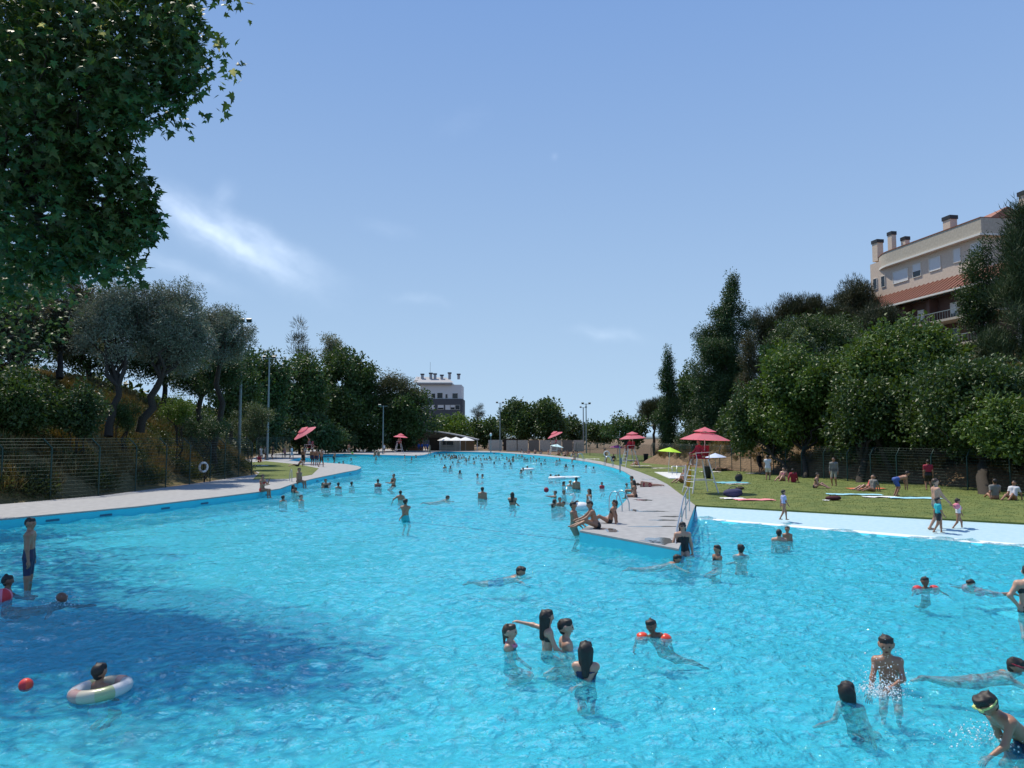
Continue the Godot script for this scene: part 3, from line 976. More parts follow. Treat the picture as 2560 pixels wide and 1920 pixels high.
	tree("dark_tree", "large tree with upright tufts behind the far tilted parasol", Vector3(7.27, 6.44, -158.00), 3.95, 5.39, {"size": 0.95, "tints": GREEN, "clumps": 11, "rz": 6.0})
	tree("dark_tree", "low dark tree beyond the two far lamp masts", Vector3(14.66, 4.48, -180.00), 3.31, 3.44, {"size": 1.1, "tints": DEEP, "clumps": 8, "rz": 5.0})
	tree("dark_tree", "low distant tree beneath the twin lamp masts' lamps", Vector3(22.32, 4.04, -200.00), 3.94, 2.93, {"size": 1.2, "tints": GREEN, "clumps": 8, "rz": 5.0})
	# right bank
	tree("young_tree", "young light green tree on the lawn beside the pale earth mound", Vector3(13.87, 3.93, -92.00), 2.66, 2.46, {"size": 0.55, "tints": GREEN, "clumps": 10, "base": Vector3(12.92, 0.36, -86.26), "girth": 0.13})
	tree("stone_pine", "dark pine with a layered crown beside the smaller poplar", Vector3(21.54, 7.01, -115.00), 2.18, 3.69, {"size": 1.0, "leaf": "needle", "tints": PINE, "clumps": 15, "shape": "pine", "thick": 2.2})
	tree("poplar_tree", "slim dark columnar poplar, the smaller of the two", Vector3(17.51, 7.54, -85.00), 1.16, 5.49, {"shape": "column", "size": 0.5, "thick": 1.6, "clumps": 15, "tints": DEEP, "leaf": "fine", "girth": 0.25}, "columnar poplars")
	tree("poplar_tree", "tall dark columnar poplar with a leaning ragged tip, the largest", Vector3(21.69, 11.11, -78.00), 2.64, 8.97, {"shape": "column", "size": 0.55, "thick": 1.6, "clumps": 20, "tints": DEEP, "leaf": "fine", "girth": 0.35, "lean": 1.3, "profile": [0.78, 1.0, 0.95, 0.78, 0.58, 0.16]}, "columnar poplars")
	tree("poplar_tree", "short brown tipped poplar tucked beside the tallest poplar", Vector3(22.87, 7.76, -73.00), 1.31, 5.25, {"shape": "column", "size": 0.5, "thick": 1.5, "clumps": 14, "tints": [Color(0.04, 0.055, 0.02), Color(0.12, 0.09, 0.04)], "leaf": "fine", "girth": 0.2}, "columnar poplars")
	tree("dark_tree", "green leafy tree between the two columnar poplars", Vector3(23.12, 7.57, -98.00), 2.06, 5.29, {"size": 0.7, "tints": GREEN, "clumps": 10})
	tree("pine_tree", "pine on the hill brow behind the tallest poplar", Vector3(37.44, 17.69, -112.00), 2.91, 4.93, {"size": 0.95, "leaf": "needle", "tints": PINE, "clumps": 18, "shape": "pine", "thick": 2.2}, "pines on the hill brow")
	tree("pine_tree", "broad pine on the hill brow with a pale trunk showing", Vector3(43.22, 19.87, -112.00), 4.60, 5.33, {"size": 0.95, "leaf": "needle", "tints": PINE, "clumps": 22, "shape": "pine", "thick": 2.2}, "pines on the hill brow")
	tree("pine_tree", "highest pine on the hill brow beside the apartment house", Vector3(48.74, 20.67, -108.00), 4.87, 5.38, {"size": 0.95, "leaf": "needle", "tints": PINE, "clumps": 22, "shape": "pine", "thick": 2.2}, "pines on the hill brow")
	tree("pine_tree", "low pine in front of the apartment house's dark balconies", Vector3(43.95, 16.04, -90.00), 2.91, 3.73, {"size": 0.85, "leaf": "needle", "tints": PINE, "clumps": 15, "shape": "pine", "thick": 2.2}, "pines on the hill brow")
	tree("dark_tree", "soft green tree on the slope below the hill pines", Vector3(35.62, 13.30, -86.00), 6.26, 4.12, {"size": 0.75, "leaf": "fine", "tints": GREEN, "clumps": 13, "rz": 5.0})
	tree("lime_tree", "bright yellow green tree on the slope beside the brown tipped poplar", Vector3(26.52, 10.80, -76.00), 2.01, 2.32, {"size": 0.6, "tints": FRESH, "clumps": 9})
	tree("dark_tree", "small tree top with pale leaves above the lawn trees", Vector3(27.79, 11.80, -72.00), 1.18, 2.07, {"size": 0.5, "tints": [Color(0.08, 0.12, 0.05), Color(0.15, 0.2, 0.09)], "clumps": 8})
	tree("cedar_tree", "huge dark weeping cedar beside the apartment house", Vector3(42.32, 13.60, -62.00), 5.10, 7.73, {"leaf": "needle", "size": 0.95, "shape": "tiers", "clumps": 9, "tints": [Color(0.03, 0.06, 0.018), Color(0.065, 0.10, 0.03)], "thick": 3.4, "droop": -0.5, "flat": 1.5, "girth": 0.5})
	tree("climbing_tree", "ragged green tree reaching up before the pale house wall", Vector3(40.90, 15.65, -66.00), 1.58, 5.77, {"size": 0.6, "leaf": "fine", "tints": DEEP, "clumps": 9})
	tree("shade_tree", "low green shade tree with hanging boughs beside the tall parasol chair", Vector3(19.61, 4.51, -60.00), 2.32, 3.81, {"size": 0.5, "tints": GREEN, "clumps": 12, "base": Vector3(19.70, 0.36, -53.88), "girth": 0.13}, "shade trees along the lawn fence")
	tree("shade_tree", "bright green shade tree with a dense rounded crown over the lawn fence", Vector3(21.84, 5.76, -57.00), 3.53, 4.73, {"size": 0.52, "tints": [Color(0.05, 0.10, 0.02), Color(0.11, 0.18, 0.03)], "clumps": 15, "base": Vector3(20.23, 0.36, -52.84), "girth": 0.18, "thick": 1.4}, "shade trees along the lawn fence")
	tree("shade_tree", "dark shade tree with the stoutest straight trunk behind the red clad sunbather", Vector3(23.27, 4.21, -50.00), 2.50, 3.26, {"size": 0.5, "tints": GREEN, "clumps": 13, "base": Vector3(21.73, 0.36, -47.76), "girth": 0.24}, "shade trees along the lawn fence")
	tree("shade_tree", "large light green shade tree with a slanting trunk behind the stooping bather", Vector3(26.67, 6.64, -52.00), 4.05, 5.02, {"size": 0.52, "tints": [Color(0.06, 0.115, 0.02), Color(0.12, 0.19, 0.03)], "clumps": 17, "base": Vector3(24.33, 0.36, -48.61), "girth": 0.16, "thick": 1.4, "fork": Vector3(-1.0, 3.2, -0.5)}, "shade trees along the lawn fence")
	tree("shade_tree", "spreading shade tree with a thick dark trunk behind the man and two children", Vector3(27.20, 4.59, -44.00), 4.28, 3.53, {"size": 0.46, "tints": GREEN, "clumps": 18, "base": Vector3(23.37, 0.36, -37.85), "girth": 0.27, "thick": 1.3}, "shade trees along the lawn fence")
	tree("shade_tree", "shade tree with low sunlit boughs above the seated pair", Vector3(26.43, 3.50, -39.00), 3.07, 1.89, {"size": 0.42, "tints": [Color(0.06, 0.12, 0.02), Color(0.12, 0.19, 0.03)], "clumps": 13, "base": Vector3(24.14, 0.36, -34.51), "girth": 0.2}, "shade trees along the lawn fence")
	tree("dark_tree", "dark tree filling the gap on the slope behind the bright shade tree", Vector3(31.18, 6.14, -64.00), 4.21, 3.88, {"size": 0.6, "tints": DEEP, "clumps": 12})
	tree("dark_tree", "dark tree on the slope behind the slanting trunk", Vector3(33.78, 5.92, -56.00), 3.98, 2.95, {"size": 0.6, "tints": DEEP, "clumps": 12})
	tree("dark_tree", "dark low tree on the slope between the poplars and lawn trees", Vector3(21.52, 4.01, -70.00), 2.39, 2.57, {"size": 0.55, "tints": GREEN, "clumps": 10})

# ---------------------------------------------------------------- built things
func paints() -> void:
	mat("green_paint", 0.008, 0.045, 0.035, 0.5)
	mat("steel", 0.55, 0.57, 0.60, 0.3).metallic = 0.9
	mat("grey_mast", 0.20, 0.24, 0.24, 0.5)
	mat("white_paint", 0.72, 0.72, 0.70, 0.45)
	mat("white_cloth", 0.75, 0.75, 0.73, 0.8)
	mat("black_plastic", 0.015, 0.015, 0.017, 0.5)
	mat("red_cloth", 0.30, 0.015, 0.03, 0.8)
	var pink := mat("pink_cloth", 0.88, 0.25, 0.31, 0.75)
	pink.backlight_enabled = true
	pink.backlight = Color(1.0, 0.52, 0.58)
	mat("lime_cloth", 0.45, 0.72, 0.03, 0.7)
	mat("magenta_cloth", 0.70, 0.12, 0.40, 0.7)
	mat("aqua_cloth", 0.55, 0.78, 0.78, 0.7)
	mat("blue_white_cloth", 0.52, 0.60, 0.78, 0.7)
	mat("yellow_board", 0.62, 0.36, 0.02, 0.4)
	mat("dark_glass", 0.02, 0.025, 0.03, 0.12)
	mat("shutter", 0.62, 0.62, 0.62, 0.6)
	mat("brick_dark", 0.10, 0.055, 0.045, 0.85)
	grained("render_pink", grain(512, 0.02, 51, Color(0.52, 0.42, 0.34), Color(0.64, 0.53, 0.43), 5), 4.0, 0.9)
	grained("parapet", grain(512, 0.02, 52, Color(0.36, 0.32, 0.26), Color(0.50, 0.45, 0.37), 5), 4.0, 0.9)
	mat("terracotta", 0.22, 0.085, 0.055, 0.85)
	mat("terracotta_pale", 0.30, 0.13, 0.085, 0.85)
	mat("white_trim", 0.68, 0.66, 0.60, 0.6)
	grained("dark_brickwork", grain(512, 0.03, 53, Color(0.06, 0.065, 0.075), Color(0.10, 0.105, 0.115), 5), 3.0, 0.9)
	mat("grey_roof", 0.33, 0.33, 0.34, 0.7)
	mat("kiosk_wall", 0.50, 0.48, 0.42, 0.8)
	mat("kiosk_roof", 0.17, 0.15, 0.12, 0.8)
	mat("rust_wall", 0.26, 0.13, 0.075, 0.85)
	mat("dark_wood", 0.05, 0.035, 0.025, 0.8)
	mat("wood", 0.30, 0.19, 0.10, 0.7)

# fence of posts with slanted arms; each bay is a panel of wires
func mesh_fence(label: String, feet: Array, high: float, out: Vector3, group := "") -> void:
	var t := base("mesh_fence", label, "fence", feet[0], 0.0, group)
	var o: Vector3 = feet[0]
	for i in feet.size():
		var p: Vector3 = feet[i] - o
		var b := MB.new()
		b.tube([p - Vector3.UP * 0.3, p + Vector3.UP * high, p + Vector3.UP * (high + 0.42) + out * 0.42], [0.035, 0.035, 0.03], 6)
		part("post", b, M.green_paint, t)
		if i == feet.size() - 1:
			break
		var q: Vector3 = feet[i + 1] - o
		var w := MB.new()
		var rows := int(high / 0.17)
		for k in rows + 1:
			var y := 0.08 + (high - 0.08) * k / rows
			w.tube([p + Vector3.UP * y, q + Vector3.UP * y], [0.009, 0.009], 3, false)
		for k in 3:
			var s := Vector3.UP * (high + 0.14 * (k + 1)) + out * 0.14 * (k + 1)
			w.tube([p + s, q + s], [0.009, 0.009], 3, false)
		var n := int(p.distance_to(q) / 0.11)
		for k in n:
			var m := p.lerp(q, (k + 0.5) / n)
			w.tube([m + Vector3.UP * 0.05, m + Vector3.UP * high, m + Vector3.UP * (high + 0.42) + out * 0.42], [0.004, 0.004, 0.004], 3, false)
		part("wire_panel", w, M.green_paint, t)

func lamp_mast(label: String, foot: Vector3, high: float, lamps: int, thick := 0.09) -> void:
	var t := base("lamp_mast", label, "lamp mast", foot, 0.0, "tall lamp masts round the pool")
	var b := MB.new()
	b.lathe(Vector3.ZERO, [Vector2(0, 0), Vector2(0.22, 0), Vector2(0.22, 0.04), Vector2(thick * 1.5, 0.06), Vector2(thick, high), Vector2(0, high + 0.05)], 10)
	part("mast", b, M.grey_mast, t)
	var c := MB.new()
	c.beam(Vector3(-0.7, high - 0.05, 0), Vector3(0.7, high - 0.05, 0), 0.07, 0.07)
	part("crossbar", c, M.grey_mast, t)
	for k in lamps:
		var x := -0.6 + 1.2 * k / maxf(lamps - 1, 1.0)
		var l := MB.new()
		l.box(Vector3(x, high + 0.10, 0.10), Vector3(0.42, 0.30, 0.16), Basis(Vector3.RIGHT, 0.6))
		var h := part("floodlight", l, M.grey_mast, t)
		var g := MB.new()
		g.box(Vector3(x, high + 0.055, 0.175), Vector3(0.34, 0.22, 0.012), Basis(Vector3.RIGHT, 0.6))
		part("lens", g, M.dark_glass, h)

func parasol(t: Node3D, at: Vector3, r: float, m: Material, tilt: Basis, two_tier: bool, pole_to: float) -> void:
	var n := 8
	var c := MB.new()
	var rise := r * 0.38
	for k in n:
		for s in 4:
			var a0 := TAU * (k + s / 4.0) / n
			var a1 := TAU * (k + (s + 1) / 4.0) / n
			var sag0 := 1.0 - 0.05 * sin(s / 4.0 * PI)
			var sag1 := 1.0 - 0.05 * sin((s + 1) / 4.0 * PI)
			var rings := [0.34 if two_tier else 0.03, 0.65, 1.0]
			for q in 2:
				var h := func(u: float) -> float: return rise * (1.0 - pow(u, 1.15))
				var p := []
				for e in [[a0, rings[q], sag0], [a1, rings[q], sag1], [a1, rings[q + 1], sag1], [a0, rings[q + 1], sag0]]:
					p.append(at + tilt * Vector3(cos(e[0]) * r * e[1] * e[2], h.call(e[1]), sin(e[0]) * r * e[1] * e[2]))
				c.quad(p[0], p[1], p[2], p[3])
	part("canopy", c, m, t)
	if two_tier:
		var v := MB.new()
		for k in n:
			var a0 := TAU * k / n
			var a1 := TAU * (k + 1) / n
			var y0 := rise * 0.86
			v.tri(at + tilt * Vector3(0, rise * 1.32, 0), at + tilt * Vector3(cos(a1) * r * 0.46, y0, sin(a1) * r * 0.46), at + tilt * Vector3(cos(a0) * r * 0.46, y0, sin(a0) * r * 0.46))
		part("vent", v, m, t)
	for k in n:
		var a := TAU * k / n
		var b := MB.new()
		b.tube([at + tilt * Vector3(0, rise * 0.92, 0), at + tilt * Vector3(cos(a) * r * 0.98, 0.0, sin(a) * r * 0.98)], [0.012, 0.010], 4, false)
		part("rib", b, M.steel, t)
	var pole := MB.new()
	var top := at + tilt * Vector3(0, rise * 1.1, 0)
	pole.tube([Vector3(at.x * 0.0 + (at.x - top.x) * 0.0 + at.x, pole_to, at.z) if tilt == Basis.IDENTITY else at + tilt * Vector3(0, pole_to - at.y, 0), top], [0.022, 0.022], 7)
	part("pole", pole, M.white_paint, t)

func lifeguard_chair(label: String, foot: Vector3, turn: float, tilt: Basis, shift := Vector3.ZERO) -> Node3D:
	var t := base("lifeguard_chair", label, "lifeguard chair", foot, turn, "lifeguard chairs round the pool")
	var seat := 1.72
	for sx in [-1, 1]:
		for sz in [-1, 1]:
			var b := MB.new()
			b.tube([Vector3(sx * 0.72, 0, sz * 0.55), Vector3(sx * 0.30, seat, sz * 0.30)], [0.032, 0.032], 7)
			part("leg", b, M.white_paint, t)
	for sz in [-1, 1]:
		var b := MB.new()
		b.tube([Vector3(-0.56, 0.66, sz * 0.455), Vector3(0.56, 0.66, sz * 0.455)], [0.025, 0.025], 6)
		part("crossbar", b, M.white_paint, t)
	for k in 5:
		var y := 0.28 + k * 0.29
		var x := -0.72 + 0.42 * y / seat
		var b := MB.new()
		b.tube([Vector3(x, y, -0.55 + 0.25 * y / seat), Vector3(x, y, 0.55 - 0.25 * y / seat)], [0.018, 0.018], 6)
		part("rung", b, M.white_paint, t)
	var s := MB.new()
	s.box(Vector3(0, seat + 0.03, 0), Vector3(0.70, 0.06, 0.70))
	part("seat", s, M.red_cloth, t)
	var bk := MB.new()
	bk.box(Vector3(0.34, seat + 0.40, 0), Vector3(0.04, 0.55, 0.62), Basis(Vector3.BACK, -0.12))
	part("backrest", bk, M.red_cloth, t)
	for sz in [-1, 1]:
		var b := MB.new()
		b.tube([Vector3(-0.34, seat, sz * 0.34), Vector3(-0.40, seat + 0.30, sz * 0.36), Vector3(0.36, seat + 0.34, sz * 0.36), Vector3(0.34, seat, sz * 0.34)], [0.025, 0.025, 0.025, 0.025], 6)
		part("armrest", b, M.white_paint, t)
	parasol(t, Vector3(0.30, 2.68, 0) + shift, 1.32, M.pink_cloth, tilt, true, 1.75)
	return t

func beach_umbrella(label: String, foot: Vector3, r: float, m: Material, tilt: float, high := 1.75) -> void:
	var t := base("beach_umbrella", label, "umbrella", foot, 0.0, "beach umbrellas on the lawn")
	parasol(t, Vector3(0, high, 0), r, m, Basis(Vector3.BACK, tilt), false, -0.1)

func rail(called: String, label: String, path: Array, r: float, foot: Vector3, turn := 0.0, group := "") -> Node3D:
	var t := base(called, label, "handrail", foot, turn, group)
	for p in path:
		var b := MB.new()
		var rr := []
		for k in p.size():
			rr.append(r)
		b.tube(p, rr, 7)
		part("rail", b, M.steel, t)
	return t

func pool_ladder(label: String, foot: Vector3, turn: float, size := 1.0) -> void:
	var rails := []
	for s in [-0.27, 0.27]:
		rails.append([Vector3(s, 0, 0.55) * size, Vector3(s, 0.62, 0.52) * size, Vector3(s, 0.82, 0.40) * size, Vector3(s, 0.88, 0.22) * size, Vector3(s, 0.80, 0.02) * size, Vector3(s, 0.35, -0.18) * size, Vector3(s, -0.9, -0.22) * size])
	var t := rail("pool_ladder", label, rails, 0.024 * size, foot, turn, "steel pool ladders")
	for k in 3:
		var b := MB.new()
		b.box(Vector3(0, -0.15 - 0.26 * k, -0.22) * size, Vector3(0.54, 0.03, 0.09) * size)
		part("tread", b, M.steel, t)

func towel(label: String, at: Vector3, l: float, w: float, turn: float, m: Material, group := "towels spread on the lawn") -> void:
	var t := base("towel", label, "towel", at, turn, group)
	var b := MB.new()
	var n := 8
	var r := RandomNumberGenerator.new()
	r.seed = int(absf(at.x * 100))
	var hs := []
	for i in (n + 1) * (n + 1):
		hs.append(0.012 + r.randf() * 0.035)
	for i in n:
		for j in n:
			var p := []
			for e in [[0, 0], [0, 1], [1, 1], [1, 0]]:
				var k: int = (i + e[0]) * (n + 1) + j + e[1]
				p.append(Vector3((float(i + e[0]) / n - 0.5) * l, hs[k], (float(j + e[1]) / n - 0.5) * w + 0.05 * sin(i + e[0])))
			b.quad(p[0], p[1], p[2], p[3])
	part("cloth", b, m, t)

func bag(label: String, at: Vector3, s: Vector3, m: Material, turn := 0.0) -> void:
	var t := base("bag", label, "bag", at, turn, "bags lying on the grass")
	var b := MB.new()
	b.ball(Vector3(0, s.y * 0.45, 0), Vector3(s.x * 0.5, s.y * 0.5, s.z * 0.5), 12)
	b.ball(Vector3(s.x * 0.18, s.y * 0.6, 0), Vector3(s.x * 0.3, s.y * 0.38, s.z * 0.42), 10)
	part("body", b, m, t)
	var h := MB.new()
	h.tube([Vector3(-s.x * 0.25, s.y * 0.8, 0), Vector3(-s.x * 0.1, s.y * 1.15, 0.02), Vector3(s.x * 0.15, s.y * 1.15, -0.02), Vector3(s.x * 0.28, s.y * 0.85, 0)], [0.015, 0.015, 0.015, 0.015], 5)
	part("handle", h, m, t)

func ring_float(called: String, label: String, at: Vector3, big: float, small: float, cols: Array, category := "swim ring", tilt := Basis.IDENTITY) -> void:
	var t := base(called, label, category, at)
	var n := 10
	for k in n:
		var b := MB.new()
		for s in 4:
			var a0 := TAU * (k + s / 4.0) / n
			var a1 := TAU * (k + (s + 1) / 4.0) / n
			for j in 10:
				var t0 := TAU * j / 10
				var t1 := TAU * (j + 1) / 10
				var p := []
				var q := []
				for e in [[a0, t0], [a0, t1], [a1, t1], [a1, t0]]:
					var d := Vector3(cos(e[0]), 0, sin(e[0]))
					var nn := d * cos(e[1]) + Vector3.UP * sin(e[1])
					p.append(tilt * (d * big + nn * small))
					q.append(tilt * nn)
				var k0 := b.v.size()
				for e in 4:
					b.vert(p[e], q[e])
				b.ix.append_array([k0, k0 + 2, k0 + 1, k0, k0 + 3, k0 + 2])
		part("segment", b, cols[k % cols.size()], t)

func life_ring(label: String, at: Vector3, face: Basis, group := "life rings") -> void:
	var t := base("life_ring", label, "life ring", at, 0.0, group)
	var b := MB.new()
	b.torus(Vector3.ZERO, 0.28, 0.07, face * Basis(Vector3.RIGHT, PI / 2))
	part("ring", b, M.white_paint, t)
	var r := MB.new()
	for k in 4:
		var a := TAU * (k + 0.5) / 4
		r.torus(face * Vector3(cos(a) * 0.28, sin(a) * 0.28, 0), 0.078, 0.012, face * Basis(Vector3.BACK, a), 12, 5)
	r.tube([face * Vector3(-0.2, -0.2, 0.09), face * Vector3(0, -0.52, 0.1), face * Vector3(0.18, -0.25, 0.09)], [0.012, 0.012, 0.012], 5)
	part("rope", r, M.wood, t)

func things() -> void:
	paints()
	var outw := Vector3(-1, 0, 0)
	mesh_fence("dark green wire fence with slanted arms along the bank behind the paving", [Vector3(-27.6, DECK, -22.5), Vector3(-23.86, 0.35, -32.20), Vector3(-22.57, 0.35, -33.79), Vector3(-21.29, 0.35, -35.30), Vector3(-20.10, 0.35, -37.21), Vector3(-19.79, 0.35, -40.21), Vector3(-19.48, 0.35, -43.04), Vector3(-19.37, 0.35, -45.92), Vector3(-19.26, 0.35, -48.78), Vector3(-19.38, 0.35, -51.53), Vector3(-19.74, 0.35, -55.16), Vector3(-19.79, 0.35, -58.08), Vector3(-22.5, 1.2, -60.0)], 2.35, outw, "wire fences")
	mesh_fence("dark green wire fence beyond the small lawn on the far bank", [Vector3(-30.47, 0.35, -90.88), Vector3(-30.82, 0.35, -95.66), Vector3(-30.65, 0.35, -99.13), Vector3(-30.37, 0.35, -100.96), Vector3(-29.97, 0.35, -102.86)], 2.4, Vector3(0, 0, -1), "wire fences")
	var e := []
	for p in [[1830, 1178], [1852, 1180], [1878, 1182], [1908, 1185], [1934, 1186], [1965, 1189], [2005, 1192], [2060, 1198], [2119, 1205], [2178, 1205], [2243, 1207], [2330, 1213], [2420, 1221], [2527, 1231], [2640, 1240]]:
		pass
	mesh_fence("dark green wire fence with slanted arms behind the lawn under the shade trees", [Vector3(18.42, 0.36, -63.99), Vector3(18.72, 0.36, -62.52), Vector3(19.13, 0.36, -61.12), Vector3(19.43, 0.36, -59.13), Vector3(19.81, 0.36, -57.88), Vector3(20.10, 0.36, -56.09), Vector3(20.64, 0.36, -54.42), Vector3(21.15, 0.36, -51.84), Vector3(21.52, 0.36, -49.04), Vector3(22.04, 0.36, -46.94), Vector3(22.66, 0.36, -45.01), Vector3(23.54, 0.36, -42.89), Vector3(24.40, 0.36, -40.96), Vector3(25.54, 0.36, -39.20), Vector3(26.52, 0.36, -37.33)], 1.75, Vector3(0.8, 0, -0.6), "wire fences")
	mesh_fence("short green wire fence closing the lawn beside the pale umbrella", [Vector3(15.98, 0.36, -87.65), Vector3(16.21, 0.36, -83.61), Vector3(16.41, 0.36, -79.93), Vector3(16.84, 0.36, -76.56), Vector3(17.08, 0.36, -72.49), Vector3(17.70, 0.36, -69.71), Vector3(18.05, 0.36, -66.32), Vector3(18.42, 0.36, -63.99)], 1.7, Vector3(0.5, 0, -0.85), "wire fences")
	mesh_fence("low wire fence crossing the far lawn before the earth slope", [Vector3(10.35, 0.36, -123.43), Vector3(11.81, 0.36, -115.56), Vector3(13.10, 0.36, -108.64), Vector3(14.37, 0.36, -103.47), Vector3(15.53, 0.36, -98.78), Vector3(15.98, 0.36, -87.65)], 1.5, Vector3(0.3, 0, -0.9), "wire fences")
	lamp_mast("tall grey lamp mast rising through the pale olive's crown", Vector3(-22.18, 0.35, -62), 12.3, 3)
	lamp_mast("tall grey lamp mast standing by the small lawn's tilted parasol", Vector3(-30.14, 0.35, -94.01), 12.62, 2)
	lamp_mast("slim lamp mast in the shade near the far lifeguard chair", Vector3(-21.46, 0.35, -126.74), 8.0, 1, 0.07)
	lamp_mast("slim lamp mast beside the large rounded far tree", Vector3(-2.36, 0.30, -149.84), 9.58, 2, 0.08)
	lamp_mast("lamp mast of the distant twin pair, the shorter one", Vector3(15.94, 0.3, -170), 9.45, 2, 0.10)
	lamp_mast("lamp mast of the distant twin pair, the taller one", Vector3(12.91, 0.36, -132.44), 8.58, 2, 0.08)
	# lifeguard chairs and their parasols
	var up := Basis.IDENTITY
	lifeguard_chair("white lifeguard chair under a level pink parasol on the lawn by the jetty", Vector3(9.59, 0.36, -39), 0.25, Basis(Vector3.BACK, -0.04))
	lifeguard_chair("white lifeguard chair under a sharply tilted pink parasol by the small lawn", Vector3(-21.34, 0.35, -80.21), 0.0, Basis(Vector3.BACK, 0.50) * Basis(Vector3.RIGHT, 0.28), Vector3(-0.75, 0.55, 0))
	lifeguard_chair("white lifeguard chair under a red pink parasol beside the kiosk", Vector3(-19.72, 0.35, -132.91), 0.4, Basis(Vector3.BACK, -0.08), Vector3(0, 0.1, 0))
	lifeguard_chair("white lifeguard chair under a pink parasol by the young tree", Vector3(11.05, 0.36, -71.54), 0.3, Basis(Vector3.BACK, 0.06))
	lifeguard_chair("white lifeguard chair under a tilted pink parasol at the crowded far lawn", Vector3(6.64, 0.36, -120.69), 0.2, Basis(Vector3.BACK, 0.42), Vector3(-0.1, 0.4, 0))
	beach_umbrella("lime green beach umbrella planted by the white slab", Vector3(12.49, 0.36, -60.44), 0.95, M.lime_cloth, -0.08, 1.65)
	beach_umbrella("pale blue and white beach umbrella near the fence", Vector3(17.25, 0.36, -64.75), 0.95, M.blue_white_cloth, 0.03, 1.1)
	beach_umbrella("magenta beach umbrella by the life ring post", Vector3(12.74, 0.36, -92.10), 0.95, M.magenta_cloth, -0.1, 1.5)
	beach_umbrella("pale aqua beach umbrella in the far sunbathing crowd", Vector3(7.42, 0.36, -126.29), 1.15, M.aqua_cloth, -0.15, 1.2)
	# rails
	pool_ladder("steel ladder hoops on the jetty behind the girl leaning back", Vector3(4.26, 0.35, -29.61), -2.35, 0.85)
	pool_ladder("steel ladder hoops beside the man sitting on the paving corner", Vector3(-14.03, 0.35, -49.22), 0.5, 0.9)
	pool_ladder("steel ladder hoops where the far walk narrows", Vector3(9.54, 0.35, -73.73), -1.9, 1.1)
	pool_ladder("steel ladder hoops on the walk by the life ring post", Vector3(8.33, 0.35, -90.88), -1.9)
	var r0 := Vector3(4.57, 0.35, -21.29)
	var r1 := Vector3(6.65, 0.35, -28.84)
	var d := r1 - r0
	rail("handrail", "sloping steel handrail along the jetty beside the woman in black", [[Vector3(0, -0.1, 0) + d * -0.12, Vector3(0, 0.32, 0), d * 0.5 + Vector3(0, 0.85, 0), d + Vector3(0, 0.95, 0), d * 1.08 + Vector3(0, 0.9, 0), d * 1.08], [Vector3(0, 0.32, 0), Vector3(0, -0.02, 0)], [d * 0.34 + Vector3(0, 0.68, 0), d * 0.34], [d * 0.70 + Vector3(0, 0.9, 0), d * 0.70], [Vector3(0, 0.1, 0), d * 0.5 + Vector3(0, 0.45, 0), d + Vector3(0, 0.5, 0)]], 0.022, r0)
	var pole := base("pole", "plain dark metal pole at the pool edge before the far ladder", "pole", Vector3(8.67, 0.35, -61.33))
	var b := MB.new()
	b.lathe(Vector3.ZERO, [Vector2(0, 0), Vector2(0.09, 0), Vector2(0.09, 0.03), Vector2(0.05, 0.05), Vector2(0.05, 2.1), Vector2(0, 2.12)], 8)
	part("shaft", b, M.grey_mast, pole)
	var bl := MB.new()
	bl.box(Vector3(0.10, 0.9, 0), Vector3(0.14, 0.5, 0.03))
	part("sign_plate", bl, M.grey_mast, pole)
	life_ring("white life ring hanging on the green fence by the paving", Vector3(-19.47, 0.35, -47.93) + Vector3(0.15, 0.95, 0.1), Basis(Vector3.UP, 1.0))
	life_ring("white life ring on a post at the far lawn's edge", Vector3(10.22, 0.36, -82.35) + Vector3(0, 1.0, 0.08), Basis.IDENTITY)
	var post := base("ring_post", "wooden post carrying the life ring beside the magenta umbrella", "post", Vector3(10.22, 0.36, -82.35))
	b = MB.new()
	b.beam(Vector3(0, -0.05, 0), Vector3(0, 1.5, 0), 0.07, 0.07)
	part("post", b, M.wood, post)
	# rescue board, bins
	var bd := base("rescue_board", "yellow rescue board leaning upright against the lifeguard chair", "rescue board", Vector3(9.68, 0.36, -41.91), 0.3)
	b = MB.new()
	b.ball(Vector3(0, 0.78, 0), Vector3(0.17, 0.80, 0.05), 14, Basis(Vector3.BACK, -0.06))
	part("hull", b, M.yellow_board, bd)
	b = MB.new()
	b.ball(Vector3(-0.17, 0.72, -0.02), Vector3(0.10, 0.62, 0.05), 12, Basis(Vector3.BACK, -0.06))
	part("cover", b, M.white_cloth, bd)
	for q in [[Vector3(13.36, 0.36, -52.33), "black bag hung waste bin beside the tall lifeguard chair"], [Vector3(15.89, 0.36, -90.56), "black waste bin on the lawn by the green fence corner"]]:
		var w := base("waste_bin", q[1], "bin", q[0], 0.0, "black waste bins")
		b = MB.new()
		b.lathe(Vector3.ZERO, [Vector2(0, 0), Vector2(0.24, 0), Vector2(0.30, 0.80), Vector2(0.31, 0.82), Vector2(0.26, 0.82), Vector2(0.25, 0.70), Vector2(0, 0.68)], 14)
		part("body", b, M.black_plastic, w)
		b = MB.new()
		b.torus(Vector3(0, 0.82, 0), 0.30, 0.02)
		part("rim", b, M.black_plastic, w)
	# white slab with a steel frame
	b = MB.new()
	b.prism(PackedVector2Array([Vector2(11.39, -61.12), Vector2(13.11, -61.12), Vector2(13.20, -56.68), Vector2(11.79, -51.84), Vector2(10.68, -51.84)]), 0.3, 0.40)
	setting("white_slab", b, M.white_paint)
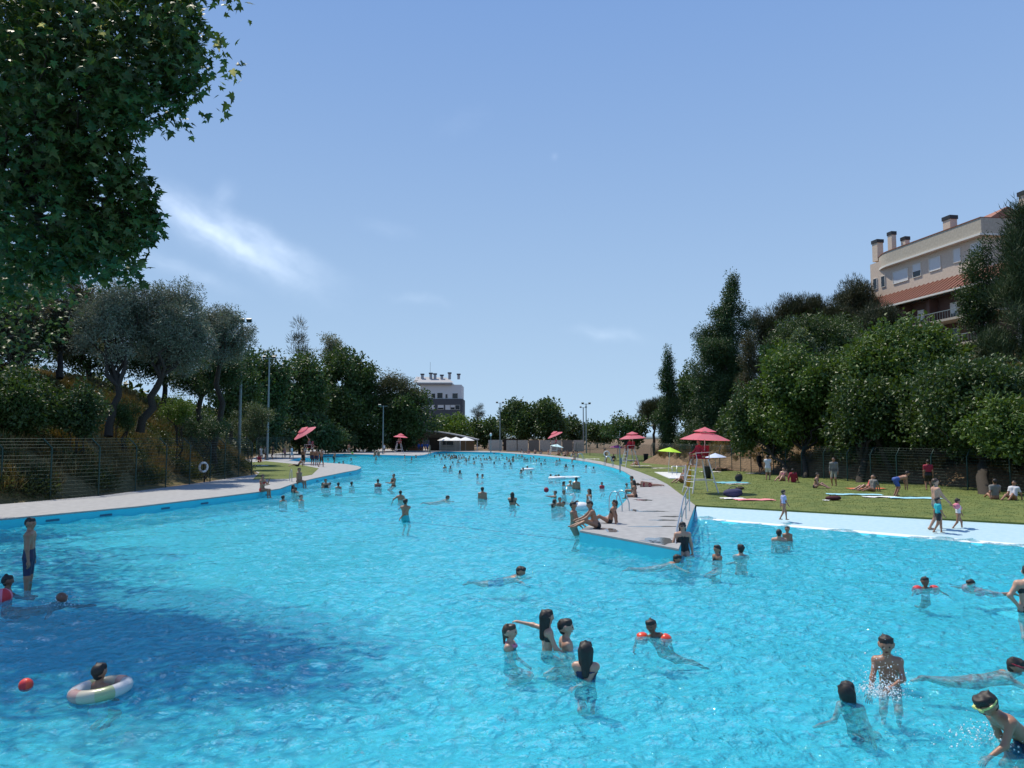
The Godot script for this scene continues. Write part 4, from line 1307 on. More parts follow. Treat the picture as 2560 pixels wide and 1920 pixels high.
	var fr := rail("shower_frame", "bent steel shower frame standing on the white slab", [[Vector3(-0.45, 0, 0), Vector3(-0.45, 0.62, 0), Vector3(0.45, 0.62, 0), Vector3(0.45, 0, 0)], [Vector3(-0.45, 0, 0.7), Vector3(-0.45, 0.62, 0.7), Vector3(0.45, 0.62, 0.7), Vector3(0.45, 0, 0.7)], [Vector3(-0.45, 0.62, 0), Vector3(-0.45, 0.62, 0.7)], [Vector3(0.45, 0.62, 0), Vector3(0.45, 0.62, 0.7)]], 0.025, Vector3(12.36, 0.40, -57.06), 0.3)
	# towels and bags
	var teal := mat("teal_towel", 0.16, 0.42, 0.48, 0.9)
	var pinkt := mat("pink_towel", 0.72, 0.25, 0.26, 0.9)
	var cream := mat("cream_towel", 0.62, 0.58, 0.50, 0.9)
	var sky_t := mat("sky_towel", 0.32, 0.62, 0.72, 0.9)
	var orange := mat("orange_towel", 0.60, 0.16, 0.07, 0.9)
	var navy := mat("navy_cloth", 0.035, 0.035, 0.09, 0.85)
	var dark := mat("dark_cloth", 0.02, 0.02, 0.022, 0.85)
	towel("pink and red towel spread before the navy bag on the lawn", Vector3(10.85, 0.37, -34.37), 1.7, 0.8, 0.05, pinkt)
	towel("white towel under the navy bag on the lawn", Vector3(10.11, 0.37, -35.08), 1.0, 0.7, 0.1, M.white_cloth)
	bag("large navy bag lying beside the pink towel", Vector3(10.30, 0.39, -35.72), Vector3(0.95, 0.42, 0.6), navy)
	towel("teal and white towel with a black bag on it", Vector3(13.51, 0.37, -47.15), 1.9, 1.5, 0.15, teal)
	towel("cream towel edge beneath the teal towel", Vector3(13.42, 0.37, -45.66), 1.3, 0.4, 0.1, cream)
	bag("black pointed bag on the teal towel", Vector3(14.21, 0.40, -47.92), Vector3(0.5, 0.5, 0.35), dark)
	bag("small brown sandals and cap heap alone on open grass", Vector3(12.29, 0.36, -41.27), Vector3(0.5, 0.16, 0.25), M.dark_wood)
	bag("dark and maroon clothes heap on the open lawn", Vector3(14.38, 0.36, -34.30), Vector3(0.75, 0.22, 0.4), mat("maroon_cloth", 0.06, 0.012, 0.018, 0.9))
	towel("white cloth corner beside the maroon clothes heap", Vector3(13.95, 0.37, -33.97), 0.3, 0.3, 0.1, M.white_cloth)
	towel("long pale blue towel in the sun along the shade's edge", Vector3(16.73, 0.37, -37.46), 2.5, 0.75, -0.12, sky_t)
	towel("white towel joined to the pale blue towels at the shade's edge", Vector3(17.26, 0.37, -35.93), 1.5, 0.6, -0.1, M.white_cloth)
	towel("pale aqua towel nearest the walking man on the shade's edge", Vector3(18.51, 0.37, -35.28), 2.2, 0.7, -0.08, sky_t)
	towel("orange towel under the sunbather in red", Vector3(19.31, 0.37, -41.76), 2.0, 0.8, 0.0, orange)
	towel("cream towel on the grass near the young tree", Vector3(12.44, 0.37, -74.21), 2.0, 0.9, 0.2, cream)
	towel("cream towel on the lawn near the lime umbrella", Vector3(13.47, 0.37, -68.59), 1.9, 0.8, 0.1, cream)
	towel("white towel pile on the far lawn before the magenta umbrella", Vector3(10.13, 0.37, -96.68), 1.8, 1.2, 0.1, M.white_cloth)
	towel("pale towel on the grass behind the pale blue umbrella", Vector3(15.96, 0.37, -61.59), 1.6, 0.9, 0.1, cream)
	towel("white towel on the small lawn beside the fence corner", Vector3(-24.74, 0.37, -75.24), 1.5, 0.9, 0.1, M.white_cloth)
	towel("cream bench cloth under the fence post by the dark clad walker", Vector3(18.87, 0.37, -58.92), 1.6, 0.6, 0.0, cream)

func window_on(parent: Node3D, o: Vector3, u: Vector3, n: Vector3, w: float, h: float, shutter: float, glass := "dark_glass") -> void:
	var b := MB.new()
	var bs := Basis(u, Vector3.UP, n)
	b.box(o + n * 0.01, Vector3(w, h, 0.06), bs)
	var win := part("window", b, M[glass], parent)
	var f := MB.new()
	for s in [-1, 1]:
		f.box(o + n * 0.05 + u * s * (w * 0.5 + 0.03), Vector3(0.07, h + 0.14, 0.12), bs)
		f.box(o + n * 0.05 + Vector3.UP * s * (h * 0.5 + 0.035), Vector3(w, 0.07, 0.12), bs)
	part("frame", f, M.white_trim, win)
	if shutter > 0:
		var q := MB.new()
		q.box(o + n * 0.055 + Vector3.UP * h * 0.5 * (1 - shutter), Vector3(w * 0.98, h * shutter, 0.03), bs)
		part("blind", q, M.shutter, win)

func houses() -> void:
	# apartment house on the hill to the right
	var L := Vector3(53.0, 0, -111)
	var R := Vector3(56.6, 0, -90)
	var u := (R - L).normalized()
	var n := Vector3.UP.cross(u).normalized() * -1.0
	if n.x > 0:
		n = -n
	var len := L.distance_to(R)
	var t := base("apartment_house", "cream apartment house with curved parapet above dark brick balconies on the hill", "building", Vector3(L.x, land(60, -100), L.z))
	var y0 := -t.position.y
	var P3 := func(a: float, y: float, o: float) -> Vector3: return u * a + n * o + Vector3.UP * (y + y0)
	var back := -14.0
	var b := MB.new()
	# main body
	var q := [P3.call(0.0, 8, 0), P3.call(len, 8, 0), P3.call(len, 8, back), P3.call(0.0, 8, back)]
	b.prism(PackedVector2Array([Vector2(q[0].x, q[0].z), Vector2(q[1].x, q[1].z), Vector2(q[1].x + 22, q[1].z - 3), Vector2(q[2].x + 22, q[2].z - 3), Vector2(q[3].x, q[3].z)]), 8 + y0, 28.6 + y0)
	part("wall", b, M.render_pink, t)
	# rounded parapet and cornice follow the front, bulging at the far end
	for ring in [[27.3, 27.55, 0.75, "cornice", "white_trim"], [27.55, 29.4, 0.55, "parapet", "parapet"], [29.4, 29.5, 0.62, "coping", "terracotta"]]:
		var pts := []
		for k in 9:
			var a := -1.6 + 3.2 * k / 8.0
			pts.append([lerpf(-0.6, 5.0, k / 8.0) if k < 8 else 5.0, ring[2] - (1.0 - sin(PI * 0.5 * k / 8.0)) * 2.2])
		pts.append([len + 0.5, ring[2]])
		b = MB.new()
		for k in pts.size() - 1:
			var a0: Vector3 = P3.call(pts[k][0], ring[0], pts[k][1])
			var a1: Vector3 = P3.call(pts[k + 1][0], ring[0], pts[k + 1][1])
			var hgt: Vector3 = Vector3.UP * (ring[1] - ring[0])
			b.quad(a0, a1, a1 + hgt, a0 + hgt)
			b.quad(a0 + hgt, a1 + hgt, a1 + hgt - n * 0.3, a0 + hgt - n * 0.3)
			b.quad(a0 - n * 0.9, a1 - n * 0.9, a1, a0)
		var c0: Vector3 = P3.call(len + 0.5, ring[0], ring[2])
		var c1: Vector3 = c0 + Vector3(24, 0, -3)
		var hh: Vector3 = Vector3.UP * (ring[1] - ring[0])
		b.quad(c0, c1, c1 + hh, c0 + hh)
		b.quad(c0 + hh, c1 + hh, c1 + hh + Vector3(0, 0, -0.3), c0 + hh + Vector3(0, 0, -0.3))
		part(ring[3], b, M[ring[4]], t)
	# attic roof set back
	b = MB.new()
	var r0: Vector3 = P3.call(7.5, 29.9, -4.6)
	var r1: Vector3 = P3.call(len - 1.0, 31.5, -4.6)
	var f0: Vector3 = P3.call(5.0, 29.2, -1.3)
	var f1: Vector3 = P3.call(len - 0.4, 29.6, -1.3)
	var g0: Vector3 = P3.call(5.0, 29.2, -8.5)
	var g1: Vector3 = P3.call(len - 0.4, 29.6, -8.5)
	b.quad(f0, f1, r1, r0)
	b.quad(g1, g0, r0, r1)
	b.tri(g0, f0, r0)
	b.tri(f1, g1, r1)
	b.box(P3.call(len - 3.0, 29.9, -10) + Vector3(8, 0, 0), Vector3(18, 3.4, 8), Basis(Vector3.UP, 0.13))
	part("attic", b, M.terracotta_pale, t)
	b = MB.new()
	b.box(P3.call(len - 3.0, 31.7, -10) + Vector3(8, 0, 0), Vector3(19.5, 0.25, 9.5), Basis(Vector3.UP, 0.13))
	part("roof", b, M.terracotta, t)
	for k in [[0.6, 29.4, 2.7, -0.9, 1.2], [3.4, 29.4, 3.2, -1.2, 0.9], [4.9, 29.4, 2.1, -2.2, 0.9], [13.2, 29.9, 2.2, -2.5, 1.3], [len + 1.2, 31.4, 1.3, -5.5, 1.6]]:
		b = MB.new()
		b.box(P3.call(k[0], k[1] + k[2] * 0.5 - 0.4, k[3]), Vector3(k[4], k[2], k[4] * 0.8), Basis(u, Vector3.UP, n))
		var ch := part("chimney", b, M.render_pink, t)
		b = MB.new()
		b.box(P3.call(k[0], k[1] + k[2] - 0.18, k[3]), Vector3(k[4] * 1.15, 0.5, k[4] * 0.95), Basis(u, Vector3.UP, n))
		part("cowl", b, M.black_plastic, ch)
	b = MB.new()
	b.tube([P3.call(len + 2.0, 32.5, -5.5), P3.call(len + 2.0, 35.6, -5.5)], [0.04, 0.03], 5)
	b.tube([P3.call(len + 1.2, 35.2, -5.5), P3.call(len + 2.9, 35.3, -5.5)], [0.025, 0.025], 4)
	b.tube([P3.call(len + 1.5, 34.9, -5.5), P3.call(len + 2.6, 34.9, -5.5)], [0.02, 0.02], 4)
	part("aerial", b, M.grey_mast, t)
	for k in [[1.1, 25.2, 0.8, 1.5, 0.0], [2.9, 25.2, 0.8, 1.5, 0.0], [6.6, 25.2, 3.0, 1.6, 1.0], [9.9, 25.3, 1.5, 1.7, 0.55], [13.3, 25.4, 2.0, 1.6, 1.0], [17.2, 25.6, 1.1, 1.6, 1.0], [20.3, 25.6, 1.6, 1.6, 1.0]]:
		window_on(t, P3.call(k[0], k[1] + 0.3, 0.0), u, n, k[2], k[3], k[4])
	# tiled apron roof, eave and balconies
	b = MB.new()
	b.quad(P3.call(-2.2, 20.9, 3.6), P3.call(len + 6, 20.9, 3.6), P3.call(len + 6, 23.4, 0.0), P3.call(-0.5, 23.4, 0.0))
	b.quad(P3.call(-2.2, 20.9, 3.6), P3.call(-0.5, 23.4, 0.0), P3.call(-0.5, 23.4, back), P3.call(-2.2, 20.9, back))
	part("apron_roof", b, M.terracotta, t)
	for k in 34:
		b = MB.new()
		var a := -1.6 + k * 0.85
		b.tube([P3.call(a, 20.97, 3.6), P3.call(a, 23.45, 0.02)], [0.09, 0.09], 5, false)
		part("tile", b, M.terracotta_pale, t)
	b = MB.new()
	b.beam(P3.call(-2.3, 20.8, 3.65), P3.call(len + 6, 20.8, 3.65), 0.25, 0.22)
	part("eave", b, M.white_trim, t)
	b = MB.new()
	var w0: Vector3 = P3.call(-0.2, 8, 1.4)
	b.quad(w0, P3.call(len + 6, 8, 1.4), P3.call(len + 6, 20.9, 1.4), P3.call(-0.2, 20.9, 1.4))
	b.quad(P3.call(-0.2, 8, back), w0, P3.call(-0.2, 20.9, 1.4), P3.call(-0.2, 20.9, back))
	part("brick_wall", b, M.brick_dark, t)
	for lv in [17.4, 14.2, 11.0]:
		b = MB.new()
		b.box((P3.call(0.5, lv, 2.5) + P3.call(len + 6, lv, 2.5)) * 0.5, Vector3(len + 5.5, 0.28, 2.3), Basis(u, Vector3.UP, n))
		var bal := part("balcony", b, M.parapet, t)
		b = MB.new()
		b.beam(P3.call(0.5, lv + 1.12, 3.55), P3.call(len + 6, lv + 1.12, 3.55), 0.06, 0.09)
		for k in 60:
			b.beam(P3.call(0.5 + k * 0.44, lv + 0.1, 3.55), P3.call(0.5 + k * 0.44, lv + 1.1, 3.55), 0.03, 0.03)
		part("railing", b, M.grey_mast, bal)
		for k in [[3.6, 1.0], [8.2, 0.9], [12.2, 1.0], [18.0, 1.0], [22.5, 1.0]]:
			window_on(t, P3.call(k[0], lv + 1.25, 1.43), u, n, k[1], 2.1, 0.6 if lv > 15 else 0.0)
		for k in [[5.8, 0], [10.3, 0], [15.0, 0]]:
			b = MB.new()
			b.box(P3.call(k[0], lv + 1.6, 2.0), Vector3(0.5, 3.0, 1.3), Basis(u, Vector3.UP, n))
			part("pier", b, M.brick_dark, t)
	# grey block beyond the far end
	var g := base("apartment_block", "dark grey apartment block with a white top storey beyond the far trees", "building", Vector3(-27.87, 0.3, -230))
	var wd := 12.9
	b = MB.new()
	b.box(Vector3(wd * 0.5, 7.2, -6), Vector3(wd, 14.4, 12))
	part("wall", b, M.dark_brickwork, g)
	b = MB.new()
	b.box(Vector3(wd * 0.5 - 0.2, 16.5, -6.2), Vector3(wd - 0.4, 4.4, 11.6))
	part("top_storey", b, M.shutter, g)
	b = MB.new()
	b.prism(PackedVector2Array([Vector2(-1, 0.4), Vector2(wd - 3.2, 0.4), Vector2(wd - 3.2, -11), Vector2(-1, -11)]), 18.7, 19.3)
	b.quad(Vector3(-2, 19.35, 0.6), Vector3(wd - 2.6, 19.35, 0.6), Vector3(wd - 5.5, 21.3, -6), Vector3(-2, 21.6, -6))
	part("roof", b, M.grey_roof, g)
	for k in [[0.2, 1.5], [2.8, 1.8], [4.1, 1.6], [6.2, 1.2], [8.6, 1.9], [11.4, 1.5]]:
		b = MB.new()
		b.box(Vector3(k[0], 20.6 + k[1] * 0.5, -4.0), Vector3(0.8, k[1], 0.8))
		var ch := part("chimney", b, M.grey_roof, g)
		b = MB.new()
		b.box(Vector3(k[0], 20.6 + k[1] + 0.05, -4.0), Vector3(1.15, 0.4, 1.1))
		part("cowl", b, M.dark_brickwork, ch)
	b = MB.new()
	b.tube([Vector3(2.6, 21, -4), Vector3(2.6, 26.0, -4)], [0.05, 0.04], 4)
	part("aerial", b, M.grey_mast, g)
	for k in [[1.5, 15.3, 1.1, 1.4], [4.0, 15.3, 1.1, 1.4], [6.0, 15.4, 1.6, 1.6], [8.0, 15.2, 0.6, 1.2], [10.6, 15.3, 1.6, 1.5]]:
		window_on(g, Vector3(k[0], k[1], -0.4), Vector3.RIGHT, Vector3.BACK, k[2], k[3], 0.0)
	for lv in [11.8, 8.0, 4.2]:
		for k in [[0.8, 1.5, 0.8], [3.6, 1.6, 0.9], [6.3, 1.7, 0.6], [8.4, 1.3, 1.0], [9.9, 1.2, 0.5], [11.4, 1.3, 0.0]]:
			window_on(g, Vector3(k[0], lv, 0.0), Vector3.RIGHT, Vector3.BACK, k[1], 1.3, k[2] if lv != 8.0 or k[0] > 7 else 0.0)
	# kiosk with a curved roof
	var ks := base("kiosk", "low kiosk with a wide curved roof and serving hatch at the far pool end", "building", Vector3(-24.55, 0.35, -158))
	var kw := 17.6
	b = MB.new()
	var n0 := 14
	for k in n0:
		var x0 := -1.0 + (kw + 1.0) * k / n0
		var x1 := -1.0 + (kw + 1.0) * (k + 1) / n0
		var h := func(x: float) -> float: return 2.2 + 2.1 * sin(clampf((x + 9.0) / (kw + 9.5), 0, 1) * PI)
		var ya: float = h.call(x0)
		var yb: float = h.call(x1)
		b.quad(Vector3(x0, ya, 2), Vector3(x1, yb, 2), Vector3(x1, yb, -6), Vector3(x0, ya, -6))
		b.quad(Vector3(x0, ya - 0.22, -6), Vector3(x1, yb - 0.22, -6), Vector3(x1, yb - 0.22, 2), Vector3(x0, ya - 0.22, 2))
		b.quad(Vector3(x0, ya - 0.22, 2), Vector3(x1, yb - 0.22, 2), Vector3(x1, yb, 2), Vector3(x0, ya, 2))
	part("roof", b, M.grey_roof, ks)
	b = MB.new()
	for k in n0:
		var x0 := -1.0 + (kw + 1.0) * k / n0
		var x1 := -1.0 + (kw + 1.0) * (k + 1) / n0
		var ya := 2.2 + 2.1 * sin(clampf((x0 + 9.0) / (kw + 9.5), 0, 1) * PI)
		var yb := 2.2 + 2.1 * sin(clampf((x1 + 9.0) / (kw + 9.5), 0, 1) * PI)
		b.quad(Vector3(x0, 2.2, -1.9), Vector3(x1, 2.2, -1.9), Vector3(x1, maxf(2.22, yb - 0.24), -1.9), Vector3(x0, maxf(2.22, ya - 0.24), -1.9))
	part("gable", b, M.kiosk_roof, ks)
	for k in [[4.4, 2.9, 2.4, "rust_wall", "rust_panel"], [8.4, 2.2, 2.6, "dark_wood", "door"], [11.6, 4.2, 2.7, "kiosk_wall", "wall"], [15.2, 2.9, 2.5, "wood", "wall"]]:
		b = MB.new()
		b.box(Vector3(k[0], k[2] * 0.5, -1.6), Vector3(k[1], k[2], 0.8))
		part(k[4], b, M[k[3]], ks)
	b = MB.new()
	b.box(Vector3(11.2, 1.55, -1.15), Vector3(2.2, 0.8, 0.12))
	var hat := part("hatch", b, M.dark_glass, ks)
	b = MB.new()
	b.box(Vector3(11.2, 1.08, -1.0), Vector3(2.5, 0.06, 0.5))
	part("counter", b, M.white_paint, hat)
	for x in [9.7, 13.9, 17.4]:
		b = MB.new()
		b.tube([Vector3(x, 0, 1.2), Vector3(x, 2.5, 1.2)], [0.08, 0.08], 7)
		part("column", b, M.white_paint, ks)
	for x in [1113, 1137, 1163]:
		pass
	var cafe := [Vector3(-13.22, 0.35, -155.66), Vector3(-11.26, 0.35, -155.66), Vector3(-9.31, 0.35, -155.66)]
	for k in 3:
		var c := base("cafe_parasol", ["white cafe parasol before the kiosk hatch, first of the row of three", "white cafe parasol in the middle of the kiosk row of three", "white cafe parasol nearest the low pale wall, last of the row of three"][k], "umbrella", cafe[k] + Vector3(0, 0, 2.0 - cafe[k].z - 155.0), 0.4, "cafe parasols before the kiosk")
		parasol(c, Vector3(0, 2.1, 0), 1.9, M.white_cloth, Basis.IDENTITY, false, 0.0)
	var wl := base("low_wall", "low pale concrete wall beside the kiosk at the far end", "wall", Vector3(-4.83, 0.35, -158))
	b = MB.new()
	b.box(Vector3(1.4, 1.1, 0), Vector3(2.9, 2.2, 0.3))
	part("panel", b, M.kiosk_wall, wl)
	b = MB.new()
	b.box(Vector3(4.6, 1.2, -0.4), Vector3(3.2, 2.4, 0.3))
	part("panel", b, M.dark_wood, wl)
	var ww := base("terrace_wall", "long grey terrace wall of panels behind the far sunbathers", "wall", Vector3(-1.19, 0.35, -150))
	for k in 7:
		b = MB.new()
		b.box(Vector3(1.1 + k * 2.2, 1.1, 0), Vector3(2.05, 2.2, 0.25))
		part("panel", b, M.kiosk_roof if k % 3 == 2 else M.parapet, ww)
	var sl := base("street_lamp", "small globe street lamp beside the kiosk's end", "street lamp", Vector3(-3.88, 0.35, -139.71))
	b = MB.new()
	b.lathe(Vector3.ZERO, [Vector2(0, 0), Vector2(0.14, 0), Vector2(0.06, 0.3), Vector2(0.05, 3.0), Vector2(0, 3.0)], 8)
	part("post", b, M.grey_mast, sl)
	b = MB.new()
	b.ball(Vector3(0, 3.25, 0), Vector3(0.22, 0.32, 0.22), 10)
	part("globe", b, M.white_paint, sl)

# ---------------------------------------------------------------- people
# Body as one skin over tapered bones: bones are [a, b, ra, rb, tag]
func skin_over(out: MB, bones: Array, cell: float, soft: float, tags: PackedByteArray, along: PackedByteArray) -> void:
	var lo := Vector3.ONE * 1e9
	var hi := Vector3.ONE * -1e9
	for q in bones:
		var r: float = maxf(q[2], q[3]) + 2.5 * cell
		lo = lo.min((q[0] as Vector3).min(q[1]) - Vector3.ONE * r)
		hi = hi.max((q[0] as Vector3).max(q[1]) + Vector3.ONE * r)
	var nx := int((hi.x - lo.x) / cell) + 2
	var ny := int((hi.y - lo.y) / cell) + 2
	var nz := int((hi.z - lo.z) / cell) + 2
	var f := PackedFloat32Array()
	f.resize(nx * ny * nz)
	f.fill(1.0)
	var who := PackedByteArray()
	who.resize(nx * ny * nz)
	var tt := PackedByteArray()
	tt.resize(nx * ny * nz)
	var near := PackedFloat32Array()
	near.resize(nx * ny * nz)
	near.fill(9.0)
	for q in bones:
		var a: Vector3 = q[0]
		var ab: Vector3 = q[1] - a
		var ll := maxf(ab.length_squared(), 1e-9)
		var ra: float = q[2]
		var dr: float = q[3] - ra
		var pad := maxf(q[2], q[3]) + maxf(2.0 * cell, soft)
		var l0 := ((a.min(q[1]) - Vector3.ONE * pad - lo) / cell).floor()
		var h0 := ((a.max(q[1]) + Vector3.ONE * pad - lo) / cell).ceil()
		var id: int = q[4]
		for z in range(maxi(0, int(l0.z)), mini(nz, int(h0.z) + 1)):
			for y in range(maxi(0, int(l0.y)), mini(ny, int(h0.y) + 1)):
				var row := (z * ny + y) * nx
				var p := Vector3(0, lo.y + y * cell, lo.z + z * cell) - a
				for x in range(maxi(0, int(l0.x)), mini(nx, int(h0.x) + 1)):
					p.x = lo.x + x * cell - a.x
					var t := clampf(p.dot(ab) / ll, 0.0, 1.0)
					var d := (p - ab * t).length() - ra - dr * t
					var k := row + x
					if d < near[k]:
						near[k] = d
						who[k] = id
						tt[k] = int(t * 255)
					var was := f[k]
					var h := soft - absf(was - d)
					f[k] = minf(was, d) - (h * h / soft * 0.25 if h > 0 else 0.0)
	var at := PackedInt32Array()
	at.resize(nx * ny * nz)
	at.fill(-1)
	var sx := 1
	var sy := nx
	var sz := nx * ny
	var corner := [0, sx, sy, sx + sy, sz, sx + sz, sy + sz, sx + sy + sz]
	var edges := [[0, 1], [2, 3], [4, 5], [6, 7], [0, 2], [1, 3], [4, 6], [5, 7], [0, 4], [1, 5], [2, 6], [3, 7]]
	var first := out.v.size()
	for z in nz - 1:
		for y in ny - 1:
			var row := (z * ny + y) * nx
			for x in nx - 1:
				var k := row + x
				var v0 := f[k]
				if v0 > 2.0 * cell:
					continue
				var inside := v0 < 0
				var mixed := (f[k + 1] < 0) != inside or (f[k + sy] < 0) != inside or (f[k + sz] < 0) != inside or (f[k + 1 + sy] < 0) != inside or (f[k + 1 + sz] < 0) != inside or (f[k + sy + sz] < 0) != inside or (f[k + 1 + sy + sz] < 0) != inside
				if not mixed:
					continue
				var sum := Vector3.ZERO
				var n := 0
				for e in edges:
					var fa := f[k + corner[e[0]]]
					var fb := f[k + corner[e[1]]]
					if (fa < 0) != (fb < 0):
						var t := fa / (fa - fb)
						var ca: int = e[0]
						var cb: int = e[1]
						var pa := Vector3(ca & 1, (ca >> 1) & 1, ca >> 2)
						sum += pa + (Vector3(cb & 1, (cb >> 1) & 1, cb >> 2) - pa) * t
						n += 1
				at[k] = out.v.size()
				out.v.append(lo + (Vector3(x, y, z) + sum / n) * cell)
				out.n.append(Vector3.ZERO)
				out.c.append(out.col)
				tags.append(who[k])
				along.append(tt[k])
	for z in range(1, nz - 1):
		for y in range(1, ny - 1):
			var row := (z * ny + y) * nx
			for x in range(1, nx - 1):
				var k := row + x
				if at[k] < 0:
					continue
				var s := f[k] < 0
				for ax in 3:
					var st: int = [sx, sy, sz][ax]
					if (f[k + st] < 0) == s:
						continue
					var s1: int = [sy, sz, sx][ax]
					var s2: int = [sz, sx, sy][ax]
					var a := at[k]
					var b := at[k - s1]
					var c := at[k - s1 - s2]
					var d := at[k - s2]
					if a < 0 or b < 0 or c < 0 or d < 0:
						continue
					if s:
						out.ix.append_array([a, d, c, a, c, b])
					else:
						out.ix.append_array([a, c, d, a, b, c])
	# normals from the faces
	var i := 0
	while i < out.ix.size():
		var a := out.ix[i]
		if a >= first:
			var b := out.ix[i + 1]
			var c := out.ix[i + 2]
			var nn := (out.v[c] - out.v[a]).cross(out.v[b] - out.v[a])
			out.n[a] += nn
			out.n[b] += nn
			out.n[c] += nn
		i += 3
	for k in range(first, out.v.size()):
		out.n[k] = out.n[k].normalized()

enum {PELVIS = 1, CHEST, SHOULDER, NECK, HEAD, UPPER, FORE, HAND, THIGH, SHIN, FOOT}

func worn(kind: String, id: int, t: float) -> bool:
	match kind:
		"trunks": return (id == PELVIS and t < 0.6) or (id == THIGH and t < 0.66)
		"shorts": return (id == PELVIS and t < 0.7) or (id == THIGH and t < 0.9)
		"brief": return (id == PELVIS and t < 0.35) or (id == THIGH and t < 0.10)
		"bikini": return (id == PELVIS and t < 0.3) or (id == THIGH and t < 0.08) or (id == CHEST and t > 0.35 and t < 0.85)
		"swimsuit": return id == PELVIS or (id == CHEST and t < 0.9) or (id == THIGH and t < 0.10)
		"rash": return id == CHEST or id == SHOULDER or (id == PELVIS and t > 0.3) or (id == UPPER and t < 0.75)
		"sleeved": return id == CHEST or id == SHOULDER or id == PELVIS or id == UPPER or (id == FORE and t < 0.8)
		"dress": return id == CHEST or id == SHOULDER or id == PELVIS or (id == UPPER and t < 0.6) or (id == THIGH and t < 0.8)
	return false

func axis(v: Array) -> Vector3:
	return Vector3(v[0], v[1], v[2]).normalized()

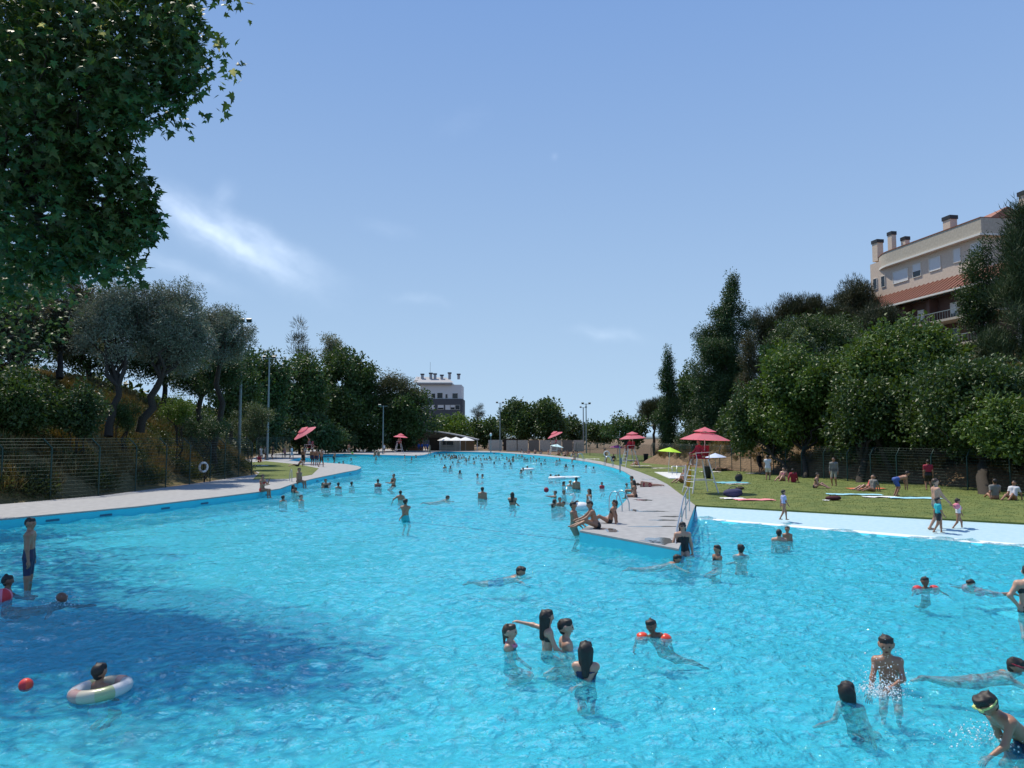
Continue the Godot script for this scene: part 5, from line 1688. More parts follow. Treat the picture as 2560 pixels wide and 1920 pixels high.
# Pose vectors are given in the scene's axes: x along the far shore, y up, z towards the near end. o: yaw (0 faces the near end)
func person(label: String, where: Vector3, o: Dictionary, group := "") -> Node3D:
	var H: float = o.get("h", 1.7)
	var hk: float = o.get("hk", 1.0)
	var yaw: float = o.get("yaw", 0.0)
	var cell: float = o.get("cell", 0.022)
	var fwd := Vector3(sin(yaw), 0, cos(yaw))
	var X := Vector3(cos(yaw), 0, -sin(yaw))
	var T: Vector3 = axis(o.get("torso", [0, 1, 0]))
	var N: Vector3 = axis(o.get("neck", [T.x * 0.5, 1.0, T.z * 0.5]))
	var look: float = o.get("look", yaw)
	var hf := Vector3(sin(look), o.get("nod", 0.0), cos(look)).normalized()
	hf = (hf - N * hf.dot(N) * 0.7).normalized()
	var hx := N.cross(hf).normalized()
	var p0: Vector3 = Vector3(0, o.get("pelvis", 0.5 * H), 0) + Vector3(o.get("dx", 0.0), 0, o.get("dz", 0.0))
	var tx: Vector3 = (X - T * X.dot(T)).normalized()
	var broad: float = o.get("broad", 1.0)
	var mid := p0 + T * 0.13 * H
	var p1 := p0 + T * 0.30 * H
	var hh := 0.066 * H * hk
	var hc := p1 + N * (0.035 * H + hh * 0.95)
	var bones := []
	var slim: float = o.get("slim", 1.0)
	for s in [-1.0, 1.0]:
		bones.append([p0 - T * 0.015 * H + tx * s * 0.043 * H, mid + tx * s * 0.034 * H, 0.057 * H * slim, 0.049 * H * slim, PELVIS])
		bones.append([mid + tx * s * 0.034 * H, p1 - T * 0.055 * H + tx * s * 0.055 * H * broad, 0.049 * H * slim, 0.058 * H * slim, CHEST])
	bones.append([p1 - T * 0.05 * H, p1 + N * 0.02 * H, 0.04 * H, 0.032 * H, SHOULDER])
	bones.append([p1, hc - N * hh * 0.6, 0.033 * H, 0.031 * H, NECK])
	bones.append([hc - hf * hh * 0.22 + N * hh * 0.12, hc + hf * hh * 0.16 + N * hh * 0.12, hh * 0.80, hh * 0.74, HEAD])
	bones.append([hc + hf * hh * 0.20 - N * hh * 0.2, hc + hf * hh * 0.32 - N * hh * 0.62, hh * 0.56, hh * 0.36, HEAD])
	if cell < 0.016:
		bones.append([hc + hf * hh * 0.80 + N * hh * 0.05, hc + hf * hh * 0.90 - N * hh * 0.20, hh * 0.08, hh * 0.13, HEAD])
		for s in [-1.0, 1.0]:
			bones.append([hc + hx * s * hh * 0.80 + N * hh * 0.15 - hf * hh * 0.05, hc + hx * s * hh * 0.78 - N * hh * 0.15, hh * 0.13, hh * 0.09, HEAD])
	var hands := []
	var arms: Array = o.get("arms", [[[0.12, -1, 0], [0.02, -1, 0.1]], [[-0.12, -1, 0], [-0.02, -1, 0.1]]])
	for k in 2:
		var s := 1.0 if k == 0 else -1.0
		var sh := p1 - T * 0.035 * H + tx * s * 0.098 * H * broad
		bones.append([p1 - T * 0.03 * H + tx * s * 0.03 * H, sh, 0.046 * H, 0.040 * H, SHOULDER])
		var u := axis(arms[k][0])
		var fo := axis(arms[k][1])
		if not o.has("arms"):
			u = (tx * s * 0.16 + Vector3.DOWN + fwd * 0.02).normalized()
			fo = (tx * s * 0.04 + Vector3.DOWN + fwd * 0.14).normalized()
		var el := sh + u * 0.165 * H
		var wr := el + fo * 0.145 * H
		bones.append([sh, el, 0.034 * H * slim, 0.024 * H, UPPER])
		bones.append([el, wr, 0.025 * H, 0.0155 * H, FORE])
		if o.get("fingers", false):
			hands.append([wr, fo, s])
		else:
			bones.append([wr, wr + fo * 0.075 * H, 0.019 * H, 0.013 * H, HAND])
	var ankles := []
	var ground: float = o.get("floor", 0.0)
	for k in 2:
		var s := 1.0 if k == 0 else -1.0
		var hp := p0 - T * 0.02 * H + X * s * 0.05 * H
		var th: Vector3
		var sn: Vector3
		if o.has("legs"):
			th = axis(o.legs[k][0])
			sn = axis(o.legs[k][1])
		else:
			var free := clampf((hp.y - ground - 0.04 * H) / (0.475 * H), 0.25, 1.0)
			var ang := acos(free)
			th = (Vector3.DOWN * cos(ang) + fwd * sin(ang) + X * s * 0.06).normalized()
			sn = (Vector3.DOWN * cos(ang) - fwd * sin(ang)).normalized()
		var kn := hp + th * 0.24 * H
		var an := kn + sn * 0.235 * H
		bones.append([hp, kn, 0.054 * H * slim, 0.034 * H, THIGH])
		bones.append([kn, an, 0.035 * H, 0.020 * H, SHIN])
		var toe := fwd if not o.has("toes") else axis(o.toes)
		bones.append([an - toe * 0.015 * H - Vector3.UP * 0.012 * H, an + toe * 0.09 * H - Vector3.UP * 0.018 * H, 0.021 * H, 0.014 * H, FOOT])
		ankles.append(an)
	var t := base("person", label, "person", where, 0.0, group)
	var b := MB.new()
	var tags := PackedByteArray()
	var along := PackedByteArray()
	skin_over(b, bones, cell, 0.022 * H, tags, along)
	for q in hands:
		var wr: Vector3 = q[0]
		var d: Vector3 = q[1]
		var side := d.cross(N if absf(d.dot(N)) < 0.8 else hf).normalized()
		var palm := d.cross(side).normalized()
		var L := 0.055 * H
		var fb := [[wr - d * L * 0.2, wr + d * L * 0.9 + side * L * 0.18, 0.016 * H, 0.013 * H, HAND], [wr, wr + d * L * 0.9 - side * L * 0.22, 0.015 * H, 0.012 * H, HAND]]
		for k in 4:
			var root := wr + d * L * 0.95 + side * L * (0.42 - 0.28 * k)
			var fl: float = [0.72, 0.84, 0.78, 0.6][k] * L
			var m := root + (d + palm * 0.25 + side * (0.12 - 0.08 * k)).normalized() * fl * 0.55
			fb.append([root, m, 0.0062 * H, 0.0056 * H, HAND])
			fb.append([m, m + (d + palm * 0.8).normalized() * fl * 0.5, 0.0056 * H, 0.0045 * H, HAND])
		var tr := wr + d * L * 0.25 + side * L * 0.42
		var tm := tr + (d * 0.7 + side * 0.7).normalized() * L * 0.42
		fb.append([tr, tm, 0.0075 * H, 0.0065 * H, HAND])
		fb.append([tm, tm + (d + side * 0.15).normalized() * L * 0.36, 0.0065 * H, 0.005 * H, HAND])
		skin_over(b, fb, 0.006, 0.006, tags, along)
	part("body", b, M["skin_" + o.get("skin", "tan")], t)
	for w in o.get("wear", []):
		var c := MB.new()
		var map := {}
		var off := 0.007 + 0.12 * cell
		for i in range(0, b.ix.size(), 3):
			var ok := true
			for e in 3:
				var k := b.ix[i + e]
				if not worn(w[0], tags[k], along[k] / 255.0):
					ok = false
			if ok:
				for e in 3:
					var k := b.ix[i + e]
					if not map.has(k):
						map[k] = c.vert(b.v[k] + b.n[k] * off, b.n[k])
					c.ix.append(map[k])
		part({"rash": "shirt", "sleeved": "shirt", "dress": "dress", "trunks": "swim_trunks", "shorts": "shorts"}.get(w[0], "swimwear"), c, M[w[1]], t)
	# hair
	var style: String = o.get("hair", "short")
	if style != "none":
		var hb := [[hc + N * hh * 0.30 - hf * hh * 0.22, hc + N * hh * 0.42 + hf * hh * 0.04, hh * 0.82, hh * 0.70, 1], [hc - hf * hh * 0.32, hc - hf * hh * 0.28 - N * hh * 0.35, hh * 0.72, hh * 0.55, 1]]
		if style == "long":
			hb.append([hc - hf * hh * 0.4, p1 - T * 0.10 * H - hf * 0.055 * H, hh * 0.72, hh * 0.42, 1])
			for s in [-1.0, 1.0]:
				hb.append([hc + hx * s * hh * 0.5 - hf * hh * 0.15, p1 + hx * s * hh * 0.55 - T * 0.03 * H - hf * hh * 0.3, hh * 0.45, hh * 0.25, 1])
		elif style == "bun":
			hb.append([hc + N * hh * 1.05 - hf * hh * 0.3, hc + N * hh * 1.15 - hf * hh * 0.3, hh * 0.34, hh * 0.28, 1])
		elif style == "tail":
			hb.append([hc - hf * hh * 0.8, p1 - hf * 0.07 * H - T * 0.02 * H, hh * 0.30, hh * 0.14, 1])
		elif style == "tuft":
			hb.append([hc + N * hh * 0.95 + hf * hh * 0.2, hc + N * hh * 1.15 + hf * hh * 0.15, hh * 0.30, hh * 0.12, 1])
		if cell < 0.0165:
			var hr := RandomNumberGenerator.new()
			hr.seed = int(absf(where.x * 77 + where.z * 31))
			for k in 7:
				var a := -1.25 + 2.5 * k / 6.0
				var rim := hf * cos(a) * 0.80 + hx * sin(a) * 0.78
				hb.append([hc + (rim * 0.75 + N * 0.85) * hh, hc + (rim + N * hr.randf_range(0.38, 0.60)) * hh, hh * 0.15, hh * 0.07, 1])
			for k in 5:
				var dir := Vector3(hr.randfn(), absf(hr.randfn()), hr.randfn()).normalized()
				var root := hc + N * hh * 0.35 - hf * hh * 0.15
				hb.append([root + dir * hh * 0.7, root + dir * hh * hr.randf_range(0.86, 0.96), hh * 0.18, hh * 0.08, 1])
		var hm := MB.new()
		skin_over(hm, hb, minf(cell, hh * 0.16), hh * 0.2, PackedByteArray(), PackedByteArray())
		part("hair", hm, M["hair_" + o.get("hair_col", "dark")], t)
	if o.get("face", false):
		for s in [-1.0, 1.0]:
			var e := MB.new()
			e.ball(hc + hf * hh * 0.80 + hx * s * hh * 0.34 + N * hh * 0.10, Vector3.ONE * hh * 0.10, 8)
			part("eye", e, M.hair_dark, t)
		var m := MB.new()
		m.ball(hc + hf * hh * 0.80 - N * hh * 0.52, Vector3(hh * 0.22, hh * 0.05, hh * 0.10), 8, Basis(hx, N, hf))
		part("mouth", m, M.lip, t)
	if o.has("goggles"):
		var g := MB.new()
		for k in 20:
			var a := TAU * k / 20
			var a1 := TAU * (k + 1) / 20
			var p := hc + N * hh * 0.24 + (hf * cos(a) * 0.95 + hx * sin(a) * 0.88) * hh
			var q := hc + N * hh * 0.24 + (hf * cos(a1) * 0.95 + hx * sin(a1) * 0.88) * hh
			g.tube([p, q], [hh * 0.10, hh * 0.10], 5, false)
		for s in [-1.0, 1.0]:
			g.ball(hc + hf * hh * 0.90 + hx * s * hh * 0.38 + N * hh * 0.18, Vector3(0.30, 0.22, 0.16) * hh, 10, Basis(hx, N, hf))
		part("goggles", g, M[o.goggles], t)
	if o.has("bands"):
		for k in 2:
			var q: Array = bones.filter(func(z): return z[4] == UPPER)[k]
			var g := MB.new()
			var ax: Vector3 = (q[1] - q[0]).normalized()
			var sd := ax.cross(Vector3.UP if absf(ax.y) < 0.9 else Vector3.RIGHT).normalized()
			var bs := Basis(sd, ax, sd.cross(ax))
			g.lathe(q[0].lerp(q[1], 0.55), [Vector2(0.03, -0.085), Vector2(0.075, -0.08), Vector2(0.095, -0.04), Vector2(0.10, 0.0), Vector2(0.095, 0.04), Vector2(0.075, 0.08), Vector2(0.03, 0.085)], 14, bs)
			part("armband", g, M[o.bands], t)
	return t

func in_water(label: String, where: Vector3, above: float, o: Dictionary, group := "") -> Node3D:
	var H: float = o.get("h", 1.6)
	var top: float = 0.30 * H + 0.035 * H + 0.066 * H * o.get("hk", 1.0) * 2.0
	if not o.has("pelvis"):
		o["pelvis"] = above - top
	o["floor"] = FLOOR
	return person(label, where, o, group)

func swimmer(label: String, where: Vector3, _above: float, to: Vector3, o: Dictionary, group := "") -> Node3D:
	# prone at the surface, head first along "to", chin up
	var d := to.normalized()
	var H: float = o.get("h", 1.6)
	var sd := d.cross(Vector3.UP)
	o["yaw"] = atan2(d.x, d.z)
	o["torso"] = [d.x, 0.26, d.z]
	o["neck"] = [d.x * 0.5, 1.0, d.z * 0.5]
	o["pelvis"] = -0.15
	o["dx"] = -d.x * 0.36 * H
	o["dz"] = -d.z * 0.36 * H
	if not o.has("arms"):
		o["arms"] = [[[d.x - sd.x, -0.35, d.z - sd.z], [d.x * 0.7 - sd.x, -0.1, d.z * 0.7 - sd.z]], [[d.x + sd.x, -0.35, d.z + sd.z], [d.x * 0.7 + sd.x, -0.1, d.z * 0.7 + sd.z]]]
	o["legs"] = [[[-d.x + 0.12 * sd.x, -0.06, -d.z + 0.12 * sd.z], [-d.x, 0.05, -d.z]], [[-d.x - 0.1 * sd.x, -0.12, -d.z - 0.1 * sd.z], [-d.x, 0.16, -d.z]]]
	o["toes"] = [-d.x, -0.3, -d.z]
	return person(label, where, o, group)

func sitting(label: String, where: Vector3, o: Dictionary, group := "") -> Node3D:
	# on the ground, legs out in front
	var yaw: float = o.get("yaw", 0.0)
	var f := Vector3(sin(yaw), 0, cos(yaw))
	var x := Vector3(cos(yaw), 0, -sin(yaw))
	var H: float = o.get("h", 1.65)
	o["pelvis"] = 0.065 * H
	var lean: float = o.get("lean", -0.25)
	if not o.has("torso"):
		o["torso"] = [f.x * lean, 1.0, f.z * lean]
	var knee: float = o.get("knee", 0.6)
	if not o.has("legs"):
		o["legs"] = [[[f.x + 0.15 * x.x, knee, f.z + 0.15 * x.z], [f.x, -knee, f.z]], [[f.x - 0.15 * x.x, knee * 0.7, f.z - 0.15 * x.z], [f.x, -knee * 0.75, f.z]]]
	if not o.has("arms"):
		o["arms"] = [[[-f.x * 0.5 + 0.3 * x.x, -1, -f.z * 0.5 + 0.3 * x.z], [-f.x * 0.2, -1, -f.z * 0.2]], [[f.x * 0.5 - 0.2 * x.x, -1, f.z * 0.5 - 0.2 * x.z], [f.x * 0.9, -0.4, f.z * 0.9]]]
	return person(label, where, o, group)

func on_edge(label: String, where: Vector3, o: Dictionary, group := "") -> Node3D:
	var yaw: float = o.get("yaw", 0.0)
	var f := Vector3(sin(yaw), 0, cos(yaw))
	o["pelvis"] = 0.06 * o.get("h", 1.65)
	if not o.has("torso"):
		o["torso"] = [f.x * 0.05, 1, f.z * 0.05]
	o["legs"] = [[[f.x, 0.02, f.z], [f.x * 0.15, -1, f.z * 0.15]], [[f.x, 0.02, f.z], [f.x * 0.05, -1, f.z * 0.05]]]
	return person(label, where, o, group)

func walking(label: String, where: Vector3, o: Dictionary, group := "") -> Node3D:
	var yaw: float = o.get("yaw", 0.0)
	var f := Vector3(sin(yaw), 0, cos(yaw))
	var s: float = o.get("stride", 0.38)
	o["pelvis"] = 0.5 * o.get("h", 1.7) * 0.965
	o["legs"] = [[[f.x * s, -1, f.z * s], [f.x * 0.05, -1, f.z * 0.05]], [[-f.x * s * 0.5, -1, -f.z * s * 0.5], [-f.x * s * 1.5, -1, -f.z * s * 1.5]]]
	if not o.has("arms"):
		o["arms"] = [[[-f.x * 0.35, -1, -f.z * 0.35], [-f.x * 0.1, -1, -f.z * 0.1]], [[f.x * 0.3, -1, f.z * 0.3], [f.x * 0.6, -1, f.z * 0.6]]]
	return person(label, where, o, group)

func lying(label: String, where: Vector3, to: Vector3, o: Dictionary, group := "") -> Node3D:
	var d := to.normalized()
	var sd := d.cross(Vector3.UP)
	o["yaw"] = atan2(sd.x, sd.z)
	o["torso"] = [d.x, 0.06, d.z]
	o["neck"] = [d.x, 0.15, d.z]
	o["pelvis"] = 0.10
	o["legs"] = [[[-d.x, o.get("knee", 0.0), -d.z], [-d.x, -o.get("knee", 0.0) - 0.02, -d.z]], [[-d.x, 0.02, -d.z], [-d.x, -0.05, -d.z]]]
	o["arms"] = [[[d.x * 0.4 + sd.x * 0.6, -0.1, d.z * 0.4 + sd.z * 0.6], [d.x, 0, d.z]], [[-d.x + sd.x * -0.25, -0.1, -d.z - sd.z * 0.25], [-d.x, -0.1, -d.z]]]
	return person(label, where, o, group)

func spray_of_drops(label: String, at: Vector3, spread: Vector3, count: int, s: int) -> void:
	var r := RandomNumberGenerator.new()
	r.seed = s
	var b := MB.new()
	b.ball(Vector3.ZERO, Vector3.ONE, 6)
	var mm := MultiMesh.new()
	mm.transform_format = MultiMesh.TRANSFORM_3D
	mm.mesh = b.mesh()
	mm.instance_count = count
	for i in count:
		var p := Vector3(r.randfn() * 0.5, pow(absf(r.randfn()), 1.6) * 0.5, r.randfn() * 0.5) * spread
		mm.set_instance_transform(i, Transform3D(Basis.IDENTITY.scaled(Vector3.ONE * (0.0035 + 0.009 * pow(r.randf(), 4.0))), p))
	var o := MultiMeshInstance3D.new()
	o.name = numbered("splash")
	o.multimesh = mm
	o.material_override = M.foam
	o.position = at
	o.set_meta("kind", "stuff")
	o.set_meta("label", label)
	o.set_meta("category", "splash")
	add_child(o)

func crowd() -> void:
	mat("skin_tan", 0.33, 0.165, 0.10, 0.45)
	mat("skin_fair", 0.46, 0.26, 0.18, 0.45)
	mat("skin_brown", 0.17, 0.080, 0.048, 0.45)
	mat("hair_dark", 0.018, 0.014, 0.012, 0.6)
	mat("hair_brown", 0.055, 0.030, 0.017, 0.5)
	mat("hair_fair", 0.30, 0.20, 0.10, 0.5)
	mat("lip", 0.20, 0.06, 0.05, 0.5)
	mat("foam", 0.85, 0.88, 0.90, 0.3)
	mat("c_black", 0.012, 0.012, 0.014, 0.6)
	mat("c_navy", 0.015, 0.022, 0.07, 0.6)
	mat("c_blue", 0.03, 0.08, 0.30, 0.7)
	mat("c_white", 0.62, 0.63, 0.66, 0.8)
	mat("c_lavender", 0.38, 0.40, 0.62, 0.8)
	mat("c_turquoise", 0.02, 0.40, 0.45, 0.7)
	mat("c_pink", 0.70, 0.22, 0.30, 0.7)
	mat("c_red", 0.60, 0.03, 0.04, 0.6)
	mat("c_crimson", 0.30, 0.015, 0.04, 0.8)
	mat("c_orange", 0.80, 0.07, 0.03, 0.3)
	mat("c_lime", 0.35, 0.65, 0.10, 0.7)
	mat("c_grey", 0.18, 0.18, 0.17, 0.8)
	mat("c_khaki", 0.24, 0.24, 0.18, 0.8)
	mat("c_yellow", 0.62, 0.68, 0.22, 0.35)
	var fine := 0.0135
	# ---- near bathers
	in_water("tall man standing thigh deep in patterned navy trunks beside the shaded wall", Vector3(-10.69, 0.00, -17.05), 1.40, {"h": 1.78, "yaw": 1.9, "look": 1.6, "cell": fine, "wear": [["shorts", "c_navy"]], "face": true, "fingers": true})
	in_water("dark haired bather reaching an arm across the shaded water", Vector3(-10.17, 0.00, -15.57), 0.41, {"h": 1.5, "hk": 1.1, "yaw": 2.2, "cell": fine, "hair": "bun", "skin": "brown", "wear": [["swimsuit", "c_black"]], "arms": [[[-0.5, -0.8, 0.2], [0, -1, 0]], [[0.95, -0.30, 0.2], [0.98, -0.14, 0.1]]]})
	swimmer("swimmer turning with one arm out and a small splash in the shade", Vector3(-8.61, 0.00, -14.84), 0.23, Vector3(0.9, 0, 0.25), {"h": 1.5, "hk": 1.15, "cell": fine, "hair": "none", "skin": "brown"})
	in_water("child seen from behind sitting in the patterned swim ring", Vector3(-5.23, 0.00, -9.87), 0.33, {"h": 1.15, "hk": 1.35, "yaw": 2.9, "cell": fine, "skin": "tan", "wear": [["swimsuit", "c_lavender"]], "arms": [[[0.6, -0.5, 0.2], [0.8, -0.1, 0.1]], [[-0.8, -0.35, 0.2], [-0.9, -0.15, 0.1]]]})
	in_water("girl in a turquoise swimsuit with a pink collar beside the long haired girl", Vector3(-0.03, 0.00, -11.75), 0.37, {"h": 1.3, "hk": 1.32, "yaw": 1.35, "cell": fine, "hair": "tail", "hair_col": "brown", "skin": "fair", "wear": [["swimsuit", "c_turquoise"]], "face": true, "arms": [[[0.3, -1, 0.1], [0.7, -0.5, 0.1]], [[0.25, -1, 0.2], [0.6, -0.6, 0.1]]]}).add_child(collar(Vector3(-0.03, 0.00, -11.75), 0.37), true)
	in_water("girl with long wet dark hair stretching one arm out behind her", Vector3(0.54, 0.00, -11.90), 0.55, {"h": 1.42, "hk": 1.2, "slim": 0.88, "yaw": 1.8, "look": 1.9, "cell": fine, "hair": "long", "skin": "fair", "fingers": true, "wear": [["bikini", "c_black"]], "arms": [[[-0.75, 0.10, -0.6], [-0.9, 0.12, -0.3]], [[0.35, -0.85, 0.25], [0.8, -0.5, 0.2]]]})
	in_water("dark haired boy up to his chest facing away from the girls", Vector3(0.83, 0.00, -11.95), 0.40, {"h": 1.55, "hk": 1.22, "yaw": 1.75, "look": 1.5, "cell": fine, "skin": "fair", "face": true, "arms": [[[0.2, -0.9, -0.4], [0.5, -0.6, -0.5]], [[0.3, -0.9, 0.3], [0.6, -0.6, 0.3]]]})
	in_water("girl seen from behind in a navy swimsuit with ruffled shoulders", Vector3(0.99, 0.00, -10.44), 0.45, {"h": 1.35, "hk": 1.28, "yaw": 3.0, "cell": fine, "hair": "long", "skin": "fair", "fingers": true, "wear": [["swimsuit", "c_navy"]], "arms": [[[0.3, -1, 0.1], [0.1, -1, 0.25]], [[-0.55, -0.8, 0.25], [-0.75, -0.2, 0.5]]]})
	in_water("child swimming with bright orange red armbands", Vector3(2.42, 0.00, -12.34), 0.37, {"h": 1.15, "hk": 1.32, "yaw": -0.55, "look": -0.6, "cell": fine, "skin": "brown", "face": true, "bands": "c_orange", "torso": [-0.5, 0.8, 0.15], "legs": [[[0.9, -0.35, 0.1], [0.9, -0.25, 0.1]], [[0.85, -0.5, -0.1], [0.9, 0.0, -0.1]]], "toes": [1, -0.2, 0], "arms": [[[0.7, -0.6, 0.35], [0.2, -0.7, 0.6]], [[-0.85, -0.1, -0.1], [-0.3, -0.6, 0.6]]]})
	swimmer("boy swimming breaststroke alone in the open middle water", Vector3(0.23, 0.00, -17.78), 0.27, Vector3(1, 0, 0.05), {"h": 1.45, "hk": 1.2, "cell": fine, "wear": [["trunks", "c_blue"]]})
	in_water("boy with a tufted crop bending over the water he splashes", Vector3(4.89, 0.00, -10.08), 0.64, {"h": 1.38, "hk": 1.22, "slim": 0.9, "yaw": -0.45, "nod": -0.45, "cell": fine, "hair": "tuft", "face": true, "fingers": true, "torso": [-0.12, 1, 0.12], "arms": [[[-0.1, -0.75, 0.55], [-0.85, -0.35, 0.3]], [[-0.35, -0.85, 0.3], [-0.35, -0.9, 0.35]]]})
	in_water("dark haired child low in the water beside the splashing boy", Vector3(4.23, 0.00, -9.54), 0.27, {"h": 1.3, "hk": 1.3, "yaw": 2.3, "cell": fine, "hair": "long", "wear": [["swimsuit", "c_black"]], "torso": [-0.35, 0.9, 0.2], "arms": [[[-0.5, -0.7, 0.3], [-0.85, -0.15, 0.2]], [[0.3, -0.9, 0.2], [0.2, -0.9, 0.2]]]})
	in_water("boy with yellow swim goggles leaning forward in navy trunks", Vector3(5.35, 0.00, -8.10), 0.0, {"h": 1.42, "hk": 1.25, "yaw": -1.45, "cell": fine, "pelvis": 0.06, "torso": [-0.78, 0.62, 0.05], "neck": [-0.75, 0.8, 0.1], "nod": -0.25, "wear": [["trunks", "c_navy"]], "goggles": "c_yellow", "fingers": true, "face": true, "arms": [[[-0.45, -0.85, 0.25], [-0.55, -0.3, 0.1]], [[0.35, -0.9, -0.1], [0.1, -0.75, 0.4]]]})
	swimmer("swimmer in red goggles behind the goggled boy", Vector3(6.86, 0.00, -10.54), 0.18, Vector3(1, 0, 0.3), {"h": 1.4, "hk": 1.2, "cell": fine, "goggles": "c_crimson"})
	in_water("fair skinned woman in a dark bikini with a hand on her hip", Vector3(9.37, 0.00, -14.01), 0.86, {"h": 1.66, "yaw": 2.6, "cell": fine, "hair": "bun", "skin": "fair", "wear": [["bikini", "c_black"]], "arms": [[[-0.62, -0.75, 0.1], [0.55, -0.75, 0.15]], [[0.4, -0.9, 0], [-0.2, -0.9, 0.2]]]})
	in_water("toddler floating upright in red armbands", Vector3(8.68, 0.00, -16.22), 0.26, {"h": 1.0, "hk": 1.4, "yaw": 0.1, "cell": fine, "skin": "brown", "bands": "c_red", "face": true, "legs": [[[0.2, -0.5, -0.9], [0.2, -0.2, -0.9]], [[0.1, -0.6, -0.8], [0.1, 0.0, -0.9]]], "arms": [[[0.95, -0.12, 0.2], [0.5, -0.3, 0.6]], [[-0.95, -0.12, 0.2], [-0.5, -0.3, 0.6]]]})
	swimmer("child in red armbands stretched out with feet above the water", Vector3(9.82, 0.00, -16.56), 0.15, Vector3(-1, 0, 0.05), {"h": 1.15, "hk": 1.2, "cell": fine, "bands": "c_red", "arms": [[[-0.4, -0.1, 0.8], [-0.9, 0.1, 0.2]], [[-0.4, -0.1, -0.8], [-0.9, 0.1, -0.2]]]})
	in_water("woman in a black swimsuit and sunglasses holding the sloping handrail", Vector3(4.63, 0.00, -20.86), 0.89, {"h": 1.66, "yaw": 0.0, "cell": fine, "hair": "long", "skin": "fair", "wear": [["swimsuit", "c_black"]], "goggles": "c_black", "fingers": true, "arms": [[[0.25, -1, 0.05], [0.10, -1, 0.1]], [[-0.42, -0.95, 0.1], [-0.15, -1, 0.2]]]})
	swimmer("swimmer with wet dark hair at the foot of the woman in black", Vector3(4.23, 0.00, -19.56), 0.20, Vector3(1, 0, 0.1), {"h": 1.5, "hk": 1.1, "cell": 0.016})
	in_water("girl with wet swept back hair standing chest deep past the jetty", Vector3(5.26, 0.00, -19.74), 0.43, {"h": 1.3, "hk": 1.2, "slim": 0.9, "yaw": -1.2, "cell": 0.016, "hair": "tail", "wear": [["bikini", "c_black"]]})
	in_water("broad shouldered bather seen from behind spreading both arms", Vector3(6.16, 0.00, -20.72), 0.31, {"h": 1.6, "hk": 1.1, "yaw": 3.0, "cell": 0.016, "skin": "fair", "arms": [[[0.85, -0.45, -0.1], [0.5, -0.2, -0.8]], [[-0.85, -0.45, -0.1], [-0.7, -0.25, -0.6]]]})
	in_water("adult with a bare back playing with a child near the beach", Vector3(8.31, 0.00, -23.90), 0.37, {"h": 1.68, "yaw": 2.8, "cell": 0.018, "skin": "fair", "wear": [["bikini", "c_black"]], "torso": [-0.1, 1, 0.25]})
	in_water("small child facing the adult in the water near the beach", Vector3(8.63, 0.00, -24.09), 0.40, {"h": 1.1, "hk": 1.3, "yaw": -0.5, "cell": 0.018})
	spray_of_drops("white splash of drops under the tufted boy's hands", Vector3(4.61, 0.00, -9.72), Vector3(0.30, 0.20, 0.22), 900, 3)
	spray_of_drops("thin spray of drops beside the goggled boy", Vector3(5.04, 0.00, -8.28), Vector3(0.5, 0.10, 0.35), 320, 4)
	spray_of_drops("small spray of drops at the shaded swimmer's shoulder", Vector3(-8.63, 0.00, -14.77), Vector3(0.45, 0.12, 0.35), 260, 5)
	# ---- on the beach
	walking("boy in a lavender shirt walking along the pale beach", Vector3(10.03, 0.17, -28.29), {"h": 1.11, "hk": 1.15, "yaw": 1.6, "cell": 0.016, "wear": [["rash", "c_lavender"]]})
	walking("bare chested man walking with two children on the beach", Vector3(14.13, 0.15, -25.53), {"h": 1.75, "yaw": 1.5, "cell": 0.017, "skin": "fair", "hair_col": "brown", "wear": [["trunks", "c_grey"]], "arms": [[[-0.1, -1, 0.1], [0, -1, 0.2]], [[0.6, -0.8, -0.1], [0.7, -0.7, 0]]]})
	walking("boy in a turquoise shirt and black trunks beside the bare chested man", Vector3(13.84, 0.12, -24.92), {"h": 1.15, "hk": 1.2, "yaw": 1.5, "cell": 0.016, "wear": [["rash", "c_turquoise"], ["trunks", "c_black"]]})
	walking("small girl in a white shirt and pink armbands skipping ahead", Vector3(14.83, 0.14, -25.50), {"h": 1.02, "hk": 1.3, "yaw": 1.4, "stride": 0.5, "cell": 0.016, "hair": "bun", "wear": [["rash", "c_white"]], "bands": "c_pink", "arms": [[[0.4, -0.8, 0.4], [0.3, -0.9, 0.2]], [[-0.95, 0.1, 0.1], [-0.9, 0.1, 0.3]]]})
	# ---- the jetty
	in_water("slim boy in pale trunks standing beside the jetty corner", Vector3(1.99, 0.00, -24.86), 1.10, {"h": 1.66, "hk": 1.05, "slim": 0.9, "yaw": 1.2, "look": 1.4, "cell": 0.015, "wear": [["shorts", "c_khaki"]], "fingers": true, "arms": [[[0.35, -0.9, 0.2], [0.75, -0.65, 0.2]], [[0.3, -0.9, -0.1], [0.7, -0.6, -0.1]]]})
	sitting("bare backed young man sitting on the jetty corner holding hands", Vector3(2.66, 0.35, -24.06), {"h": 1.66, "yaw": -1.5, "lean": 0.42, "knee": 0.45, "nod": -0.4, "cell": 0.015, "wear": [["brief", "c_black"]], "arms": [[[-0.75, -0.7, 0.2], [-0.85, -0.3, 0.1]], [[-0.75, -0.7, -0.1], [-0.85, -0.3, 0.0]]]})
	sitting("girl in a black bikini leaning back on straight arms on the jetty", Vector3(3.23, 0.35, -25.39), {"h": 1.5, "yaw": -1.9, "lean": -0.35, "knee": 0.5, "hair": "tail", "cell": 0.015, "wear": [["bikini", "c_black"]], "arms": [[[0.28, -1, 0.25], [0.1, -1, 0.1]], [[0.30, -1, -0.2], [0.1, -1, 0]]]})
	on_edge("boy sitting on the walk's edge with his back bent", Vector3(6.29, 0.35, -39.63), {"h": 1.6, "yaw": -1.75, "cell": 0.02, "torso": [-0.2, 1, 0.1]})
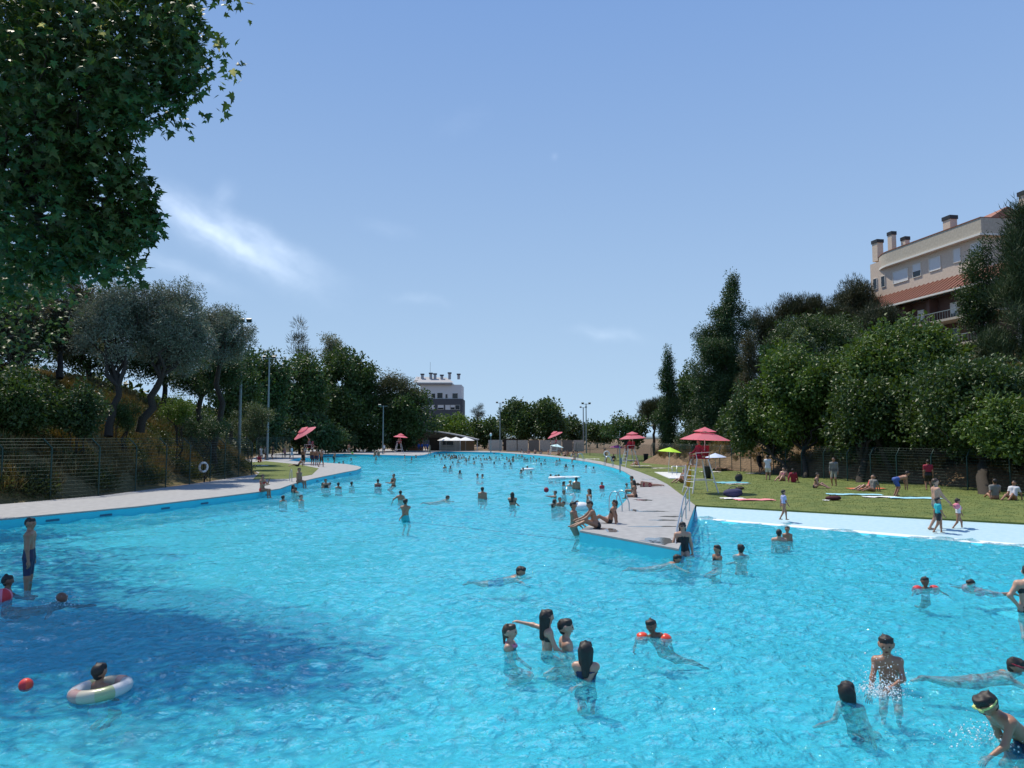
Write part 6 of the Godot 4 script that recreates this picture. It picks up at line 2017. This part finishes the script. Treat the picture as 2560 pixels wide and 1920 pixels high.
	on_edge("girl with dark hair sitting on the walk's edge beside the boy", Vector3(5.83, 0.35, -36.23), {"h": 1.55, "yaw": -1.6, "hair": "long", "cell": 0.02, "wear": [["bikini", "c_black"]], "torso": [-0.15, 1, 0.05]})
	lying("sunbather lying on the walk with one arm propping the head", Vector3(7.82, 0.35, -43.73), Vector3(-1, 0, 0.1), {"h": 1.6, "cell": 0.02, "hair": "tail", "hair_col": "brown", "skin": "fair", "wear": [["bikini", "c_crimson"]]})
	in_water("slim girl standing waist deep looking down behind the jetty boy", Vector3(3.48, 0.00, -34.54), 0.86, {"h": 1.55, "slim": 0.85, "yaw": -1.2, "nod": -0.5, "hair": "long", "cell": 0.018, "wear": [["bikini", "c_grey"]]})
	in_water("child behind the white swan float", Vector3(2.97, 0.00, -34.93), 0.31, {"h": 1.25, "hk": 1.2, "yaw": 1.0})
	in_water("child holding a small red ball up at arm's length", Vector3(2.29, 0.00, -40.68), 0.34, {"h": 1.3, "hk": 1.2, "yaw": -1.4, "arms": [[[-0.8, -0.1, 0.2], [-0.9, 0.2, 0]], [[-0.85, -0.05, 0], [-0.9, 0.1, 0]]]})
	in_water("dark haired child beside the ball player", Vector3(2.86, 0.00, -42.07), 0.28, {"h": 1.3, "hk": 1.2, "yaw": 0.8})
	in_water("child in the huddle of four riding high", Vector3(2.21, 0.00, -35.33), 0.42, {"h": 1.3, "hk": 1.2, "yaw": 0.4})
	in_water("girl with long hair in the huddle of four", Vector3(2.00, 0.00, -35.74), 0.30, {"h": 1.35, "hk": 1.2, "yaw": 1.4, "hair": "long"})
	in_water("low child in the huddle of four, nearest the open water", Vector3(1.84, 0.00, -33.98), 0.26, {"h": 1.2, "hk": 1.2, "yaw": 1.0, "hair": "long"})
	in_water("child with an arm stretched out in the huddle of four", Vector3(2.31, 0.00, -34.54), 0.30, {"h": 1.3, "hk": 1.2, "yaw": -1.0, "arms": [[[0.7, -0.6, 0.3], [0.8, -0.4, 0.2]], [[-0.3, -0.9, 0], [-0.4, -0.8, 0]]]})
	in_water("man with a broad bare back standing waist deep past the huddle", Vector3(3.91, 0.00, -46.51), 0.75, {"h": 1.75, "yaw": 2.9, "wear": [["trunks", "c_black"]]})
	in_water("bald pale bather beside the broad backed man", Vector3(3.75, 0.00, -49.10), 0.41, {"h": 1.7, "yaw": 2.6, "skin": "fair", "hair_col": "fair"})
	in_water("bather with hair blown aside beside the bald bather", Vector3(3.36, 0.00, -49.49), 0.33, {"h": 1.6, "yaw": 2.0, "hair": "tail"})
	in_water("child in a bright red shirt standing alone in the water", Vector3(5.55, 0.00, -47.22), 0.42, {"h": 1.15, "hk": 1.2, "yaw": 0.3, "wear": [["rash", "c_red"]]})
	in_water("head beside the walk's edge near the seated pair", Vector3(7.42, 0.00, -49.49), 0.21, {"h": 1.4, "yaw": 1.0})
	# ---- left paving
	on_edge("woman sitting on the paved edge with arms folded to her face", Vector3(-13.13, 0.35, -40.21), {"h": 1.66, "yaw": 1.3, "cell": 0.018, "hair": "bun", "wear": [["bikini", "c_red"]], "arms": [[[0.7, -0.7, 0.2], [0.3, 0.9, -0.1]], [[0.5, -0.8, 0.3], [0.6, 0.1, -0.4]]]})
	on_edge("man in dark trunks sitting by the ladder with a towel on one shoulder", Vector3(-13.36, 0.35, -47.93), {"h": 1.75, "yaw": 1.2, "cell": 0.018, "wear": [["brief", "c_black"]]})
	in_water("long haired bather leaning on the wall below the seated man", Vector3(-12.53, 0.00, -43.86), 0.46, {"h": 1.55, "yaw": 1.8, "hair": "long", "wear": [["swimsuit", "c_black"]]})
	in_water("bather lying back by the wall below the ladder", Vector3(-12.10, 0.00, -43.86), 0.41, {"h": 1.5, "yaw": -1.4, "torso": [-0.6, 0.8, 0]})
	in_water("dark head above the water before the seated woman", Vector3(-11.33, 0.00, -37.93), 0.31, {"h": 1.6, "yaw": 2.8})
	in_water("fair skinned head turned aside before the ladder", Vector3(-10.50, 0.00, -38.17), 0.32, {"h": 1.6, "yaw": 1.3, "skin": "fair"})
	in_water("mother in the huddle holding a child", Vector3(-11.50, 0.00, -47.22), 0.61, {"h": 1.6, "yaw": 0.9, "wear": [["swimsuit", "c_black"]]})
	in_water("child carried on the mother's side in the huddle", Vector3(-11.85, 0.00, -47.95), 0.35, {"h": 1.1, "hk": 1.2, "yaw": 1.2, "hair": "long"})
	in_water("child in white before the mother in the huddle", Vector3(-11.52, 0.00, -48.33), 0.33, {"h": 1.15, "hk": 1.2, "yaw": -1.0, "wear": [["rash", "c_white"]]})
	in_water("single rounded head beside the mother's huddle", Vector3(-10.79, 0.00, -47.58), 0.37, {"h": 1.5, "hk": 1.1, "yaw": 3.0})
	in_water("bather with wet spikes of hair midway to the standing woman", Vector3(-10.54, 0.00, -50.30), 0.26, {"h": 1.5, "hk": 1.1, "yaw": 2.8})
	in_water("bather with a high bun and wide shoulders seen from behind", Vector3(-8.67, 0.00, -49.49), 0.46, {"h": 1.65, "hair": "bun", "yaw": 3.1, "wear": [["swimsuit", "c_crimson"]]})
	in_water("woman in a dark top standing with folded arms in open water", Vector3(-7.66, 0.00, -49.49), 0.80, {"h": 1.66, "yaw": -0.8, "hair": "bun", "wear": [["bikini", "c_black"]], "arms": [[[-0.3, -0.9, 0.4], [-0.9, 0.0, 0.2]], [[-0.3, -0.9, 0.3], [-0.8, 0.1, 0.3]]]})
	in_water("girl raising an elbow behind the wading boy", Vector3(-5.66, 0.00, -38.89), 0.48, {"h": 1.5, "yaw": 2.9, "arms": [[[-0.8, -0.5, 0.1], [-0.3, -0.8, 0.1]], [[0.5, -0.8, 0], [0.2, -0.9, 0]]]})
	in_water("boy in green trunks wading away with both arms out", Vector3(-4.00, 0.00, -28.77), 0.88, {"h": 1.5, "hk": 1.1, "slim": 0.9, "yaw": 2.9, "cell": 0.016, "wear": [["trunks", "c_turquoise"]], "fingers": true, "arms": [[[0.5, -0.85, 0.0], [0.35, -0.9, 0.1]], [[-0.6, -0.75, 0.1], [-0.6, -0.75, 0.2]]]})
	swimmer("bather sculling on the surface with a pale arm", Vector3(-3.23, 0.00, -38.89), 0.34, Vector3(1, 0, 0.1), {"h": 1.55, "hk": 1.1})
	in_water("bare shouldered man seen from behind in open water", Vector3(-1.52, 0.00, -39.38), 0.63, {"h": 1.7, "yaw": 3.0})
	in_water("woman with very long dark hair wading with one arm swung out", Vector3(0.02, 0.00, -35.54), 0.64, {"h": 1.6, "yaw": 3.0, "hair": "long", "cell": 0.018, "wear": [["bikini", "c_black"]], "arms": [[[0.85, -0.4, 0.1], [0.75, -0.65, 0.1]], [[-0.5, -0.8, 0.2], [-0.4, -0.8, 0.2]]]})
	# ---- far bathers: heads and shoulders, a few pixels each
	var kin := []
	var g := "far bathers with only heads and shoulders above water"
	for k in 5:
		kin.append([["short", 2.8, "tan"], ["short", 0.6, "brown"], ["long", 2.6, "tan"], ["bun", 1.4, "fair"], ["short", -1.2, "tan"]][k])
	var proto := []
	var spots := [[Vector3(-6.91, 0.00, -78.55), 0.37], [Vector3(-6.17, 0.00, -76.59), 0.32], [Vector3(-4.53, 0.00, -66.63), 0.31], [Vector3(-2.68, 0.00, -59.54), 0.34], [Vector3(-2.33, 0.00, -60.12), 0.28], [Vector3(0.80, 0.00, -66.63), 0.35], [Vector3(1.07, 0.00, -72.95), 0.30], [Vector3(1.54, 0.00, -75.65), 0.32], [Vector3(1.67, 0.00, -66.63), 0.21], [Vector3(-6.15, 0.00, -102.04), 0.43], [Vector3(-5.87, 0.00, -103.77), 0.38], [Vector3(-6.54, 0.00, -117.71), 0.31], [Vector3(-5.31, 0.00, -105.56), 0.33], [Vector3(-4.24, 0.00, -103.77), 0.32], [Vector3(-3.75, 0.00, -103.77), 0.32], [Vector3(-3.43, 0.00, -103.77), 0.38], [Vector3(-2.88, 0.00, -103.77), 0.38], [Vector3(-3.33, 0.00, -113.36), 0.35], [Vector3(-4.50, 0.00, -91.41), 0.29], [Vector3(-5.80, 0.00, -97.20), 0.25], [Vector3(-7.09, 0.00, -91.41), 0.24], [Vector3(-6.66, 0.00, -94.21), 0.34], [Vector3(-9.92, 0.00, -113.36), 0.41], [Vector3(-9.87, 0.00, -117.71), 0.43], [Vector3(-8.67, 0.00, -107.40), 0.45], [Vector3(-8.69, 0.00, -111.30), 0.46], [Vector3(-8.49, 0.00, -113.36), 0.47], [Vector3(-8.05, 0.00, -111.30), 0.41], [Vector3(-8.20, 0.00, -117.71), 0.37], [Vector3(-8.28, 0.00, -122.41), 0.38], [Vector3(-8.22, 0.00, -127.50), 0.33], [Vector3(-11.85, 0.00, -124.90), 0.39], [Vector3(-12.14, 0.00, -120.01), 0.38], [Vector3(-15.92, 0.00, -113.36), 0.53], [Vector3(-13.88, 0.00, -105.56), 0.44], [Vector3(-14.53, 0.00, -115.49), 0.48], [Vector3(-14.69, 0.00, -122.41), 0.38], [Vector3(-18.60, 0.00, -122.41), 0.38], [Vector3(-0.72, 0.00, -105.56), 0.44], [Vector3(-0.36, 0.00, -98.76), 0.41], [Vector3(0.10, 0.00, -98.76), 0.67], [Vector3(-0.82, 0.00, -87.50), 0.23], [Vector3(-0.14, 0.00, -87.50), 0.27], [Vector3(0.67, 0.00, -127.50), 0.33], [Vector3(1.15, 0.00, -122.41), 0.32], [Vector3(1.57, 0.00, -120.01), 0.44], [Vector3(1.77, 0.00, -105.56), 0.39], [Vector3(2.10, 0.00, -105.56), 0.22], [Vector3(2.64, 0.00, -107.40), 0.34], [Vector3(3.16, 0.00, -98.76), 0.31], [Vector3(5.70, 0.00, -97.20), 0.30], [Vector3(6.36, 0.00, -102.04), 0.32], [Vector3(5.70, 0.00, -80.61), 0.34], [Vector3(6.46, 0.00, -80.61), 0.21], [Vector3(7.61, 0.00, -78.55), 0.29], [Vector3(8.28, 0.00, -77.56), 0.20], [Vector3(3.05, 0.00, -60.12), 0.28], [Vector3(3.46, 0.00, -60.12), 0.22], [Vector3(3.72, 0.00, -60.71), 0.22], [Vector3(-3.28, 0.00, -139.07), 0.29], [Vector3(-20.51, 0.00, -92.79), 0.29], [Vector3(-21.49, 0.00, -102.04), 0.37], [Vector3(-20.08, 0.00, -88.76), 0.28], [Vector3(-24.59, 0.00, -102.04), 0.32], [Vector3(-18.49, 0.00, -103.77), 0.54], [Vector3(2.54, 0.00, -127.50), 0.40], [Vector3(-1.67, 0.00, -127.50), 0.33], [Vector3(-11.26, 0.00, -124.90), 0.39], [Vector3(-11.19, 0.00, -130.21), 0.41], [Vector3(-10.28, 0.00, -124.90), 0.46], [Vector3(-9.50, 0.00, -120.01), 0.38], [Vector3(-9.49, 0.00, -124.90), 0.46], [Vector3(-8.81, 0.00, -120.01), 0.38], [Vector3(-7.43, 0.00, -107.40), 0.39], [Vector3(-7.35, 0.00, -111.30), 0.35], [Vector3(-7.26, 0.00, -115.49), 0.36], [Vector3(-9.73, 0.00, -105.56), 0.33], [Vector3(-5.35, 0.00, -113.36), 0.30], [Vector3(-5.22, 0.00, -120.01), 0.31], [Vector3(-4.62, 0.00, -122.41), 0.32], [Vector3(-2.38, 0.00, -113.36), 0.30], [Vector3(-1.77, 0.00, -105.56), 0.28], [Vector3(0.24, 0.00, -115.49), 0.30], [Vector3(3.21, 0.00, -113.36), 0.30], [Vector3(3.83, 0.00, -107.40), 0.28], [Vector3(4.31, 0.00, -100.38), 0.26], [Vector3(-3.34, 0.00, -85.07), 0.27], [Vector3(-2.08, 0.00, -90.07), 0.28], [Vector3(3.30, 0.00, -86.27), 0.27]]
	var made := 0
	for s in spots:
		var k: int = made % 5
		var lab: String = ["dark cropped bather seen from behind in the far water", "dark skinned bather facing the near end in the far water", "long haired bather seen from behind in the far water", "fair bather with a bun in the far water", "bather in profile with cropped hair in the far water"][k]
		var zone := " off the curving walk"
		if s[0].x < -14.0:
			zone = " near the far bay wall"
		elif s[0].x < -8.5:
			zone = " in the cluster before the kiosk"
		elif s[0].x < -1.8:
			zone = " between the kiosk and the terrace wall"
		elif s[0].x < 3.2:
			zone = " off the grey terrace wall"
		lab = lab.trim_suffix(" in the far water") + zone
		if made < 5:
			proto.append(in_water(lab, s[0], 0.32, {"h": 1.55, "cell": 0.035, "hair": kin[k][0], "yaw": kin[k][1], "skin": kin[k][2]}, g))
			proto[k].position.y = s[1] - 0.32
		else:
			var c := copy(proto[k], s[0] + Vector3(0, s[1] - 0.32, 0), 0.0)
			c.rotation.y = sin(made * 2.3) * 0.7
			c.set_meta("label", lab)
		made += 1
	# ---- standing on the left paving and lawns
	var m4 := "men in dark trunks under the tilted parasol"
	person("bare backed man in black trunks standing apart under the tilted parasol", Vector3(-21.04, 0.35, -76.83), {"h": 1.75, "cell": 0.028, "yaw": 2.6, "wear": [["shorts", "c_black"]]}, m4)
	person("bare backed man in dark trunks in the middle of the parasol group", Vector3(-19.84, 0.35, -75.77), {"h": 1.75, "cell": 0.028, "yaw": 2.9, "wear": [["shorts", "c_navy"]]}, m4)
	person("sunlit shouldered youth in navy trunks in the parasol group", Vector3(-19.40, 0.35, -75.77), {"h": 1.7, "cell": 0.028, "yaw": 3.0, "wear": [["trunks", "c_navy"]]}, m4)
	walking("youth in black trunks striding away from the parasol group", Vector3(-18.17, 0.35, -72.75), {"h": 1.75, "cell": 0.028, "yaw": 1.0, "wear": [["trunks", "c_black"]]}, m4)
	walking("person in a loose white shirt walking under the tilted parasol's edge", Vector3(-28.62, 0.35, -99.13), {"h": 1.72, "cell": 0.03, "yaw": 1.4, "wear": [["sleeved", "c_white"], ["shorts", "c_white"]]})
	person("woman with long fair hair standing behind the white shirt walker", Vector3(-30.10, 0.35, -100.96), {"h": 1.68, "cell": 0.03, "yaw": 2.6, "hair": "long", "hair_col": "fair", "skin": "fair", "wear": [["bikini", "c_pink"]]})
	sitting("person leaning back on the small lawn beside the parasol group", Vector3(-20.58, 0.36, -73.47), {"h": 1.7, "cell": 0.028, "yaw": -1.2, "lean": -0.7, "knee": 0.3, "wear": [["trunks", "c_black"]]})
	person("woman in white by the lamp mast's foot", Vector3(-31.48, 0.35, -95.66), {"h": 1.7, "cell": 0.032, "yaw": 1.2, "wear": [["dress", "c_white"]]}, "people standing by the lamp mast")
	person("person in black by the lamp mast's foot", Vector3(-30.51, 0.35, -97.36), {"h": 1.7, "cell": 0.032, "yaw": -1.0, "wear": [["dress", "c_black"]]}, "people standing by the lamp mast")
	person("bather in grey by the lamp mast's foot", Vector3(-30.44, 0.35, -94.01), {"h": 1.7, "cell": 0.032, "yaw": 2.0, "wear": [["sleeved", "c_grey"], ["trunks", "c_black"]]}, "people standing by the lamp mast")
	sitting("dark clad person seated at the fence corner of the small lawn", Vector3(-28.11, 0.36, -84.92), {"h": 1.65, "cell": 0.032, "yaw": 0.6, "wear": [["dress", "c_crimson"]]})
	person("wading bather bending at the far bay's edge", Vector3(-21.04, 0.00, -90.07), {"h": 1.55, "cell": 0.03, "yaw": 2.2, "torso": [0.4, 1, 0.2], "wear": [["trunks", "c_black"]]})
	sitting("child in a lime green shirt on the far bay's edge", Vector3(-25.33, 0.35, -121.11), {"h": 1.2, "hk": 1.2, "cell": 0.03, "yaw": 0.4, "wear": [["rash", "c_lime"]]})
	person("bather standing on the far bay's paving in the shade", Vector3(-28.43, 0.35, -132.91), {"h": 1.7, "cell": 0.032, "yaw": 0.4, "wear": [["trunks", "c_khaki"]]})
	person("person in a pale shirt under the slim lamp mast", Vector3(-21.83, 0.35, -129.75), {"h": 1.7, "cell": 0.034, "yaw": 0.4, "wear": [["sleeved", "c_white"], ["trunks", "c_black"]]})
	on_edge("bather sitting on the far bay's wall in the sun", Vector3(-20.30, 0.35, -115.97), {"h": 1.6, "cell": 0.034, "yaw": 0.3})
	on_edge("second bather sitting on the far bay's wall", Vector3(-20.79, 0.35, -115.97), {"h": 1.6, "cell": 0.034, "yaw": -0.3})
	var blues := ["person in a dark blue shirt with arms folded outside the kiosk", "person in a blue shirt between two companions outside the kiosk", "tall person in a blue shirt by the kiosk's rusty wall", "person in a blue shirt stepping from the kiosk group"]
	for k in 4:
		person(blues[k], [Vector3(-17.99, 0.35, -147.26), Vector3(-17.37, 0.35, -147.26), Vector3(-16.83, 0.35, -147.26), Vector3(-15.94, 0.35, -143.39)][k], {"h": 1.72 + 0.03 * k, "cell": 0.036, "yaw": 0.8 * k, "wear": [["sleeved", "c_blue"], ["shorts", "c_navy"]]}, "people in blue outside the kiosk")
	walking("bather stepping down to the water by the kiosk group", Vector3(-12.52, 0.35, -115.97), {"h": 1.7, "cell": 0.036, "yaw": 1.3})
	sitting("lifeguard in crimson seated on the tall white chair by the jetty", Vector3(9.55, 2.12, -39), {"h": 1.72, "cell": 0.018, "yaw": -1.25, "lean": 0.0, "knee": 0.15, "wear": [["sleeved", "c_crimson"], ["shorts", "c_crimson"]], "legs": [[[-0.9, 0, 0.4], [-0.1, -1, 0.1]], [[-1, 0, 0.1], [-0.2, -1, 0]]]})
	sitting("lifeguard in crimson on the chair beside the young tree", Vector3(11.05, 0.36, -71.54) + Vector3(0, 1.75, 0), {"h": 1.7, "cell": 0.03, "yaw": -0.9, "lean": 0.0, "wear": [["sleeved", "c_crimson"], ["shorts", "c_crimson"]]})
	sitting("lifeguard with a pale hat on the chair under the tilted parasol", Vector3(-21.34, 0.35, -80.21) + Vector3(0, 1.75, 0), {"h": 1.7, "cell": 0.03, "yaw": 1.2, "lean": 0.0, "hair_col": "fair", "wear": [["sleeved", "c_grey"], ["shorts", "c_black"]]})
	sitting("lifeguard on the chair beside the kiosk", Vector3(-19.72, 0.35, -132.91) + Vector3(0, 1.75, 0), {"h": 1.7, "cell": 0.034, "yaw": 0.6, "lean": 0.0, "wear": [["sleeved", "c_khaki"], ["shorts", "c_crimson"]]})
	# ---- lawn on the right
	person("person wrapped in a pale aqua towel walking to the shade", Vector3(16.87, 0.36, -50.40), {"h": 1.68, "cell": 0.024, "yaw": 2.6, "wear": [["dress", "c_white"]]})
	person("person in black trousers standing by the fence", Vector3(19.15, 0.36, -59.13), {"h": 1.7, "cell": 0.026, "yaw": 0.5, "wear": [["sleeved", "c_black"], ["shorts", "c_black"]]})
	sitting("sunbather with reddish skin seated under the first slim trunk", Vector3(17.52, 0.36, -49.49), {"h": 1.65, "cell": 0.026, "yaw": -0.8, "wear": [["bikini", "c_pink"]], "skin": "fair"})
	sitting("person in maroon seated in the shade with their back turned", Vector3(17.58, 0.36, -47.76), {"h": 1.65, "cell": 0.026, "yaw": 2.6, "wear": [["sleeved", "c_crimson"]]})
	sitting("sunbather bent over her knees at the shade's edge", Vector3(16.86, 0.36, -42.56), {"h": 1.62, "cell": 0.024, "yaw": 0.9, "lean": 0.25, "skin": "fair", "wear": [["bikini", "c_black"]]})
	person("person standing with a pram in the deep shade", Vector3(18.65, 0.36, -44.28), {"h": 1.7, "cell": 0.026, "yaw": -0.6, "wear": [["sleeved", "c_grey"], ["shorts", "c_khaki"]]})
	sitting("woman in red reclining on the orange towel", Vector3(18.87, 0.37, -40.49), {"h": 1.65, "cell": 0.022, "yaw": -1.45, "lean": -0.5, "knee": 0.6, "skin": "fair", "wear": [["swimsuit", "c_red"]]})
	sitting("companion in a grey top beside the woman in red", Vector3(18.80, 0.37, -39.90), {"h": 1.62, "cell": 0.022, "yaw": -1.2, "lean": -0.2, "knee": 0.2, "wear": [["rash", "c_grey"]]})
	person("stooping bather in blue shorts among the pale towels", Vector3(18.47, 0.36, -36.83), {"h": 1.66, "cell": 0.022, "yaw": 1.5, "pelvis": 0.80, "torso": [0.9, 0.25, 0.1], "wear": [["shorts", "c_blue"]], "arms": [[[0.1, -1, 0.2], [0.1, -1, 0]], [[0.2, -1, -0.2], [0.1, -1, 0]]]})
	person("person in a bright red shirt standing in the deep shade", Vector3(22.14, 0.36, -40.66), {"h": 1.68, "cell": 0.024, "yaw": 2.8, "wear": [["rash", "c_crimson"], ["shorts", "c_black"]]})
	sitting("broad man in grey seated on the grass by the thick trunk", Vector3(22.03, 0.36, -34.95), {"h": 1.75, "cell": 0.024, "yaw": 2.9, "lean": -0.1, "knee": 0.3, "wear": [["rash", "c_grey"]]})
	sitting("dark haired person in white seated beside the broad man", Vector3(22.58, 0.36, -34.51), {"h": 1.65, "cell": 0.024, "yaw": -1.0, "hair": "tail", "wear": [["rash", "c_white"]]})
	lying("sunbather lying on the grass beside the pale blue umbrella", Vector3(17.32, 0.37, -63.02), Vector3(-1, 0, 0), {"h": 1.65, "cell": 0.03, "knee": 0.5, "wear": [["trunks", "c_black"]]})
	sitting("sunbather on the grass behind the rescue board", Vector3(10.53, 0.37, -47.18), {"h": 1.65, "cell": 0.026, "yaw": -1.0, "hair": "tail", "wear": [["bikini", "c_white"]]})
	sitting("sunbather seated on the cream towel near the young tree", Vector3(12.33, 0.38, -74.97), {"h": 1.65, "cell": 0.03, "yaw": -1.2, "lean": 0.2, "skin": "fair"})
	sitting("person in dark clothes seated by the magenta umbrella", Vector3(11.77, 0.37, -88.77), {"h": 1.65, "cell": 0.032, "yaw": -0.4, "wear": [["sleeved", "c_black"], ["shorts", "c_black"]]})
	person("person standing behind the life ring post", Vector3(10.33, 0.37, -84.62), {"h": 1.6, "cell": 0.034, "yaw": 1.2, "wear": [["trunks", "c_black"]]})
	on_edge("bather sitting on the far walk with feet in the water", Vector3(7.73, 0.35, -94.01), {"h": 1.65, "cell": 0.03, "yaw": -1.0, "skin": "fair"})
	var sun := "sunbathers crowded on the far lawn"
	var sp := [Vector3(5.89, 0.36, -122.04), Vector3(7.15, 0.36, -115.56), Vector3(7.80, 0.36, -118.07), Vector3(7.73, 0.36, -110.85), Vector3(8.39, 0.36, -114.35), Vector3(8.43, 0.36, -108.64), Vector3(9.25, 0.36, -113.16), Vector3(9.12, 0.36, -105.48), Vector3(4.77, 0.36, -126.29), Vector3(3.89, 0.36, -127.77), Vector3(2.85, 0.36, -129.29), Vector3(1.94, 0.36, -132.44)]
	var sl := ["sunbather seated upright near the pale aqua umbrella", "sunbather in pink seated near the pale aqua umbrella", "sunbather leaning back on the crowded far lawn"]
	var sproto := []
	for k in sp.size():
		if k < 3:
			sproto.append(sitting(sl[k], sp[k], {"h": 1.68, "cell": 0.036, "yaw": [0.4, -1.2, 2.2][k], "lean": [-0.1, 0.2, -0.6][k], "skin": ["fair", "tan", "brown"][k], "wear": [[["trunks", "c_black"]], [["bikini", "c_pink"]], [["swimsuit", "c_white"]]][k]}, sun))
		else:
			copy(sproto[k % 3], sp[k], k * 1.7)
	# ---- toys and floats
	ring_float("swim_ring", "clear swim ring printed with fruit colours round the child in the shade", Vector3(-5.13, 0.00, -9.72) + Vector3(0, 0.06, 0), 0.29, 0.08, [mat("ring_white", 0.55, 0.55, 0.55, 0.2), mat("ring_green", 0.36, 0.42, 0.24, 0.25), mat("ring_cream", 0.48, 0.45, 0.36, 0.25), mat("ring_rose", 0.42, 0.27, 0.25, 0.25), M.ring_white], "swim ring", Basis(Vector3.BACK, 0.10))
	ball("small bright red ball floating in the shaded corner", Vector3(-6.19, 0.00, -9.92), 0.085, "c_orange", "c_red")
	ball("magenta and red beach ball held by the reaching bather", Vector3(-9.89, 0.00, -15.01), 0.17, "c_red", "c_pink")
	ball("small dark red ball in the playing child's hand", Vector3(1.86, 0.00, -41.50) + Vector3(0, 0.25, 0), 0.14, "c_crimson", "c_crimson")
	var sw := base("swan_float", "white inflatable swan float with a curved neck", "pool float", Vector3(3.03, 0.00, -33.79))
	var b := MB.new()
	b.ball(Vector3(0, 0.10, 0), Vector3(0.42, 0.24, 0.34), 16)
	part("body", b, M.white_paint, sw)
	b = MB.new()
	b.tube([Vector3(-0.25, 0.15, 0), Vector3(-0.36, 0.35, 0), Vector3(-0.28, 0.55, 0), Vector3(-0.34, 0.66, 0), Vector3(-0.46, 0.62, 0)], [0.10, 0.08, 0.07, 0.07, 0.03], 8)
	part("neck", b, M.white_paint, sw)
	b = MB.new()
	b.tube([Vector3(0.30, 0.15, 0), Vector3(0.44, 0.40, 0), Vector3(0.36, 0.58, 0)], [0.09, 0.07, 0.03], 8)
	part("tail", b, M.white_paint, sw)
	ring_float("swim_ring", "white swim ring holding two dark haired children", Vector3(3.45, 0.00, -58.41) + Vector3(0, 0.05, 0), 0.55, 0.13, [M.white_paint], "swim ring")
	ring_float("swim_ring", "white swim ring drifting empty beside the broad backed man", Vector3(4.56, 0.00, -58.97) + Vector3(0, 0.05, 0), 0.60, 0.11, [M.white_paint, M.aqua_cloth], "swim ring")
	ring_float("swim_ring", "small white swim ring round a far bather", Vector3(1.51, 0.00, -73.83) + Vector3(0, 0.05, 0), 0.5, 0.13, [M.white_paint], "swim ring")

func ball(label: String, at: Vector3, r: float, m0: String, m1: String) -> void:
	var t := base("beach_ball", label, "ball", at + Vector3.UP * r * 0.55)
	for k in 6:
		var b := MB.new()
		var rows := 8
		for i in rows:
			for s in 3:
				var p := []
				for e in [[0, 0], [0, 1], [1, 1], [1, 0]]:
					var la: float = PI * (i + e[0]) / rows - PI / 2
					var lo: float = TAU * (k + (s + e[1]) / 3.0) / 6
					p.append(Vector3(cos(lo) * cos(la), sin(la), sin(lo) * cos(la)))
				var k0 := b.v.size()
				for e in 4:
					b.vert(p[e] * r, p[e])
				b.ix.append_array([k0, k0 + 1, k0 + 2, k0, k0 + 2, k0 + 3])
		part("segment", b, M[m0 if k % 2 == 0 else m1], t)

func collar(_at: Vector3, above: float) -> MeshInstance3D:
	var b := MB.new()
	b.torus(Vector3(0.02, above - 0.30, 0.02), 0.075, 0.025, Basis(Vector3.BACK, -0.3))
	var o := MeshInstance3D.new()
	o.name = "collar"
	o.mesh = b.mesh()
	o.set_surface_override_material(0, M.c_pink)
	return o

func _ready() -> void:
	rng.seed = 7
	sky_and_sun()
	materials()
	grounds()
	waves()
	print("waves ", Time.get_ticks_msec())
	houses_and_things()

func houses_and_things() -> void:
	trees()
	low_growth()
	print("trees ", Time.get_ticks_msec())
	things()
	houses()
	print("things ", Time.get_ticks_msec())
	crowd()
	print("crowd ", Time.get_ticks_msec())
